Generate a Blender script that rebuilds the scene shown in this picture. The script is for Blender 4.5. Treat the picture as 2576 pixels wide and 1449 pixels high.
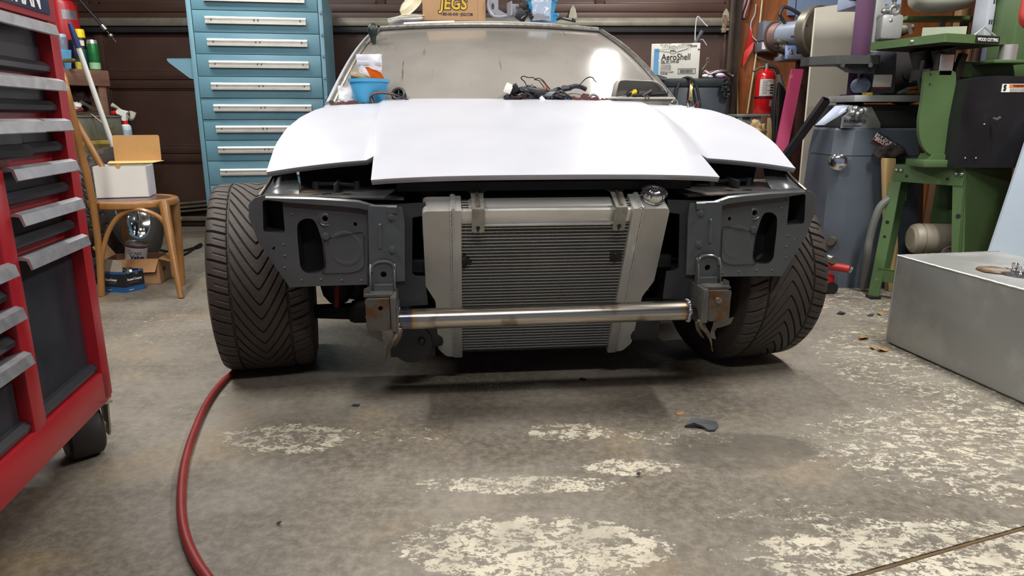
import bpy, bmesh, math, random
from mathutils import Matrix, Vector, noise
from mathutils.geometry import tessellate_polygon
for o in list(bpy.data.objects): bpy.data.objects.remove(o)
random.seed(7)
SC = bpy.context.scene; COL = SC.collection; PI = math.pi
# ---------------------------------------------------------------- camera
F = 1730.0; PT = math.radians(14.0); H = 0.85
cd = bpy.data.cameras.new('camera'); co = bpy.data.objects.new('camera', cd); COL.objects.link(co)
cd.sensor_width = 36; cd.lens = F/2576*36; cd.clip_start = .02; cd.clip_end = 100
co.location = (0, 0, H); co.rotation_euler = (PI/2-PT, 0, 0); SC.camera = co
# ---------------------------------------------------------------- light
SC.view_settings.view_transform = 'Standard'; SC.view_settings.look = 'None'
SC.view_settings.gamma = 1; SC.view_settings.use_curve_mapping = False
SC.view_settings.exposure = 0.40
wd = bpy.data.worlds.new('world'); SC.world = wd; wd.use_nodes = True
wd.node_tree.nodes['Background'].inputs[0].default_value = (.62, .72, 1, 1)
wd.node_tree.nodes['Background'].inputs[1].default_value = .22
def area(name, loc, sx, sy, power, col=(1, .96, .88), rot=(0, 0, 0)):
    l = bpy.data.lights.new(name, 'AREA'); l.shape = 'RECTANGLE'; l.size = sx; l.size_y = sy; l.energy = power; l.color = col
    o = bpy.data.objects.new(name, l); COL.objects.link(o); o.location = loc; o.rotation_euler = rot
    return o
CZ = 2.62   # ceiling height
TUBES = [(-.1, 2.75, 1.25, 0, 16), (1.75, 1.95, 1.25, 90, 54), (-1.55, 1.6, 1.25, 90, 48), (.98, 4.6, 1.1, 90, 30), (-2.0, 3.9, 1.25, 0, 27), (.2, .1, 1.25, 0, 28)]
for i, (x, y, L, r, p) in enumerate(TUBES):
    area('shop_light_lamp', (x, y, CZ-.10), L, .16, p, (1, .975, .935), (0, 0, math.radians(r)))
# ---------------------------------------------------------------- pixel helpers (2576x1449 frame)
cP, sP = math.cos(PT), math.sin(PT)
def ray(u, v):
    b = -(v-724.5)/F
    return ((u-1288)/F, cP+b*sP, -sP+b*cP)
def at(u, v, Y):
    d = ray(u, v); t = Y/d[1]; return Vector((d[0]*t, Y, H+d[2]*t))
def gz(u, v, z=0.0):
    d = ray(u, v); t = (z-H)/d[2]; return Vector((d[0]*t, d[1]*t, z))
CA = math.radians(5.5); CO = (.103, 1.908)
CM = Matrix.Translation((CO[0], CO[1], 0)) @ Matrix.Rotation(CA, 4, 'Z'); CI = CM.inverted()
def car(u, v, yl):                     # point on the car's local plane y = yl
    d = ray(u, v); nx, ny = -math.sin(CA), math.cos(CA)
    t = (yl+CO[0]*nx+CO[1]*ny)/(d[0]*nx+d[1]*ny)
    return CI @ Vector((d[0]*t, d[1]*t, H+d[2]*t))
# ---------------------------------------------------------------- materials
def S(r, g, b):
    f = lambda c: (c/255/12.92) if c/255 <= .04045 else ((c/255+.055)/1.055)**2.4
    return (f(r), f(g), f(b), 1)
MATS = {}
def mat(name, col, rough=.5, metal=0, var=.12, scale=8, bump=0, bscale=60, col2=None, wear=.5, spec=None, trans=0, alpha=1, coat=0, emit=0, stretch=None, rvar=0.1):
    if name in MATS: return MATS[name]
    m = bpy.data.materials.new(name); m.use_nodes = True; nt = m.node_tree; N = nt.nodes; L = nt.links
    b = N['Principled BSDF']
    tc = N.new('ShaderNodeTexCoord'); mp = N.new('ShaderNodeMapping'); L.new(tc.outputs['Object'], mp.inputs[0])
    if stretch: mp.inputs['Scale'].default_value = stretch
    n = N.new('ShaderNodeTexNoise'); n.inputs['Scale'].default_value = scale; n.inputs['Detail'].default_value = 6; n.inputs['Roughness'].default_value = .6
    L.new(mp.outputs[0], n.inputs[0])
    cr = N.new('ShaderNodeValToRGB'); L.new(n.outputs[0], cr.inputs[0])
    if col2 is None:
        c1 = tuple(max(0, c*(1-var)) for c in col[:3])+(1,); c2 = tuple(min(1, c*(1+var)) for c in col[:3])+(1,)
        cr.color_ramp.elements[0].position = .3; cr.color_ramp.elements[1].position = .7
    else:
        c1, c2 = col, col2
        cr.color_ramp.elements[0].position = wear; cr.color_ramp.elements[1].position = min(1, wear+.12)
    cr.color_ramp.elements[0].color = c1; cr.color_ramp.elements[1].color = c2
    L.new(cr.outputs[0], b.inputs['Base Color'])
    b.inputs['Metallic'].default_value = metal
    mr = N.new('ShaderNodeMapRange'); mr.inputs[3].default_value = max(.02, rough-rvar); mr.inputs[4].default_value = min(1, rough+rvar)
    L.new(n.outputs[0], mr.inputs[0]); L.new(mr.outputs[0], b.inputs['Roughness'])
    if spec is not None: b.inputs['Specular IOR Level'].default_value = spec
    if trans: b.inputs['Transmission Weight'].default_value = trans
    if alpha < 1: b.inputs['Alpha'].default_value = alpha
    if coat: b.inputs['Coat Weight'].default_value = coat; b.inputs['Coat Roughness'].default_value = .12
    if emit: b.inputs['Emission Color'].default_value = col; b.inputs['Emission Strength'].default_value = emit
    if bump:
        n2 = N.new('ShaderNodeTexNoise'); n2.inputs['Scale'].default_value = bscale; n2.inputs['Detail'].default_value = 4; L.new(mp.outputs[0], n2.inputs[0])
        bp = N.new('ShaderNodeBump'); bp.inputs['Strength'].default_value = bump; bp.inputs['Distance'].default_value = .004
        L.new(n2.outputs[0], bp.inputs['Height']); L.new(bp.outputs[0], b.inputs['Normal'])
    MATS[name] = m; return m
# ---------------------------------------------------------------- mesh helpers
def BM(): return bmesh.new()
def box(bm, size, loc, rot=None, bev=0, seg=2):
    M = Matrix.Translation(loc)
    if rot is not None: M = M @ (rot.to_4x4() if not isinstance(rot, (int, float)) else Matrix.Rotation(rot, 4, 'Z'))
    r = bmesh.ops.create_cube(bm, size=1, matrix=M @ Matrix.Diagonal((*size, 1)))
    if bev:
        es = list({e for v in r['verts'] for e in v.link_edges})
        bmesh.ops.bevel(bm, geom=es, offset=bev, segments=seg, affect='EDGES', profile=.5)
    return bm
def bx(bm, x0, x1, y0, y1, z0, z1, bev=0):
    return box(bm, (abs(x1-x0), abs(y1-y0), abs(z1-z0)), ((x0+x1)/2, (y0+y1)/2, (z0+z1)/2), None, bev)
def cyl(bm, p0, p1, r0, r1=None, seg=20, cap=True):
    p0, p1 = Vector(p0), Vector(p1); d = p1-p0
    M = Matrix.Translation((p0+p1)/2) @ d.to_track_quat('Z', 'Y').to_matrix().to_4x4()
    bmesh.ops.create_cone(bm, cap_ends=cap, cap_tris=False, segments=seg, radius1=r0, radius2=r0 if r1 is None else r1, depth=d.length, matrix=M)
    return bm
def sph(bm, c, r, seg=14, sc=(1, 1, 1)):
    bmesh.ops.create_uvsphere(bm, u_segments=seg, v_segments=max(6, seg//2), radius=r, matrix=Matrix.Translation(c) @ Matrix.Diagonal((*sc, 1)))
    return bm
def crv(pts, n=6, closed=False):
    P = [Vector(p) for p in pts]; out = []; m = len(P)
    for i in range(m if closed else m-1):
        if closed: a, b, c, d = P[(i-1) % m], P[i], P[(i+1) % m], P[(i+2) % m]
        else: a, b, c, d = P[max(i-1, 0)], P[i], P[i+1], P[min(i+2, m-1)]
        for k in range(n):
            t = k/n
            out.append(.5*((2*b)+(c-a)*t+(2*a-5*b+4*c-d)*t*t+(3*b-a-3*c+d)*t*t*t))
    if not closed: out.append(P[-1])
    return out
def tube(bm, pts, r, seg=8, closed=False, cap=True):
    P = [Vector(p) for p in pts]; n = len(P); rings = []
    T0 = (P[1]-P[0]).normalized(); N = T0.orthogonal().normalized()
    for i, p in enumerate(P):
        if closed: T = (P[(i+1) % n]-P[i-1]).normalized()
        else: T = (P[min(i+1, n-1)]-P[max(i-1, 0)]).normalized()
        N = (N-T*N.dot(T)).normalized(); B = T.cross(N)
        rr_ = r[i] if isinstance(r, (list, tuple)) else r
        rings.append([bm.verts.new(p+(N*math.cos(a)+B*math.sin(a))*rr_) for a in [2*PI*k/seg for k in range(seg)]])
    for i in range(n if closed else n-1):
        a, b = rings[i], rings[(i+1) % n]
        for k in range(seg): bm.faces.new((a[k], a[(k+1) % seg], b[(k+1) % seg], b[k]))
    if not closed and cap:
        bm.faces.new(rings[0][::-1]); bm.faces.new(rings[-1])
    return bm
def lathe(bm, prof, seg=32, M=None, closed=False):
    M = M or Matrix.Identity(4); rings = []
    for r, z in prof:
        if r < 1e-6: rings.append([bm.verts.new(M @ Vector((0, 0, z)))])
        else: rings.append([bm.verts.new(M @ Vector((r*math.cos(2*PI*k/seg), r*math.sin(2*PI*k/seg), z))) for k in range(seg)])
    m = len(rings)
    for i in range(m if closed else m-1):
        a, b = rings[i], rings[(i+1) % m]
        for k in range(seg):
            q = (k+1) % seg
            if len(a) == 1 and len(b) == 1: continue
            if len(a) == 1: bm.faces.new((a[0], b[q], b[k]))
            elif len(b) == 1: bm.faces.new((a[k], a[q], b[0]))
            else: bm.faces.new((a[k], a[q], b[q], b[k]))
    return bm
def loft(bm, rows, closed=False):
    V = [[bm.verts.new(p) for p in row] for row in rows]
    for i in range(len(V)-1):
        n = len(V[i])
        for k in range(n if closed else n-1):
            q = (k+1) % n
            bm.faces.new((V[i][k], V[i][q], V[i+1][q], V[i+1][k]))
    return V
def plate(bm, loops, t0, t1, f):
    """polygon with holes in (a,b), thickness t0..t1, mapped by f(a,b,t)"""
    pts = [p for l in loops for p in l]
    tris = tessellate_polygon([[Vector((p[0], p[1], 0)) for p in l] for l in loops])
    A = [bm.verts.new(f(p[0], p[1], t0)) for p in pts]; B = [bm.verts.new(f(p[0], p[1], t1)) for p in pts]
    for t in tris:
        try:
            bm.faces.new([A[i] for i in t]); bm.faces.new([B[i] for i in t][::-1])
        except ValueError: pass
    k = 0
    for l in loops:
        n = len(l)
        for i in range(n):
            a, b = k+i, k+(i+1) % n
            try: bm.faces.new((A[a], A[b], B[b], B[a]))
            except ValueError: pass
        k += n
    return bm
def rp(pts, r, n=5):
    """round the corners of a polygon"""
    P = [Vector((p[0], p[1])) for p in pts]; out = []; m = len(P)
    for i in range(m):
        a, b, c = P[i-1], P[i], P[(i+1) % m]
        d1, d2 = (a-b), (c-b); q = min(r, d1.length*.48, d2.length*.48)
        s, e = b+d1.normalized()*q, b+d2.normalized()*q
        for k in range(n+1):
            t = k/n; out.append(tuple((1-t)**2*s+2*t*(1-t)*b+t*t*e))
    return out
def circ(x, y, r, n=20, ry=None): return [(x+r*math.cos(2*PI*k/n), y+(ry or r)*math.sin(2*PI*k/n)) for k in range(n)]
XY = lambda M=None: (lambda a, b, t: (M @ Vector((a, b, t))) if M else Vector((a, b, t)))
def frame(o, x, y):
    """matrix with origin o, x axis and y (up) axis in the world"""
    x = Vector(x).normalized(); y = Vector(y); y = (y-x*y.dot(x)).normalized(); z = x.cross(y)
    M = Matrix.Identity(4)
    for i in range(3): M[i][0], M[i][1], M[i][2], M[i][3] = x[i], y[i], z[i], o[i]
    return M
RM = {}      # root world matrices
def thing(name, label, cat, loc=(0, 0, 0), rotz=0, group=None):
    o = bpy.data.objects.new(name, None); COL.objects.link(o); o.empty_display_size = .05
    o.location = loc; o.rotation_euler = (0, 0, rotz); o['label'] = label; o['category'] = cat
    if group: o['group'] = group
    RM[o] = Matrix.Translation(loc) @ Matrix.Rotation(rotz, 4, 'Z')
    return o
def rootof(o):
    while o.parent: o = o.parent
    return o
def obj(name, bm, m, parent=None, W=False, ang=35, label=None, M=None, flat=False, kind=None, recalc=True):
    """bm in the root's local frame (W=True: in world coordinates)"""
    if M: bmesh.ops.transform(bm, matrix=M, verts=bm.verts)
    if W and parent: bmesh.ops.transform(bm, matrix=RM[rootof(parent)].inverted(), verts=bm.verts)
    if recalc: bmesh.ops.recalc_face_normals(bm, faces=bm.faces)
    me = bpy.data.meshes.new(name); bm.to_mesh(me); bm.free()
    if not flat:
        me.polygons.foreach_set('use_smooth', [True]*len(me.polygons)); me.set_sharp_from_angle(angle=math.radians(ang))
    o = bpy.data.objects.new(name, me); COL.objects.link(o); me.materials.append(m)
    if parent: o.parent = parent
    if label: o['label'] = label
    if kind: o['kind'] = kind
    return o
def solo(name, bm, m, label, cat, loc, group=None, W=True, ang=35, rotz=0):
    """one-mesh thing, bm in world coordinates, origin moved to loc"""
    M = Matrix.Translation(loc) @ Matrix.Rotation(rotz, 4, 'Z')
    if W: bmesh.ops.transform(bm, matrix=M.inverted(), verts=bm.verts)
    o = obj(name, bm, m, ang=ang); o.location = loc; o.rotation_euler = (0, 0, rotz); o['label'] = label; o['category'] = cat
    if group: o['group'] = group
    return o
def struct(name, bm, m, parent=None, ang=35):
    o = obj(name, bm, m, parent, ang=ang)
    if not parent: o['kind'] = 'structure'; RM[o] = Matrix.Identity(4)
    return o
def inst(src, parent, M=None, name=None):
    c = src.copy(); COL.objects.link(c); c.parent = parent
    if M is not None: c.matrix_basis = M
    return c
def text(name, s, size, M, m, parent, align='LEFT', off=0, ext=.0004, shear=0, sx=1, space=1, W=True):
    c = bpy.data.curves.new(name, 'FONT'); c.body = s; c.size = size; c.extrude = ext; c.offset = off; c.shear = shear; c.align_x = align; c.space_character = space
    c.resolution_u = 3
    t = bpy.data.objects.new('tmp', c); COL.objects.link(t); dg = bpy.context.evaluated_depsgraph_get()
    me = bpy.data.meshes.new_from_object(t.evaluated_get(dg)); bm = BM(); bm.from_mesh(me)
    bpy.data.objects.remove(t); bpy.data.curves.remove(c); bpy.data.meshes.remove(me)
    return obj(name, bm, m, parent, W=W, M=M @ Matrix.Diagonal((sx, 1, 1, 1)), flat=True, recalc=False)
# ---------------------------------------------------------------- shared materials
ALU = mat('brushed aluminium', S(200, 200, 198), .32, .7, .06, 30, stretch=(1, 12, 12))
ALUM = mat('matte cast aluminium', S(182, 181, 177), .42, .45, .08, 14)
STEEL = mat('bare steel', S(150, 142, 132), .36, .9, .15, 20)
RUST = mat('rusty steel', S(120, 92, 68), .6, .5, .3, 18, col2=S(150, 140, 128), wear=.45)
BLACK = mat('black plastic', S(22, 22, 25), .45, 0, .2, 10)
RUB = mat('tyre rubber', S(54, 47, 42), .62, 0, .2, 14, bump=.25, bscale=220)
ZINC = mat('zinc plated', S(170, 172, 172), .35, .9, .1, 12)
WHT = mat('white plastic', S(232, 232, 226), .45, 0, .04, 6)
CHROME = mat('chrome', S(215, 218, 222), .1, 1, .03, 6)
INK = mat('black ink', S(26, 25, 27), .6, 0, .05)
WINK = mat('white ink', S(232, 232, 232), .55, 0, .03)
CARD = mat('brown cardboard', S(160, 122, 86), .8, 0, .1, 12)
ORANGEPLY = None
# ================================================================ the room
def floor_mat():
    m = bpy.data.materials.new('worn concrete'); m.use_nodes = True; nt = m.node_tree; N = nt.nodes; L = nt.links; b = N['Principled BSDF']
    tc = N.new('ShaderNodeTexCoord')
    def nz(scale, detail=8, rough=.6, st=(1, 1, 1), dist=0, off=(0, 0, 0)):
        mp = N.new('ShaderNodeMapping'); mp.inputs['Scale'].default_value = st; mp.inputs['Location'].default_value = off; L.new(tc.outputs['Object'], mp.inputs[0])
        n = N.new('ShaderNodeTexNoise'); n.inputs['Scale'].default_value = scale; n.inputs['Detail'].default_value = detail; n.inputs['Roughness'].default_value = rough; n.inputs['Distortion'].default_value = dist
        L.new(mp.outputs[0], n.inputs[0]); return n.outputs[0]
    def math_(op, a, c, clamp=False):
        q = N.new('ShaderNodeMath'); q.operation = op; q.use_clamp = clamp
        for i, s in enumerate((a, c)):
            if isinstance(s, (int, float)): q.inputs[i].default_value = s
            else: L.new(s, q.inputs[i])
        return q.outputs[0]
    def mixc(fac, a, c):
        q = N.new('ShaderNodeMix'); q.data_type = 'RGBA'
        if isinstance(fac, (int, float)): q.inputs[0].default_value = fac
        else: L.new(fac, q.inputs[0])
        for i, s in ((6, a), (7, c)):
            if isinstance(s, tuple): q.inputs[i].default_value = s
            else: L.new(s, q.inputs[i])
        return q.outputs[2]
    def sstep(v, lo, hi):
        q = N.new('ShaderNodeMapRange'); q.interpolation_type = 'SMOOTHSTEP'; L.new(v, q.inputs[0]); q.inputs[1].default_value = lo; q.inputs[2].default_value = hi; return q.outputs[0]
    sx = N.new('ShaderNodeSeparateXYZ'); L.new(tc.outputs['Object'], sx.inputs[0]); X, Y = sx.outputs[0], sx.outputs[1]
    def blob(cx, cy, rx, ry, hard=.5):            # a worn area of the paint with soft limits
        a = math_('DIVIDE', math_('SUBTRACT', X, cx), rx); c = math_('DIVIDE', math_('SUBTRACT', Y, cy), ry)
        d = math_('ADD', math_('MULTIPLY', a, a), math_('MULTIPLY', c, c))
        return math_('SUBTRACT', 1.0, sstep(d, hard, 1.6))
    big = nz(1.3, 5, .55); mid = nz(5.5, 8, .62); fine = nz(42, 8, .7); grit = nz(160, 3, .6)
    base = mixc(sstep(big, .35, .68), S(92, 86, 76), S(134, 128, 118))
    base = mixc(math_('MULTIPLY', sstep(mid, .42, .72), .55), base, S(80, 72, 61))
    base = mixc(math_('MULTIPLY', sstep(nz(2.2, 6, .6, off=(3, 9, 0)), .52, .72), .6), base, S(150, 128, 92))
    base = mixc(math_('MULTIPLY', sstep(fine, .35, .7), .35), base, S(168, 160, 146))
    base = mixc(math_('MULTIPLY', sstep(grit, .6, .72), .45), base, S(70, 66, 60))
    area_ = None
    for cx, cy, rx, ry, w in ((.86, 1.19, .42, .15, 1), (1.42, 1.66, .68, .32, .85), (1.5, 1.15, .55, .22, 1), (.02, 1.475, .27, .045, .95), (.30, 1.56, .13, .045, 1.05), (.05, 1.23, .29, .115, 1.05),
                              (.62, 1.36, .2, .06, .6), (.16, 1.755, .13, .06, .95), (.45, 1.72, .18, .06, .7), (1.55, 2.3, .5, .5, .75), (-.62, 1.72, .2, .1, .9), (-.3, 1.74, .16, .05, .6), (-1.3, 2.75, .5, .25, .5), (-.95, 2.1, .18, .3, .35), (1.9, 3.2, .6, .6, .7)):
        q = math_('MULTIPLY', blob(cx, cy, rx, ry), w); area_ = q if area_ is None else math_('MAXIMUM', area_, q)
    fl = nz(27, 13, .76, (.8, 1.2, 1), .5); fl2 = nz(90, 8, .75, (.9, 1.1, 1), .3)
    th = math_('ADD', math_('MULTIPLY', fl, .62), math_('MULTIPLY', fl2, .38))
    th = math_('ADD', th, math_('MULTIPLY', area_, .150))
    paint = sstep(th, .640, .656)
    base = mixc(math_('MULTIPLY', sstep(th, .58, .65), .35), base, S(122, 116, 104))
    colr = mixc(math_('MULTIPLY', paint, math_('ADD', .55, math_('MULTIPLY', sstep(nz(9, 5, .6, off=(1, 4, 0)), .35, .6), .42))), base, mixc(mid, S(208, 201, 182), S(184, 176, 158)))
    # a dark patch right of centre, its edge broken by noise
    oil = sstep(math_('ADD', math_('MULTIPLY', nz(4, 7, .6, off=(5, 2, 0)), .6), math_('MULTIPLY', blob(.6, 1.65, .22, .12), .3)), .5, .6)
    colr = mixc(math_('MULTIPLY', oil, .55), colr, S(78, 74, 66))
    L.new(colr, b.inputs['Base Color'])
    r = N.new('ShaderNodeMapRange'); L.new(mid, r.inputs[0]); r.inputs[3].default_value = .34; r.inputs[4].default_value = .62
    L.new(r.outputs[0], b.inputs['Roughness']); b.inputs['Specular IOR Level'].default_value = .45
    bp = N.new('ShaderNodeBump'); bp.inputs['Strength'].default_value = .35; bp.inputs['Distance'].default_value = .003
    L.new(math_('ADD', math_('MULTIPLY', paint, .6), math_('MULTIPLY', fine, .5)), bp.inputs['Height']); L.new(bp.outputs[0], b.inputs['Normal'])
    return m
FLOOR = floor_mat()
DY = 5.45                                     # garage door plane
j1, j2 = gz(2150, 1449), gz(2576, 1328)       # expansion joint in the slab
jd = (j2-j1).normalized(); jn = Vector((-jd.y, jd.x, 0))
ja, jb = j1-jd*3.2, j1+jd*4.2
def slab(bm, P): plate(bm, [P], 0, -.06, lambda a, b, t: Vector((a, b, t)))
bm = BM(); g = .006
slab(bm, [(ja+jn*g)[:2], (jb+jn*g)[:2], (4.2, 6.2), (-4.6, 6.2), (-4.6, (ja+jn*g).y)])
fl = struct('floor', bm, FLOOR)
bm = BM(); slab(bm, [(ja-jn*g)[:2], (jb-jn*g)[:2], (4.2, -3.5), (-4.6, -3.5), (-4.6, (ja-jn*g).y)]); obj('floor_slab', bm, FLOOR, fl)
bm = BM(); n = 40; pr = [(ja+(jb-ja)*(k/n)) for k in range(n+1)]
tube(bm, [(p.x+random.uniform(-.002, .002), p.y+random.uniform(-.002, .002), -.011) for p in pr], .011, 6)
obj('joint_filler', bm, mat('joint dirt', S(96, 78, 52), .9, 0, .3, 30, bump=.8, bscale=120), fl)
CEIL = mat('ceiling board', S(150, 142, 130), .9, 0, .08, 3)
bm = BM(); bx(bm, -4.6, 4.2, -3.5, 6.2, CZ, CZ+.08); struct('ceiling', bm, CEIL)
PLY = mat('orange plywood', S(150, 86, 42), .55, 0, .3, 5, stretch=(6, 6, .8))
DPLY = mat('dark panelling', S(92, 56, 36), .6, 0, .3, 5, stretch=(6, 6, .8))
bm = BM(); bx(bm, 1.70, 4.2, DY+.05, DY+.15, 0, CZ); wb = struct('wall_back', bm, PLY)
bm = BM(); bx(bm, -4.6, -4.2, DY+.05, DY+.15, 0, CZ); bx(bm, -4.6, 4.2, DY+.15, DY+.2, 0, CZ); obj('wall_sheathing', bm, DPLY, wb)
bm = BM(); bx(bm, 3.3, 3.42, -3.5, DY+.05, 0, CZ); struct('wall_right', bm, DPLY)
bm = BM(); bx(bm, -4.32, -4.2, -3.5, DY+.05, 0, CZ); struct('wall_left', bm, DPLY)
# shop lights on the ceiling (behind the top of the frame)
TUBEM = mat('lit tube', (1, .97, .9, 1), .4, 0, 0, emit=3); LIM = mat('white lamp housing', S(225, 225, 220), .4)
for i, (x, y, Ln, r, p) in enumerate(TUBES):
    t = thing('shop_light', ['long twin-tube shop light above the car bonnet', 'twin-tube shop light over the aluminium tank', 'twin-tube shop light over the red tool chest', 'twin-tube shop light above the slate steel cabinet', 'twin-tube shop light above the blue drawer cabinet', 'twin-tube shop light behind the camera position'][i], 'lamp', (x, y, CZ), math.radians(r), 'ceiling shop lights')
    bm = BM(); bx(bm, -Ln/2-.03, Ln/2+.03, -.09, .09, -.05, 0, .006); obj('housing', bm, LIM, t)
    for s in (-1, 1):
        bm = BM(); cyl(bm, (-Ln/2, s*.045, -.066), (Ln/2, s*.045, -.066), .013, seg=12); obj('fluorescent_tube', bm, TUBEM, t)
# ---------------------------------------------------------------- garage door
DBR = mat('brown door paint', S(70, 48, 40), .5, 0, .14, 4, bump=.1, bscale=40)
DBR2 = mat('brown door panel paint', S(70, 48, 40), .5, 0, .14, 4)
GALV = mat('dusty galvanised steel', S(128, 124, 112), .55, .6, .2, 10)
gd = thing('door_1', 'brown panelled overhead garage door with metal struts behind the car', 'door', (-1.2, DY, 0)); gd['kind'] = 'structure'; del gd['category']
zs = [.0, .57, 1.12, 1.60, 2.1]
for i in range(4):
    z0, z1 = zs[i]+.002, zs[i+1]-.002
    bm = BM(); bx(bm, -4.19, 1.64, DY, DY+.04, z0, z1)                 # stiles and rails proud of the recessed panels
    sec = obj('door_section', bm, DBR2, gd, W=True)
    bm = BM()
    bx(bm, -4.19, 1.64, DY-.016, DY, z0, z0+.055, .002); bx(bm, -4.19, 1.64, DY-.016, DY, z1-.06, z1, .002)
    obj('rail', bm, DBR, sec, W=True)
    for x in (-4.19, -3.12, -2.06, -1.0, .0, .62, 1.58):
        bm = BM(); bx(bm, x, x+.06, DY-.015, DY, z0+.055, z1-.06, .002); obj('stile', bm, DBR, sec, W=True)
    for x in [(-4.13, -3.12), (-3.06, -2.06), (-2.0, -1.0), (-.94, 0), (.06, .62), (.68, 1.58)]:
        bm = BM(); a, b_ = x; m_ = .012
        for q in ((a, b_, z0+.055, z0+.055+m_), (a, b_, z1-.06-m_, z1-.06), (a, a+m_, z0+.055, z1-.06), (b_-m_, b_, z0+.055, z1-.06)):
            bx(bm, q[0], q[1], DY-.008, DY, q[2], q[3], .002)
        obj('panel_moulding', bm, DBR, sec, W=True)
for z, dz in ((1.505, .055),):
    bm = BM(); bx(bm, -4.1, 1.62, DY-.06, DY-.018, z-.006, z+.034, .004); bx(bm, -4.1, 1.62, DY-.06, DY-.05, z+.03, z+.05); obj('strut', bm, GALV, gd, W=True)
    bm = BM(); bx(bm, -4.1, 1.6, DY-.045, DY-.018, z-.05, z-.008, .004); obj('strut_shadow_strip', bm, mat('strut shadow grey', S(44, 42, 44), .6, .3), gd, W=True)  # dark strip below the strut, stands in for its shadow
for z in (.05,):
    bm = BM(); bx(bm, -4.1, 1.62, DY-.05, DY-.018, z, z+.035, .004); obj('strut', bm, GALV, gd, W=True)
bm = BM(); bx(bm, -4.1, 1.62, DY-.02, DY+.03, 0, .012, .004); obj('weather_seal', bm, BLACK, gd, W=True)
bm = BM()
for k in range(3): box(bm, (1.5, .03, .012), (-2.9+.1*k, DY-.05, .10+.04*k), Matrix.Rotation(-.09, 3, 'Y'))
obj('loose_slat', bm, GALV, gd, W=True)
for u, v in ((1441, 40), (1825, 48)):
    p = at(u, v, DY-.04); bm = BM()
    plate(bm, [[(-.03, -.07), (.03, -.07), (.03, 0), (.018, .05), (0, .075), (-.018, .05), (-.03, 0)], circ(0, -.03, .008, 10)], 0, .004, lambda a, b, t: Vector((p.x+a, p.y-t, p.z+b)))
    cyl(bm, (p.x-.03, p.y-.012, p.z-.075), (p.x+.04, p.y-.012, p.z-.075), .011, seg=10); box(bm, (.05, .02, .06), (p.x, p.y+.01, p.z-.02))
    obj('hinge', bm, mat('pale zinc', S(158, 154, 138), .5, .6, .2), gd, W=True)
bm = BM(); bx(bm, 1.60, 1.64, DY-.075, DY-.02, .0, 2.4, .004); bx(bm, 1.645, 1.70, DY-.03, DY+.05, 0, 2.4); obj('vertical_track', bm, mat('dark track', S(70, 58, 50), .5, .5, .3), gd, W=True)
p = at(1842, 52, DY-.08); bm = BM(); cyl(bm, (p.x-.07, DY-.05, p.z), (p.x+.03, DY-.05, p.z), .014, seg=12); box(bm, (.03, .03, .12), (p.x-.05, DY-.05, p.z-.02)); obj('roller_bracket', bm, RUST, gd, W=True)
# ================================================================ red tool chest (foreground left)
RED = mat('red chest enamel', S(158, 28, 38), .35, 0, .08, 5, spec=.6)
DRW = mat('black drawer paint', S(40, 43, 50), .38, 0, .25, 9, rvar=.15)
ex = Vector((.181, -.9835, 0)); CP = Vector((-1.022, 1.611, 0))
ch = thing('tool_chest', 'red rolling tool chest with black drawers and aluminium pulls', 'tool chest', CP, math.atan2(ex.y, ex.x))
SW, DP, ZB, ZT = 1.02, .46, .165, 1.26          # local x toward the camera, +y outward
bm = BM(); bx(bm, -.045, SW, -DP, -.035, ZB, ZT); obj('cabinet_body', bm, RED, ch)
bm = BM()
post = [(-.058, -.06), (-.058, -.012), (-.05, -.002), (-.04, 0), (0, 0), (0, -.04)]
plate(bm, [post], ZB-.005, ZT, lambda a, b, t: Vector((a, b, t))); obj('corner_post', bm, RED, ch)
bm = BM(); bx(bm, -.04, SW, -.04, 0, ZB-.015, ZB+.066, .004); obj('bottom_rail', bm, RED, ch)
bm = BM(); bx(bm, .287, .338, -.04, -.001, ZB+.05, .752, .004); obj('divider_post', bm, RED, ch)
bm = BM(); bx(bm, -.04, SW, -.04, .004, 1.052, ZT, .006); obj('top_rail', bm, RED, ch)
def drawer(s0, s1, zt, zb, pull=0, short=False):
    bm = BM(); bx(bm, s0+.004, s1-.004, -.34, -.026+pull, zb+.006, zt-.004); d = obj('drawer', bm, DRW, ch)
    bm = BM(); prof = [(-.03+pull, zb+.034), (-.016+pull, zb+.032), (-.006+pull, zb+.022), (-.008+pull, zb+.012), (-.02+pull, zb+.006)]
    loft(bm, [[(s0+.004, a, b) for a, b in prof], [(s1-.004, a, b) for a, b in prof]]); obj('rolled_lip', bm, mat('glossy drawer lip', S(46, 47, 52), .25, 0, .03, 2, rvar=.02), d)
    bm = BM(); prof = [(-.03+pull, zt-.006), (.004+pull, zt+.004), (.016+pull, zt-.001), (.021+pull, zt-.022), (.017+pull, zt-.024), (.011+pull, zt-.005), (.0+pull, zt-.003), (-.03+pull, zt-.012)]
    plate(bm, [prof], s0+.001, s1-.001, lambda a, b, t: Vector((t, a, b))); obj('pull', bm, mat('scuffed aluminium pull', S(178, 180, 186), .42, .8, .12, 40), d)
drawer(0, SW-.04, 1.045, .935); drawer(0, SW-.04, .928, .852)
drawer(0, .187, .842, .764); drawer(.188, SW-.04, .842, .764, .022)
drawer(0, .287, .752, .672); drawer(0, .287, .664, .584); drawer(0, .287, .577, ZB+.06)
zz = [.577, .492, .400, ZB+.06]
for i in range(3): drawer(.338, SW-.04, zz[i], zz[i+1]+.004 if i < 2 else zz[i+1])
NAVY = mat('navy badge', S(28, 30, 66), .3)
bm = BM(); bx(bm, .0, .34, .004, .008, 1.066, 1.135, .001); bd = obj('badge', bm, NAVY, ch)
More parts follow.
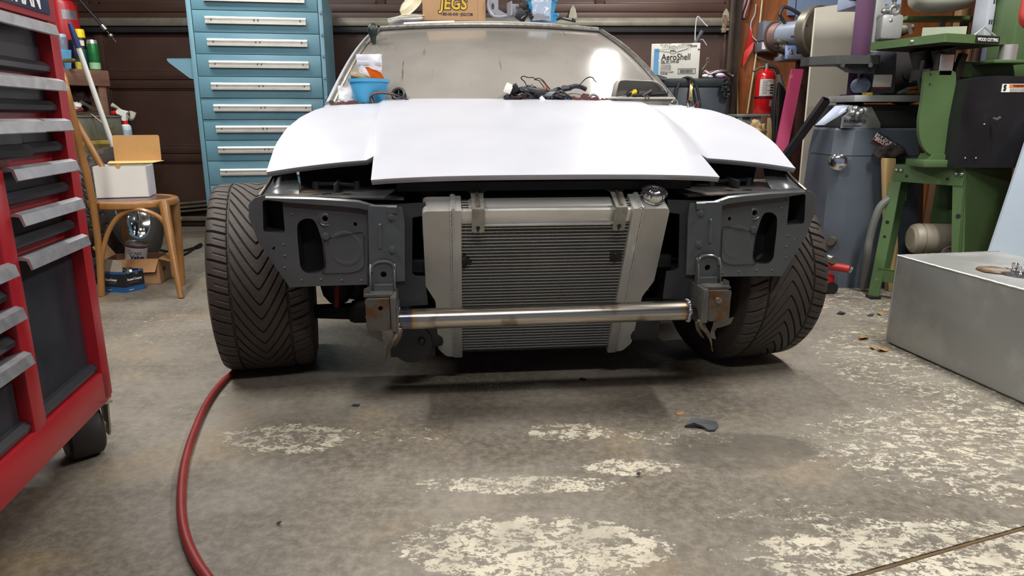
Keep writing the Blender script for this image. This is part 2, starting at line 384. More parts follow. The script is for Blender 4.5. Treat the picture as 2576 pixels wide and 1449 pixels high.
text('badge_lettering', 'CRAFTSMAN', .072, frame((.332, .0085, 1.074), (-1, 0, 0), (0, 0, 1)), WINK, bd, off=.002, sx=.70, W=False)
def caster(parent, c, r, w, yaw, plate_z, beige):
    M = Matrix.Translation(c) @ Matrix.Rotation(yaw, 4, 'Z')
    bm = BM(); lathe(bm, [(r*.35, -w/2), (r*.86, -w/2), (r*.97, -w*.42), (r, -w*.25), (r, w*.25), (r*.97, w*.42), (r*.86, w/2), (r*.35, w/2)], 36, M @ Matrix.Translation((0, 0, r)) @ Matrix.Rotation(PI/2, 4, 'X'), True)
    wl = obj('caster_wheel', bm, mat('caster rubber', S(40, 38, 37), .6, 0, .3, 25), parent, W=True)
    bm = BM(); cyl(bm, (0, -w*.6, r), (0, w*.6, r), r*.36, seg=16); cyl(bm, (0, -w*.8, r), (0, w*.8, r), r*.14, seg=10); obj('hub', bm, beige, wl, W=True, M=M)
    bm = BM()
    for s in (-1, 1):
        plate(bm, [[(-.028, r-.012), (-.012, r-.03), (.012, r-.03), (.028, r-.012), (.05, plate_z), (-.035, plate_z)]], s*w*.68, s*(w*.68+.004), lambda a, b, t: Vector((a, t, b)))
    bx(bm, -.05, .06, -w*.8, w*.8, plate_z-.004, plate_z+.004); cyl(bm, (0, 0, plate_z), (0, 0, plate_z+.012), .03, seg=16)
    obj('caster_fork', bm, beige, parent, W=True, M=M)
BEIGE = mat('beige fork', S(170, 164, 146), .5, .3, .15)
mm = RM[ch]
caster(ch, (-1.105, 1.625, 0), .07, .082, -.80, .148, BEIGE)
for s, y in ((.9, -.06), (.05, -.40), (.9, -.40)):
    caster(ch, (mm @ Vector((s, y, 0))), .068, .05, 1.4, .148, BEIGE)
# ================================================================ blue drawer cabinet
BLUE = mat('light blue cabinet enamel', S(106, 148, 164), .42, 0, .05, 5)
BLUE2 = mat('blue drawer enamel', S(100, 143, 160), .4, 0, .05, 6)
e2 = Vector((math.cos(.16), math.sin(.16), 0)); BP = Vector((-2.005, 4.52, 0))
cb = thing('drawer_cabinet', 'tall light blue drawer cabinet with long aluminium pulls', 'cabinet', BP, .16)
def cabpt(u, v):                      # pixel -> (s, z) on the cabinet face
    d = Vector(ray(u, v)); n = Vector((-e2.y, e2.x, 0)); t = (BP.dot(n))/(d.dot(n)); p = d*t+Vector((0, 0, H)); return ((p-BP).dot(e2), p.z)
CWD = cabpt(822, 200)[0]; CB0 = cabpt(526, 563)[1]; CTOP = 1.62
bm = BM(); bx(bm, 0, CWD, .012, .70, CB0, CTOP); obj('carcass', bm, BLUE, cb)
xl, xr = cabpt(500, 192)[0], cabpt(810, 200)[0]
for s0, s1 in ((0, xl-.004), (xr+.004, CWD)):
    bm = BM(); bx(bm, s0, s1, -.004, .03, CB0, CTOP, .003); obj('corner_upright', bm, BLUE, cb)
seams = [-30, 26.5, 82.6, 137, 193, 247, 301, 353, 405, 465, 526]
zs_ = [cabpt(600, v)[1] for v in seams]
for i in range(10):
    pull = (.006 if i in (3, 5) else 0) + (.012 if i == 4 else 0)
    bm = BM(); bx(bm, xl, xr, -.002-pull, .5, zs_[i+1]+.0018, zs_[i]-.0018, .0015); d = obj('drawer', bm, BLUE2, cb)
    zc = zs_[i+1]+(zs_[i]-zs_[i+1])*.54; hw = .020
    h0, h1 = xl+.075, xr-.075
    prof = [(-.003-pull, zc+hw), (-.016-pull, zc+hw+.002), (-.022-pull, zc+hw*.6), (-.014-pull, zc+hw*.3), (-.014-pull, zc-hw*.1), (-.022-pull, zc-hw*.35), (-.022-pull, zc-hw), (-.003-pull, zc-hw)]
    bm = BM(); plate(bm, [prof], h0, h1, lambda a, b, t: Vector((t, a, b))); hd = obj('pull', bm, mat('cream aluminium pull', S(206, 204, 196), .38, .55, .06, 20), d)
    bm = BM()
    for s in (h0+.035, (h0+h1)/2-.012, (h0+h1)/2+.012, h1-.035): cyl(bm, (s, -.018-pull, zc+hw*.08), (s, -.0135-pull, zc+hw*.08), .0035, seg=8)
    obj('pull_screw', bm, INK, hd)
    bm = BM(); bx(bm, xr+.012, xr+.026, -.012, 0, zs_[i+1]-.012, zs_[i+1]+.012, .002); obj('lock_lug', bm, BLUE, cb)
bm = BM(); bx(bm, 0, CWD, -.006, .05, CB0, zs_[10]-.012, .003); obj('plinth', bm, BLUE, cb)
bm = BM(); cyl(bm, (.02, -.01, CB0+.03), (.02, -.004, CB0+.03), .006, seg=10); obj('bolt', bm, ZINC, cb)
p0, p1, p2 = cabpt(416, 146), cabpt(482, 146), cabpt(484, 191)
bm = BM(); plate(bm, [rp([p0, (0, p1[1]), (0, p2[1]-.02), (p2[0]-.02, p2[1]-.015), (p0[0]+.005, p0[1]-.02)], .012)], .02, .024, lambda a, b, t: Vector((a, t, b))); bx(bm, p0[0]+.01, 0, .02, .06, p0[1]-.003, p0[1]); obj('side_bracket', bm, BLUE, cb)
for s, y in ((.035, .06), (CWD-.1, .10), (.10, .6), (CWD-.1, .6)):
    caster(cb, RM[cb] @ Vector((s, y, 0)), CB0*.40, .05, .16+.5, CB0-.012, ZINC)
# ================================================================ the car
CARW = mat('white car primer', S(178, 180, 188), .36, 0, .025, 3, spec=.5)
DKM = mat('dark grey painted steel', S(82, 86, 88), .30, .25, .14, 7, rvar=.08)
DKM2 = mat('black chassis paint', S(46, 47, 50), .45, .2, .3, 9)
DUST = mat('dusty black steel', S(40, 40, 42), .5, .2, .3, 8, col2=S(96, 84, 66), wear=.52)
VDK = mat('engine bay black', S(12, 12, 14), .7, 0, .3, 6)
cr = thing('car', 'stripped white sports car with bare front end and wide tyres', 'car', (CO[0], CO[1], 0), CA)
def sm(a, b, x):
    t = min(1, max(0, (x-a)/(b-a))); return t*t*(3-2*t)
def interp(T, x):
    for (a, p), (b, q) in zip(T, T[1:]):
        if x <= b: return p+(q-p)*(x-a)/(b-a)
    return T[-1][1]
# ---- bonnet
def zc(y): return .684+.232*(1-(1-min(1, y/1.17))**1.55)
def ze(y): return interp([(0, .64), (.2, .700), (.35, .765), (.5, .812), (.65, .848), (.8, .873), (1.0, .89), (1.17, .90)], y)
def wh(y): return interp([(0, .78), (.2, .802), (.35, .808), (.5, .803), (.65, .785), (.8, .762), (1.0, .745), (1.17, .735)], y)
def xcr(y): return .484+.052*y/1.17
def hz(x, y):
    s = abs(x)/wh(y); z = zc(y)+(ze(y)-zc(y))*s**3.2
    return z+.011*(1-sm(xcr(y)-.004, xcr(y)+.022, abs(x)))
bm = BM(); rows = []
ys = [0, .004, .02, .05, .09, .13, .165, .18, .2]+[.2+.97*k/22 for k in range(1, 23)]
cf = [-1+2*k/24 for k in range(25)]
grid = {}
def hv(x, y, dz=0, dy=0):
    k = (round(x, 5), round(y, 5), round(dz, 4))
    if k not in grid: grid[k] = bm.verts.new((x, y+dy, hz(x, y)+dz))
    return grid[k]
sf = [0, .03, .07, .12, .2, .32, .46, .6, .72, .82, .9, .96, 1]
for j in range(len(ys)-1):
    for k in range(24):
        q = [(cf[k], ys[j]), (cf[k+1], ys[j]), (cf[k+1], ys[j+1]), (cf[k], ys[j+1])]
        bm.faces.new([hv(c*xcr(y), y, 0) for c, y in q])
    if ys[j] >= .179:
        for sg in (-1, 1):
            for k in range(12):
                q = [(sf[k], ys[j]), (sf[k+1], ys[j]), (sf[k+1], ys[j+1]), (sf[k], ys[j+1])]
                bm.faces.new([hv(sg*(xcr(y)+(wh(y)-xcr(y))*f), y) for f, y in q])
# turned-down lip round the front edge
ed = [e for e in bm.edges if len(e.link_faces) == 1 and max(v.co.y for v in e.verts) < 1.1]
r = bmesh.ops.extrude_edge_only(bm, edges=ed)
for v in [g for g in r['geom'] if isinstance(g, bmesh.types.BMVert)]:
    v.co.z -= .014; v.co.y += .006; v.co.x *= .996
hood = obj('bonnet', bm, CARW, cr, ang=28)
md = hood.modifiers.new('thick', 'SOLIDIFY'); md.thickness = .004; md.offset = -1
bm = BM()
for a in (-.38, 0, .38): bx(bm, a-.03, a+.03, .08, 1.0, .0, .03)
for v in bm.verts: v.co.z += hz(v.co.x, v.co.y)-.058
bx(bm, -.42, .42, .05, .12, .648, .672); obj('bonnet_brace', bm, VDK, hood)
# ---- windscreen, roof, body
WL, WR = car(842, 262, 1.2), car(1690, 262, 1.2); TL, TR = car(957, 78, 1.95), car(1506, 82, 1.95)
def ws(s, t):                       # s across -1..1, t bottom..top
    a = WL.lerp(TL, t); b = WR.lerp(TR, t); p = a.lerp(b, (s+1)/2)
    k = 1-s*s; p.y -= k*(.16-.04*t); p.z += k*(.0+.006*t); p.z += .035*math.sin(PI*t); return p
def glass_mat():
    m = mat('dusty windscreen', S(148, 142, 134), .16, 0, .05, 3, spec=.6, coat=.6)
    nt = m.node_tree; N = nt.nodes; L = nt.links; b = N['Principled BSDF']
    tc = N.new('ShaderNodeTexCoord')
    def nz(sc, st, d=5):
        mp = N.new('ShaderNodeMapping'); mp.inputs['Scale'].default_value = st; mp.inputs['Rotation'].default_value = (0, .7, .5); L.new(tc.outputs['Object'], mp.inputs[0])
        n = N.new('ShaderNodeTexNoise'); n.inputs['Scale'].default_value = sc; n.inputs['Detail'].default_value = d; L.new(mp.outputs[0], n.inputs[0]); return n
    base = nz(3, (1, 1, 1)); sc = nz(5, (10, .6, .9), 6)
    r1 = N.new('ShaderNodeValToRGB'); r1.color_ramp.elements[0].position = .35; r1.color_ramp.elements[0].color = S(140, 136, 130); r1.color_ramp.elements[1].position = .65; r1.color_ramp.elements[1].color = S(158, 153, 146)
    L.new(base.outputs[0], r1.inputs[0])
    r2 = N.new('ShaderNodeValToRGB'); r2.color_ramp.elements[0].position = .66; r2.color_ramp.elements[1].position = .74; L.new(sc.outputs[0], r2.inputs[0])
    mx = N.new('ShaderNodeMix'); mx.data_type = 'RGBA'; L.new(r2.outputs[0], mx.inputs[0]); L.new(r1.outputs[0], mx.inputs[6]); mx.inputs[7].default_value = S(98, 95, 91)
    L.new(mx.outputs[2], b.inputs['Base Color'])
    tr = N.new('ShaderNodeBsdfTransparent'); tr.inputs[0].default_value = (.8, .85, .82, 1); ms = N.new('ShaderNodeMixShader'); ms.inputs[0].default_value = .2
    out = N['Material Output']; L.new(b.outputs[0], ms.inputs[1]); L.new(tr.outputs[0], ms.inputs[2]); L.new(ms.outputs[0], out.inputs[0])
    return m
bm = BM(); loft(bm, [[ws(-1+2*k/30, t/14) for k in range(31)] for t in range(15)])
wsg = obj('windscreen', bm, glass_mat(), cr, ang=60)
TRIM = mat('windscreen trim', S(150, 148, 144), .3, .75, .2, 25)
for s in (-1, 1):
    bm = BM(); tube(bm, [ws(s, t/10)+Vector((s*.012, 0, .006)) for t in range(11)], .013, 8); obj('pillar_trim', bm, TRIM, wsg)
    bm = BM(); tube(bm, [ws(s, t/10)+Vector((s*.022, .045, -.006)) for t in range(11)], .026, 8); obj('pillar', bm, CARW, cr)
DARKT = mat('dark seal', S(52, 50, 48), .5, .2, .3, 30)
bm = BM(); tube(bm, [ws(-1+k/10, 1)+Vector((0, .004, .004)) for k in range(21)], .010, 8); obj('header_seal', bm, DARKT, wsg)
bm = BM(); tube(bm, [ws(-1+k/10, 1)+Vector((0, .022, .016)) for k in range(21)], .013, 8); obj('header_trim', bm, mat('worn grey trim', S(140, 136, 126), .4, .5, .35, 40), wsg)
bm = BM(); rows = []
for i, (dy, dz) in enumerate([(.03, .018), (.06, .035), (.14, .05), (.35, .06), (.7, .055), (1.0, .02)]):
    rows.append([ws(-1+k/12, 1)*1.0+Vector((0, dy, dz*(1-.5*(-1+k/12)**4))) for k in range(25)])
rows.append([Vector((-.72+1.44*k/24, 3.25, .98)) for k in range(25)]); rows.append([Vector((-.74+1.48*k/24, 3.42, .93)) for k in range(25)]); rows.append([Vector((-.76+1.52*k/24, 3.44, .35)) for k in range(25)])
loft(bm, rows); obj('roof', bm, CARW, cr, ang=40)
for s in (-1, 1):
    bm = BM(); W_ = WL if s < 0 else WR
    bx(bm, s*.74, s*.80, 1.2, 3.42, .22, .90, .02); obj('body_side', bm, CARW, cr)
    bm = BM(); T_ = TL if s < 0 else TR
    f = [(W_+Vector((s*.01, .06, 0))), Vector((s*.74, 3.1, .93)), Vector((s*.66, 2.7, 1.22)), T_+Vector((s*.02, .08, .0))]
    v = [bm.verts.new(p) for p in f]; bm.faces.new(v); r = bmesh.ops.extrude_face_region(bm, geom=bm.faces[:])
    for g_ in r['geom']:
        if isinstance(g_, bmesh.types.BMVert): g_.co.x -= s*.006
    obj('side_window', bm, mat('dark side glass', S(30, 34, 36), .1, 0, .1), cr)
bm = BM(); p = car(938, 76, 1.7); sph(bm, p, .028, 14, (1, 1, 1.2)); cyl(bm, p-Vector((0, 0, .06)), p, .012, .02, 10); obj('mirror_knob', bm, mat('dark green plastic', S(36, 46, 44), .4), cr)
bm = BM(); loft(bm, [[Vector((-.75+1.5*k/20, 1.1-.03*0, .872)) for k in range(21)], [ws(-1+k/10, 0)+Vector((0, -.02, -.012)) for k in range(21)], [ws(-1+k/10, 0)+Vector((0, .05, -.02)) for k in range(21)]])
obj('cowl', bm, DKM2, cr)
bm = BM(); bx(bm, -.7, .7, 1.25, 3.3, .2, .26); bx(bm, -.7, .7, 1.25, 1.4, .26, .86); bx(bm, -.68, .68, 3.1, 3.2, .26, .9)
obj('floor_pan', bm, VDK, cr)
bm = BM(); bx(bm, -.6, .6, 1.45, 1.75, .7, .88, .05); sph(bm, (-.33, 1.75, .82), .03)
tube(bm, [(-.33+.17*math.cos(a), 1.8-.05*math.sin(a), .87+.16*math.sin(a)) for a in [2*PI*k/20 for k in range(20)]], .015, 6, True); obj('dashboard', bm, VDK, cr)
for s in (-1, 1):
    bm = BM(); bx(bm, s*.35-.22, s*.35+.22, 2.0, 2.15, .4, 1.0, .05); bx(bm, s*.35-.22, s*.35+.22, 1.6, 2.1, .3, .45, .05); obj('seat', bm, VDK, cr)
# ---- engine bay
bm = BM(); bx(bm, -.66, .66, 1.08, 1.12, .25, .86); obj('firewall', bm, VDK, cr)
for s in (-1, 1):
    bm = BM(); P = [(.14, .42), (.14, .66), (.4, .68), (1.1, .82), (1.1, .3), (.75, .28), (.68, .52), (.45, .6), (.2, .4)]
    plate(bm, [P], s*.60, s*.606, lambda a, b, t: Vector((t, a, b))); obj('inner_wing', bm, DKM2, cr)
    bm = BM(); bx(bm, s*.40, s*.50, .02, 1.1, .27, .40, .008); obj('chassis_rail', bm, DKM2, cr)
    # apron strip rising to the bonnet corner
    bm = BM(); A = [(.17, .635), (.245, .655), (.25, .72), (.17, .74)]
    loft(bm, [[Vector((s*.815, .13, .63)), Vector((s*.70, .12, .635))], [Vector((s*.80, .20, .66)), Vector((s*.715, .2, .66))], [Vector((s*.79, .27, .70)), Vector((s*.735, .27, .70))], [Vector((s*.79, .34, .735)), Vector((s*.74, .34, .735))]])
    o = obj('wing_apron', bm, DKM, cr); o.modifiers.new('t', 'SOLIDIFY').thickness = .003
    bm = BM(); tube(bm, [(s*.812, .125, .632), (s*.80, .2, .664), (s*.79, .27, .704), (s*.79, .34, .74)], .004, 6); obj('apron_flange', bm, STEEL, cr)
    bm = BM(); loft(bm, [[Vector((s*.77, .34, .70)), Vector((s*.73, 1.05, .83))], [Vector((s*.60, .3, .69)), Vector((s*.6, 1.05, .80))]]); obj('wing_rail', bm, DKM2, cr)
bm = BM(); bx(bm, -.28, .26, .38, 1.0, .20, .55, .03); bx(bm, -.2, .2, .45, .95, .55, .64, .02)
for k in range(4): cyl(bm, (-.16+.1*k, .6, .6), (-.16+.1*k, .6, .66), .03)
obj('engine', bm, VDK, cr)
bm = BM(); cyl(bm, (-.325, .14, .50), (-.325, .14, .665), .034, seg=20); sph(bm, (-.325, .14, .665), .034); obj('coolant_hose', bm, mat('dusty hose', S(58, 54, 50), .7, 0, .2), cr)
bm = BM(); bx(bm, -.62, .62, .35, .46, .175, .24, .02); bx(bm, -.5, .5, .30, .34, .20, .26, .01); obj('subframe', bm, VDK, cr)
for s in (-1, 1):
    bm = BM(); tube(bm, [(s*.40, .42, .22), (s*.62, .43, .20), (s*.74, .44, .20)], [.035, .03, .025], 8); cyl(bm, (s*.60, .46, .24), (s*.56, .48, .62), .035, seg=12)
    for k in range(7): tube(bm, [(s*(.592-.004*k)+.06*math.cos(a), .465+.06*math.sin(a), .34+.035*k+.035*a/(2*PI)) for a in [2*PI*q/12 for q in range(13)]], .007, 5)
    sph(bm, (s*.66, .44, .30), .06, 12, (1, 1, 1.3)); sph(bm, (s*.5, .4, .33), .07, 10); obj('suspension_strut', bm, VDK, cr)
    bm = BM(); cyl(bm, (s*.655, .36, .235), (s*.65, .37, .31), .010, seg=10); box(bm, (.10, .03, .05), (s*.49, .30, .30), bev=.01); obj('red_bushing', bm, mat('dark red urethane', S(122, 20, 28), .5), cr)
    bm = BM(); bx(bm, s*.30, s*.40, .18, .28, .14, .24, .02); obj('horn_box', bm, BLACK, cr)
bm = BM(); cyl(bm, (-.40, .16, .165), (-.40, .24, .165), .062, seg=24); sph(bm, (-.37, .155, .175), .012); bx(bm, -.47, -.33, .2, .25, .11, .14); obj('horn', bm, BLACK, cr)
# ---- nose panels (one outline, mirrored)
K = .25
def npx(u, v):                       # left-hand pixel -> (|x|, z) on the swept nose plane
    y = 0
    for _ in range(6):
        p = car(u, v, y); y = K*(-p.x-.40)
    return (-p.x, p.z)
Z4 = lambda L_: [npx(600+a/4.2625, 400+b/4.2625) for a, b in L_]
def rad(px): return px/4.2625*1.98/F
OUT = Z4([(122, 560), (115, 500), (135, 460), (180, 418), (230, 402), (300, 396), (540, 402), (800, 408), (1100, 425), (1290, 440), (1395, 470), (1405, 900), (1412, 1345), (900, 1360), (550, 1375), (240, 930), (118, 630)])
HOLE1 = rp(Z4([(258, 440), (470, 446), (500, 795), (268, 778)]), .008)
HOLE2 = rp(Z4([(630, 690), (700, 636), (795, 640), (835, 690), (900, 880), (938, 1130), (915, 1195), (850, 1228), (720, 1228), (662, 1160), (630, 820)]), .012)
c1 = Z4([(930, 640)])[0]; c2 = Z4([(1252, 698)])[0]; c3 = Z4([(375, 955)])[0]; c4 = Z4([(940, 830)])[0]; c5 = Z4([(1150, 960)])[0]
for s in (-1, 1):
    f = lambda a, b, t: Vector((s*a, K*(a-.40)+t, b))
    bm = BM(); plate(bm, [OUT, HOLE1, HOLE2, circ(*c1, .0075, 14), circ(*c2, .0055, 12), circ(*c3, .0055, 12)], -.001, .003, f)
    np_ = obj('nose_panel', bm, DKM, cr, ang=30)
    # folded top flange and rolled outer edge
    top = Z4([(300, 396), (540, 402), (800, 408), (1100, 425), (1290, 440), (1395, 470), (1480, 492), (1700, 495)])
    bot = Z4([(320, 430), (560, 460), (800, 478), (1100, 500), (1290, 520), (1395, 540), (1480, 575), (1700, 575)])
    bm = BM(); loft(bm, [[f(a, b, .0) for a, b in top], [f(a, b+.001, -.012) for a, b in top], [f(a, b-.004, -.016) for a, b in top], [f(a, b, -.016) for a, b in bot], [f(a, b-.004, -.002) for a, b in bot]])
    obj('top_flange', bm, DKM, np_)
    edge = [OUT[k] for k in (15, 16, 0, 1, 2, 3, 4, 5)]
    bm = BM(); loft(bm, [[f(a, b, -.001) for a, b in edge], [f(a+.004, b, .004) for a, b in edge], [f(a+.004, b, .05) for a, b in edge]]); obj('rolled_edge', bm, DKM, np_)
    # pocket behind the square hole, tub behind the slot
    for HL, d in ((HOLE1, .09), (HOLE2, .07)):
        bm = BM(); cx_ = sum(p[0] for p in HL)/len(HL); cz_ = sum(p[1] for p in HL)/len(HL)
        loft(bm, [[f(a, b, .0) for a, b in HL], [f(a, b, d) for a, b in HL], [f(cx_, cz_, d) for a, b in HL]], True); obj('pocket', bm, DKM2 if HL is HOLE1 else VDK, np_)
    bm = BM(); lathe(bm, [(.0076, .002), (.0085, -.003), (.013, -.004), (.016, -.002), (.019, -.004), (.022, 0)], 28, frame(f(*c1, 0), (s, K, 0), (0, 0, 1)) @ Matrix.Diagonal((1, 1, s*1.0 if s < 0 else -1.0, 1)) if False else Matrix.Translation(f(*c1, 0)) @ Matrix.Rotation(PI/2, 4, 'X') @ Matrix.Diagonal((1, 1, -1, 1)))
    obj('boss_ring', bm, DKM, np_)
    bm = BM(); M_ = Matrix.Translation(f(*c4, 0)) @ Matrix.Rotation(PI/2, 4, 'X'); lathe(bm, [(0, .007), (.009, .006), (.0105, .004), (.011, 0)], 18, M_); obj('plug', bm, DKM, np_)
    # pressed bead: dish plus raised frame
    bm = BM(); M_ = Matrix.Translation(f(*c5, 0)) @ Matrix.Rotation(-s*math.atan(K), 4, 'Z') if False else Matrix.Translation(f(*c5, 0)) @ Matrix.Rotation(s*math.atan(K), 4, 'Z') @ Matrix.Rotation(PI/2, 4, 'X')
    R5 = .046; lathe(bm, [(R5+.006, 0), (R5+.002, .0022), (R5-.003, .0024), (R5-.012, .0006), (R5-.02, .0004), (0, .0004)], 40, M_); obj('pressed_dish', bm, DKM, np_)
    fr = rp(Z4([(905, 860), (1340, 770), (1345, 1150), (1300, 1190), (1220, 1215), (880, 1222), (930, 1150)]), .012)
    cen = circ(c5[0], c5[1], R5+.003, 40)
    bm = BM(); loft(bm, [[f(a, b, -.004) for a, b in fr], [f(a+.002, b, -.0005) for a, b in [(q[0]*1.0, q[1]-.003) for q in fr]]], True); obj('pressed_bead', bm, DKM, np_)
    for a, b in Z4([(483, 915), (498, 1038), (498, 1165), (680, 1300), (885, 1292), (1110, 1300), (1320, 1303), (535, 510), (575, 595)]):
        bm = BM(); sph(bm, f(a, b, -.001), .0042, 8, (1, .5, .7)); obj('spot_weld', bm, DKM, np_)
    # shelf above the panel
    shp = [(.40, .01), (.80, .10), (.78, .30), (.60, .36), (.40, .34)]
    bm = BM(); plate(bm, [shp, circ(.622, .12, .014, 16, .02), circ(.565, .115, .014, 16, .012)], .632, .628, lambda a, b, t: Vector((s*a, b, t+.03*b+(.008 if False else 0)))); obj('shelf_panel', bm, DUST, cr)
    bm = BM(); tube(bm, [(s*.55, .22, .65), (s*.60, .215, .655), (s*.66, .22, .655), (s*.68, .23, .65)], .006, 6)
    for a in (.55, .67): cyl(bm, (s*a, .22, .635), (s*a, .22, .662), .010, seg=10)
    obj('headlamp_bracket', bm, DKM2, cr)
    bm = BM(); plate(bm, [[(.42, .40), (.70, .42), (.74, .62), (.42, .62)]], .115, .12, lambda a, b, t: Vector((s*a, t+K*(a-.42), b))); obj('dark_backing_plate', bm, VDK, cr)  # dark plate added behind the nose panel so its holes look shaded
    bm = BM(); loft(bm, [[Vector((s*.40, .36, .63)), Vector((s*.735, .33, .64))], [Vector((s*.40, .34, .735)), Vector((s*.735, .31, .705))]]); loft(bm, [[Vector((s*.40, .14, .64)), Vector((s*.40, .36, .64))], [Vector((s*.40, .14, .70)), Vector((s*.40, .36, .76))]]); obj('dark_notch_baffle', bm, VDK, cr)  # dark sheets added under the bonnet notch to stand for shade
    # radiator support column behind
    f2 = lambda a, b, t: Vector((s*a, .0+t, b))
    sup = [npx(u, v) for u, v in ((926, 513), (1000, 514), (1070, 512), (1070, 545), (1037, 549), (1036, 690), (1045, 697), (1068, 700), (1076, 772), (926, 772))]
    bm = BM(); plate(bm, [sup], .008, .014, f2); sp = obj('radiator_support', bm, DKM2, cr)
    col = [npx(u, v) for u, v in ((928, 516), (1012, 520), (1018, 560), (1019, 706), (996, 706), (990, 662), (932, 662))]
    bm = BM(); plate(bm, [col], -.004, .004, f2); obj('support_plate', bm, DKM, sp)
    for a, b in Z4([(1645, 615), (1652, 962)]):
        bm = BM(); M_ = Matrix.Translation(f2(a, b, -.004)) @ Matrix.Rotation(PI/2, 4, 'X'); lathe(bm, [(0, .010), (.0058, .010), (.0062, .004), (.011, .003), (.0115, 0)], 18, M_); obj('bolt', bm, DKM, sp)
    a, b = Z4([(1525, 700)])[0]; a2, b2 = Z4([(1525, 935)])[0]
    bm = BM(); tube(bm, [f2(a, b, -.003), f2(a2, b2, -.003)], .006, 8); sph(bm, f2(a, b, -.003), .0062, 8); sph(bm, f2(a2, b2, -.003), .006, 8); obj('stiffening_rib', bm, DKM, sp)
    bm = BM(); bx(bm, s*.335, s*.40, .12, .16, .40, .44, .006); obj('lower_bracket', bm, DKM2, sp)
bm = BM(); bx(bm, -.36, .36, .10, .13, .60, .63, .006); obj('upper_tie_bar', bm, VDK, cr)
# ---- bumper brackets and tube
BRK = mat('scraped bracket steel', S(104, 102, 98), .38, .6, .25, 12)
HEAT = mat('heat tinted steel', S(104, 102, 97), .34, .7, .2, 18, col2=S(112, 76, 44), wear=.5)
Z5 = lambda L_, y: [(lambda p: (-p.x, p.z))(car(860+a/4.674, 620+b/4.674, y)) for a, b in L_]
for s in (-1, 1):
    f = lambda a, b, t: Vector((s*a, t, b))
    up = rp(Z5([(335, 560), (335, 260), (360, 205), (420, 175), (500, 165), (570, 175), (615, 210), (625, 300), (630, 570)], -.02), .006)
    hc = Z5([(490, 330)], -.02)[0]
    bm = BM(); plate(bm, [up, circ(*hc, .0085, 16)], -.018, -.012, f); bk = obj('bumper_bracket', bm, DKM, cr)
    x0, x1 = Z5([(335, 300)], -.02)[0], Z5([(620, 300)], -.02)[0]; zl = Z5([(335, 590)], -.02)[0][1]; zu = Z5([(335, 215)], -.02)[0][1]
    for x in (x0[0], x1[0]):
        bm = BM(); plate(bm, [[(-.012, zu), (-.026, zu-.02), (-.034, zl+.03), (-.034, zl), (-.005, zl)]], s*(x-.0022), s*(x+.0022), lambda a, b, t: Vector((t, a, b))); obj('side_flange', bm, BRK, bk)
    arch = Z5([(350, 300), (365, 230), (420, 190), (500, 180), (570, 195), (605, 235), (612, 300)], -.02)
    bm = BM(); tube(bm, crv([f(a, b, -.02) for a, b in arch], 4), .004, 6); bx(bm, s*(x1[0]+.004), s*(x0[0]-.008), -.03, -.016, zl+.028, zl+.036, .002); bx(bm, s*(x1[0]+.004), s*(x0[0]-.008), -.03, -.02, zl, zl+.03); obj('arch_rim', bm, DKM, bk)
    # lower crash box
    q0, q1 = Z5([(272, 625)], -.09)[0], Z5([(575, 985)], -.09)[0]
    X0, X1, ZT_, ZB_ = q0[0], q1[0], q0[1], q1[1]
    bm = BM(); hb = Z5([(455, 725)], -.09)[0]
    plate(bm, [rp([(X0, ZT_), (X1, ZT_), (X1, ZB_), (X0-.006, ZB_)], .006), circ(*hb, .006, 14)], -.093, -.088, f); cbx = obj('crash_box', bm, HEAT, cr)
    bm = BM(); bx(bm, s*X0, s*(X0-.004), -.088, .02, ZB_, ZT_); bx(bm, s*X1, s*X0, -.086, .02, ZT_-.004, ZT_); bx(bm, s*X1, s*X0, -.086, .02, ZB_, ZB_+.004); obj('box_wall', bm, BRK, cbx)
    bm = BM(); bx(bm, s*(X1-.002), s*(X1-.018), -.098, .02, ZB_-.004, ZT_+.006, .003); bx(bm, s*(X1-.018), s*(X1-.022), -.10, -.02, ZB_-.01, ZT_-.02); obj('side_cheek', bm, BRK, cbx)
    for a, b in ((X0+.001, ZT_-.016), (X0+.001, ZB_+.03)):
        bm = BM(); sph(bm, (s*a, -.06, b), .007, 10, (.5, 1, 1)); obj('rivet', bm, RUST, cbx)
    if s > 0:
        bm = BM(); cyl(bm, (s*hb[0], -.09, hb[1]), (s*hb[0], -.106, hb[1]), .008, seg=6); obj('bolt', bm, RUST, cbx)
    bm = BM(); bx(bm, s*(X1-.006), s*(X0+.004), -.075, -.01, ZT_+.002, ZT_+.008); plate(bm, [Z5([(255, 560), (260, 500), (330, 470), (340, 600), (262, 600)], -.05)], -.055, -.05, f); obj('top_cap', bm, BRK, cbx)
    # torn lower metal
    TORN = mat('torn bare metal', S(100, 92, 78), .42, .7, .35, 22)
    bm = BM()
    t1 = Z5([(205, 950), (280, 975), (470, 1000), (480, 1060), (400, 1075), (300, 1050), (245, 1030)], -.07)
    plate(bm, [t1], -.072, -.069, f)
    t2 = Z5([(400, 1060), (470, 1055), (490, 1120), (490, 1190), (418, 1215), (440, 1120)], -.06); plate(bm, [t2], -.062, -.06, f)
    obj('torn_lip', bm, BRK, cbx)
    def ribbon(pts, w, tw):
        C = crv(pts, 5); rows = []; n = len(C)
        for i, p in enumerate(C):
            a = tw*i/n; rows.append([p+Vector((math.cos(a), math.sin(a), 0))*w*(1-.55*i/n), p-Vector((math.cos(a), math.sin(a), 0))*w*(1-.55*i/n)])
        bm = BM(); loft(bm, rows); return bm
    P1 = Z5([(655, 960), (640, 1040), (590, 1110), (545, 1200), (520, 1290), (505, 1345)], -.09)
    yy = [-.09, -.1, -.105, -.105, -.10, -.095]
    o = obj('torn_strip', ribbon([f(a, b, y) for (a, b), y in zip(P1, yy)], .011, 1.6*s), TORN, cbx); o.modifiers.new('t', 'SOLIDIFY').thickness = .002
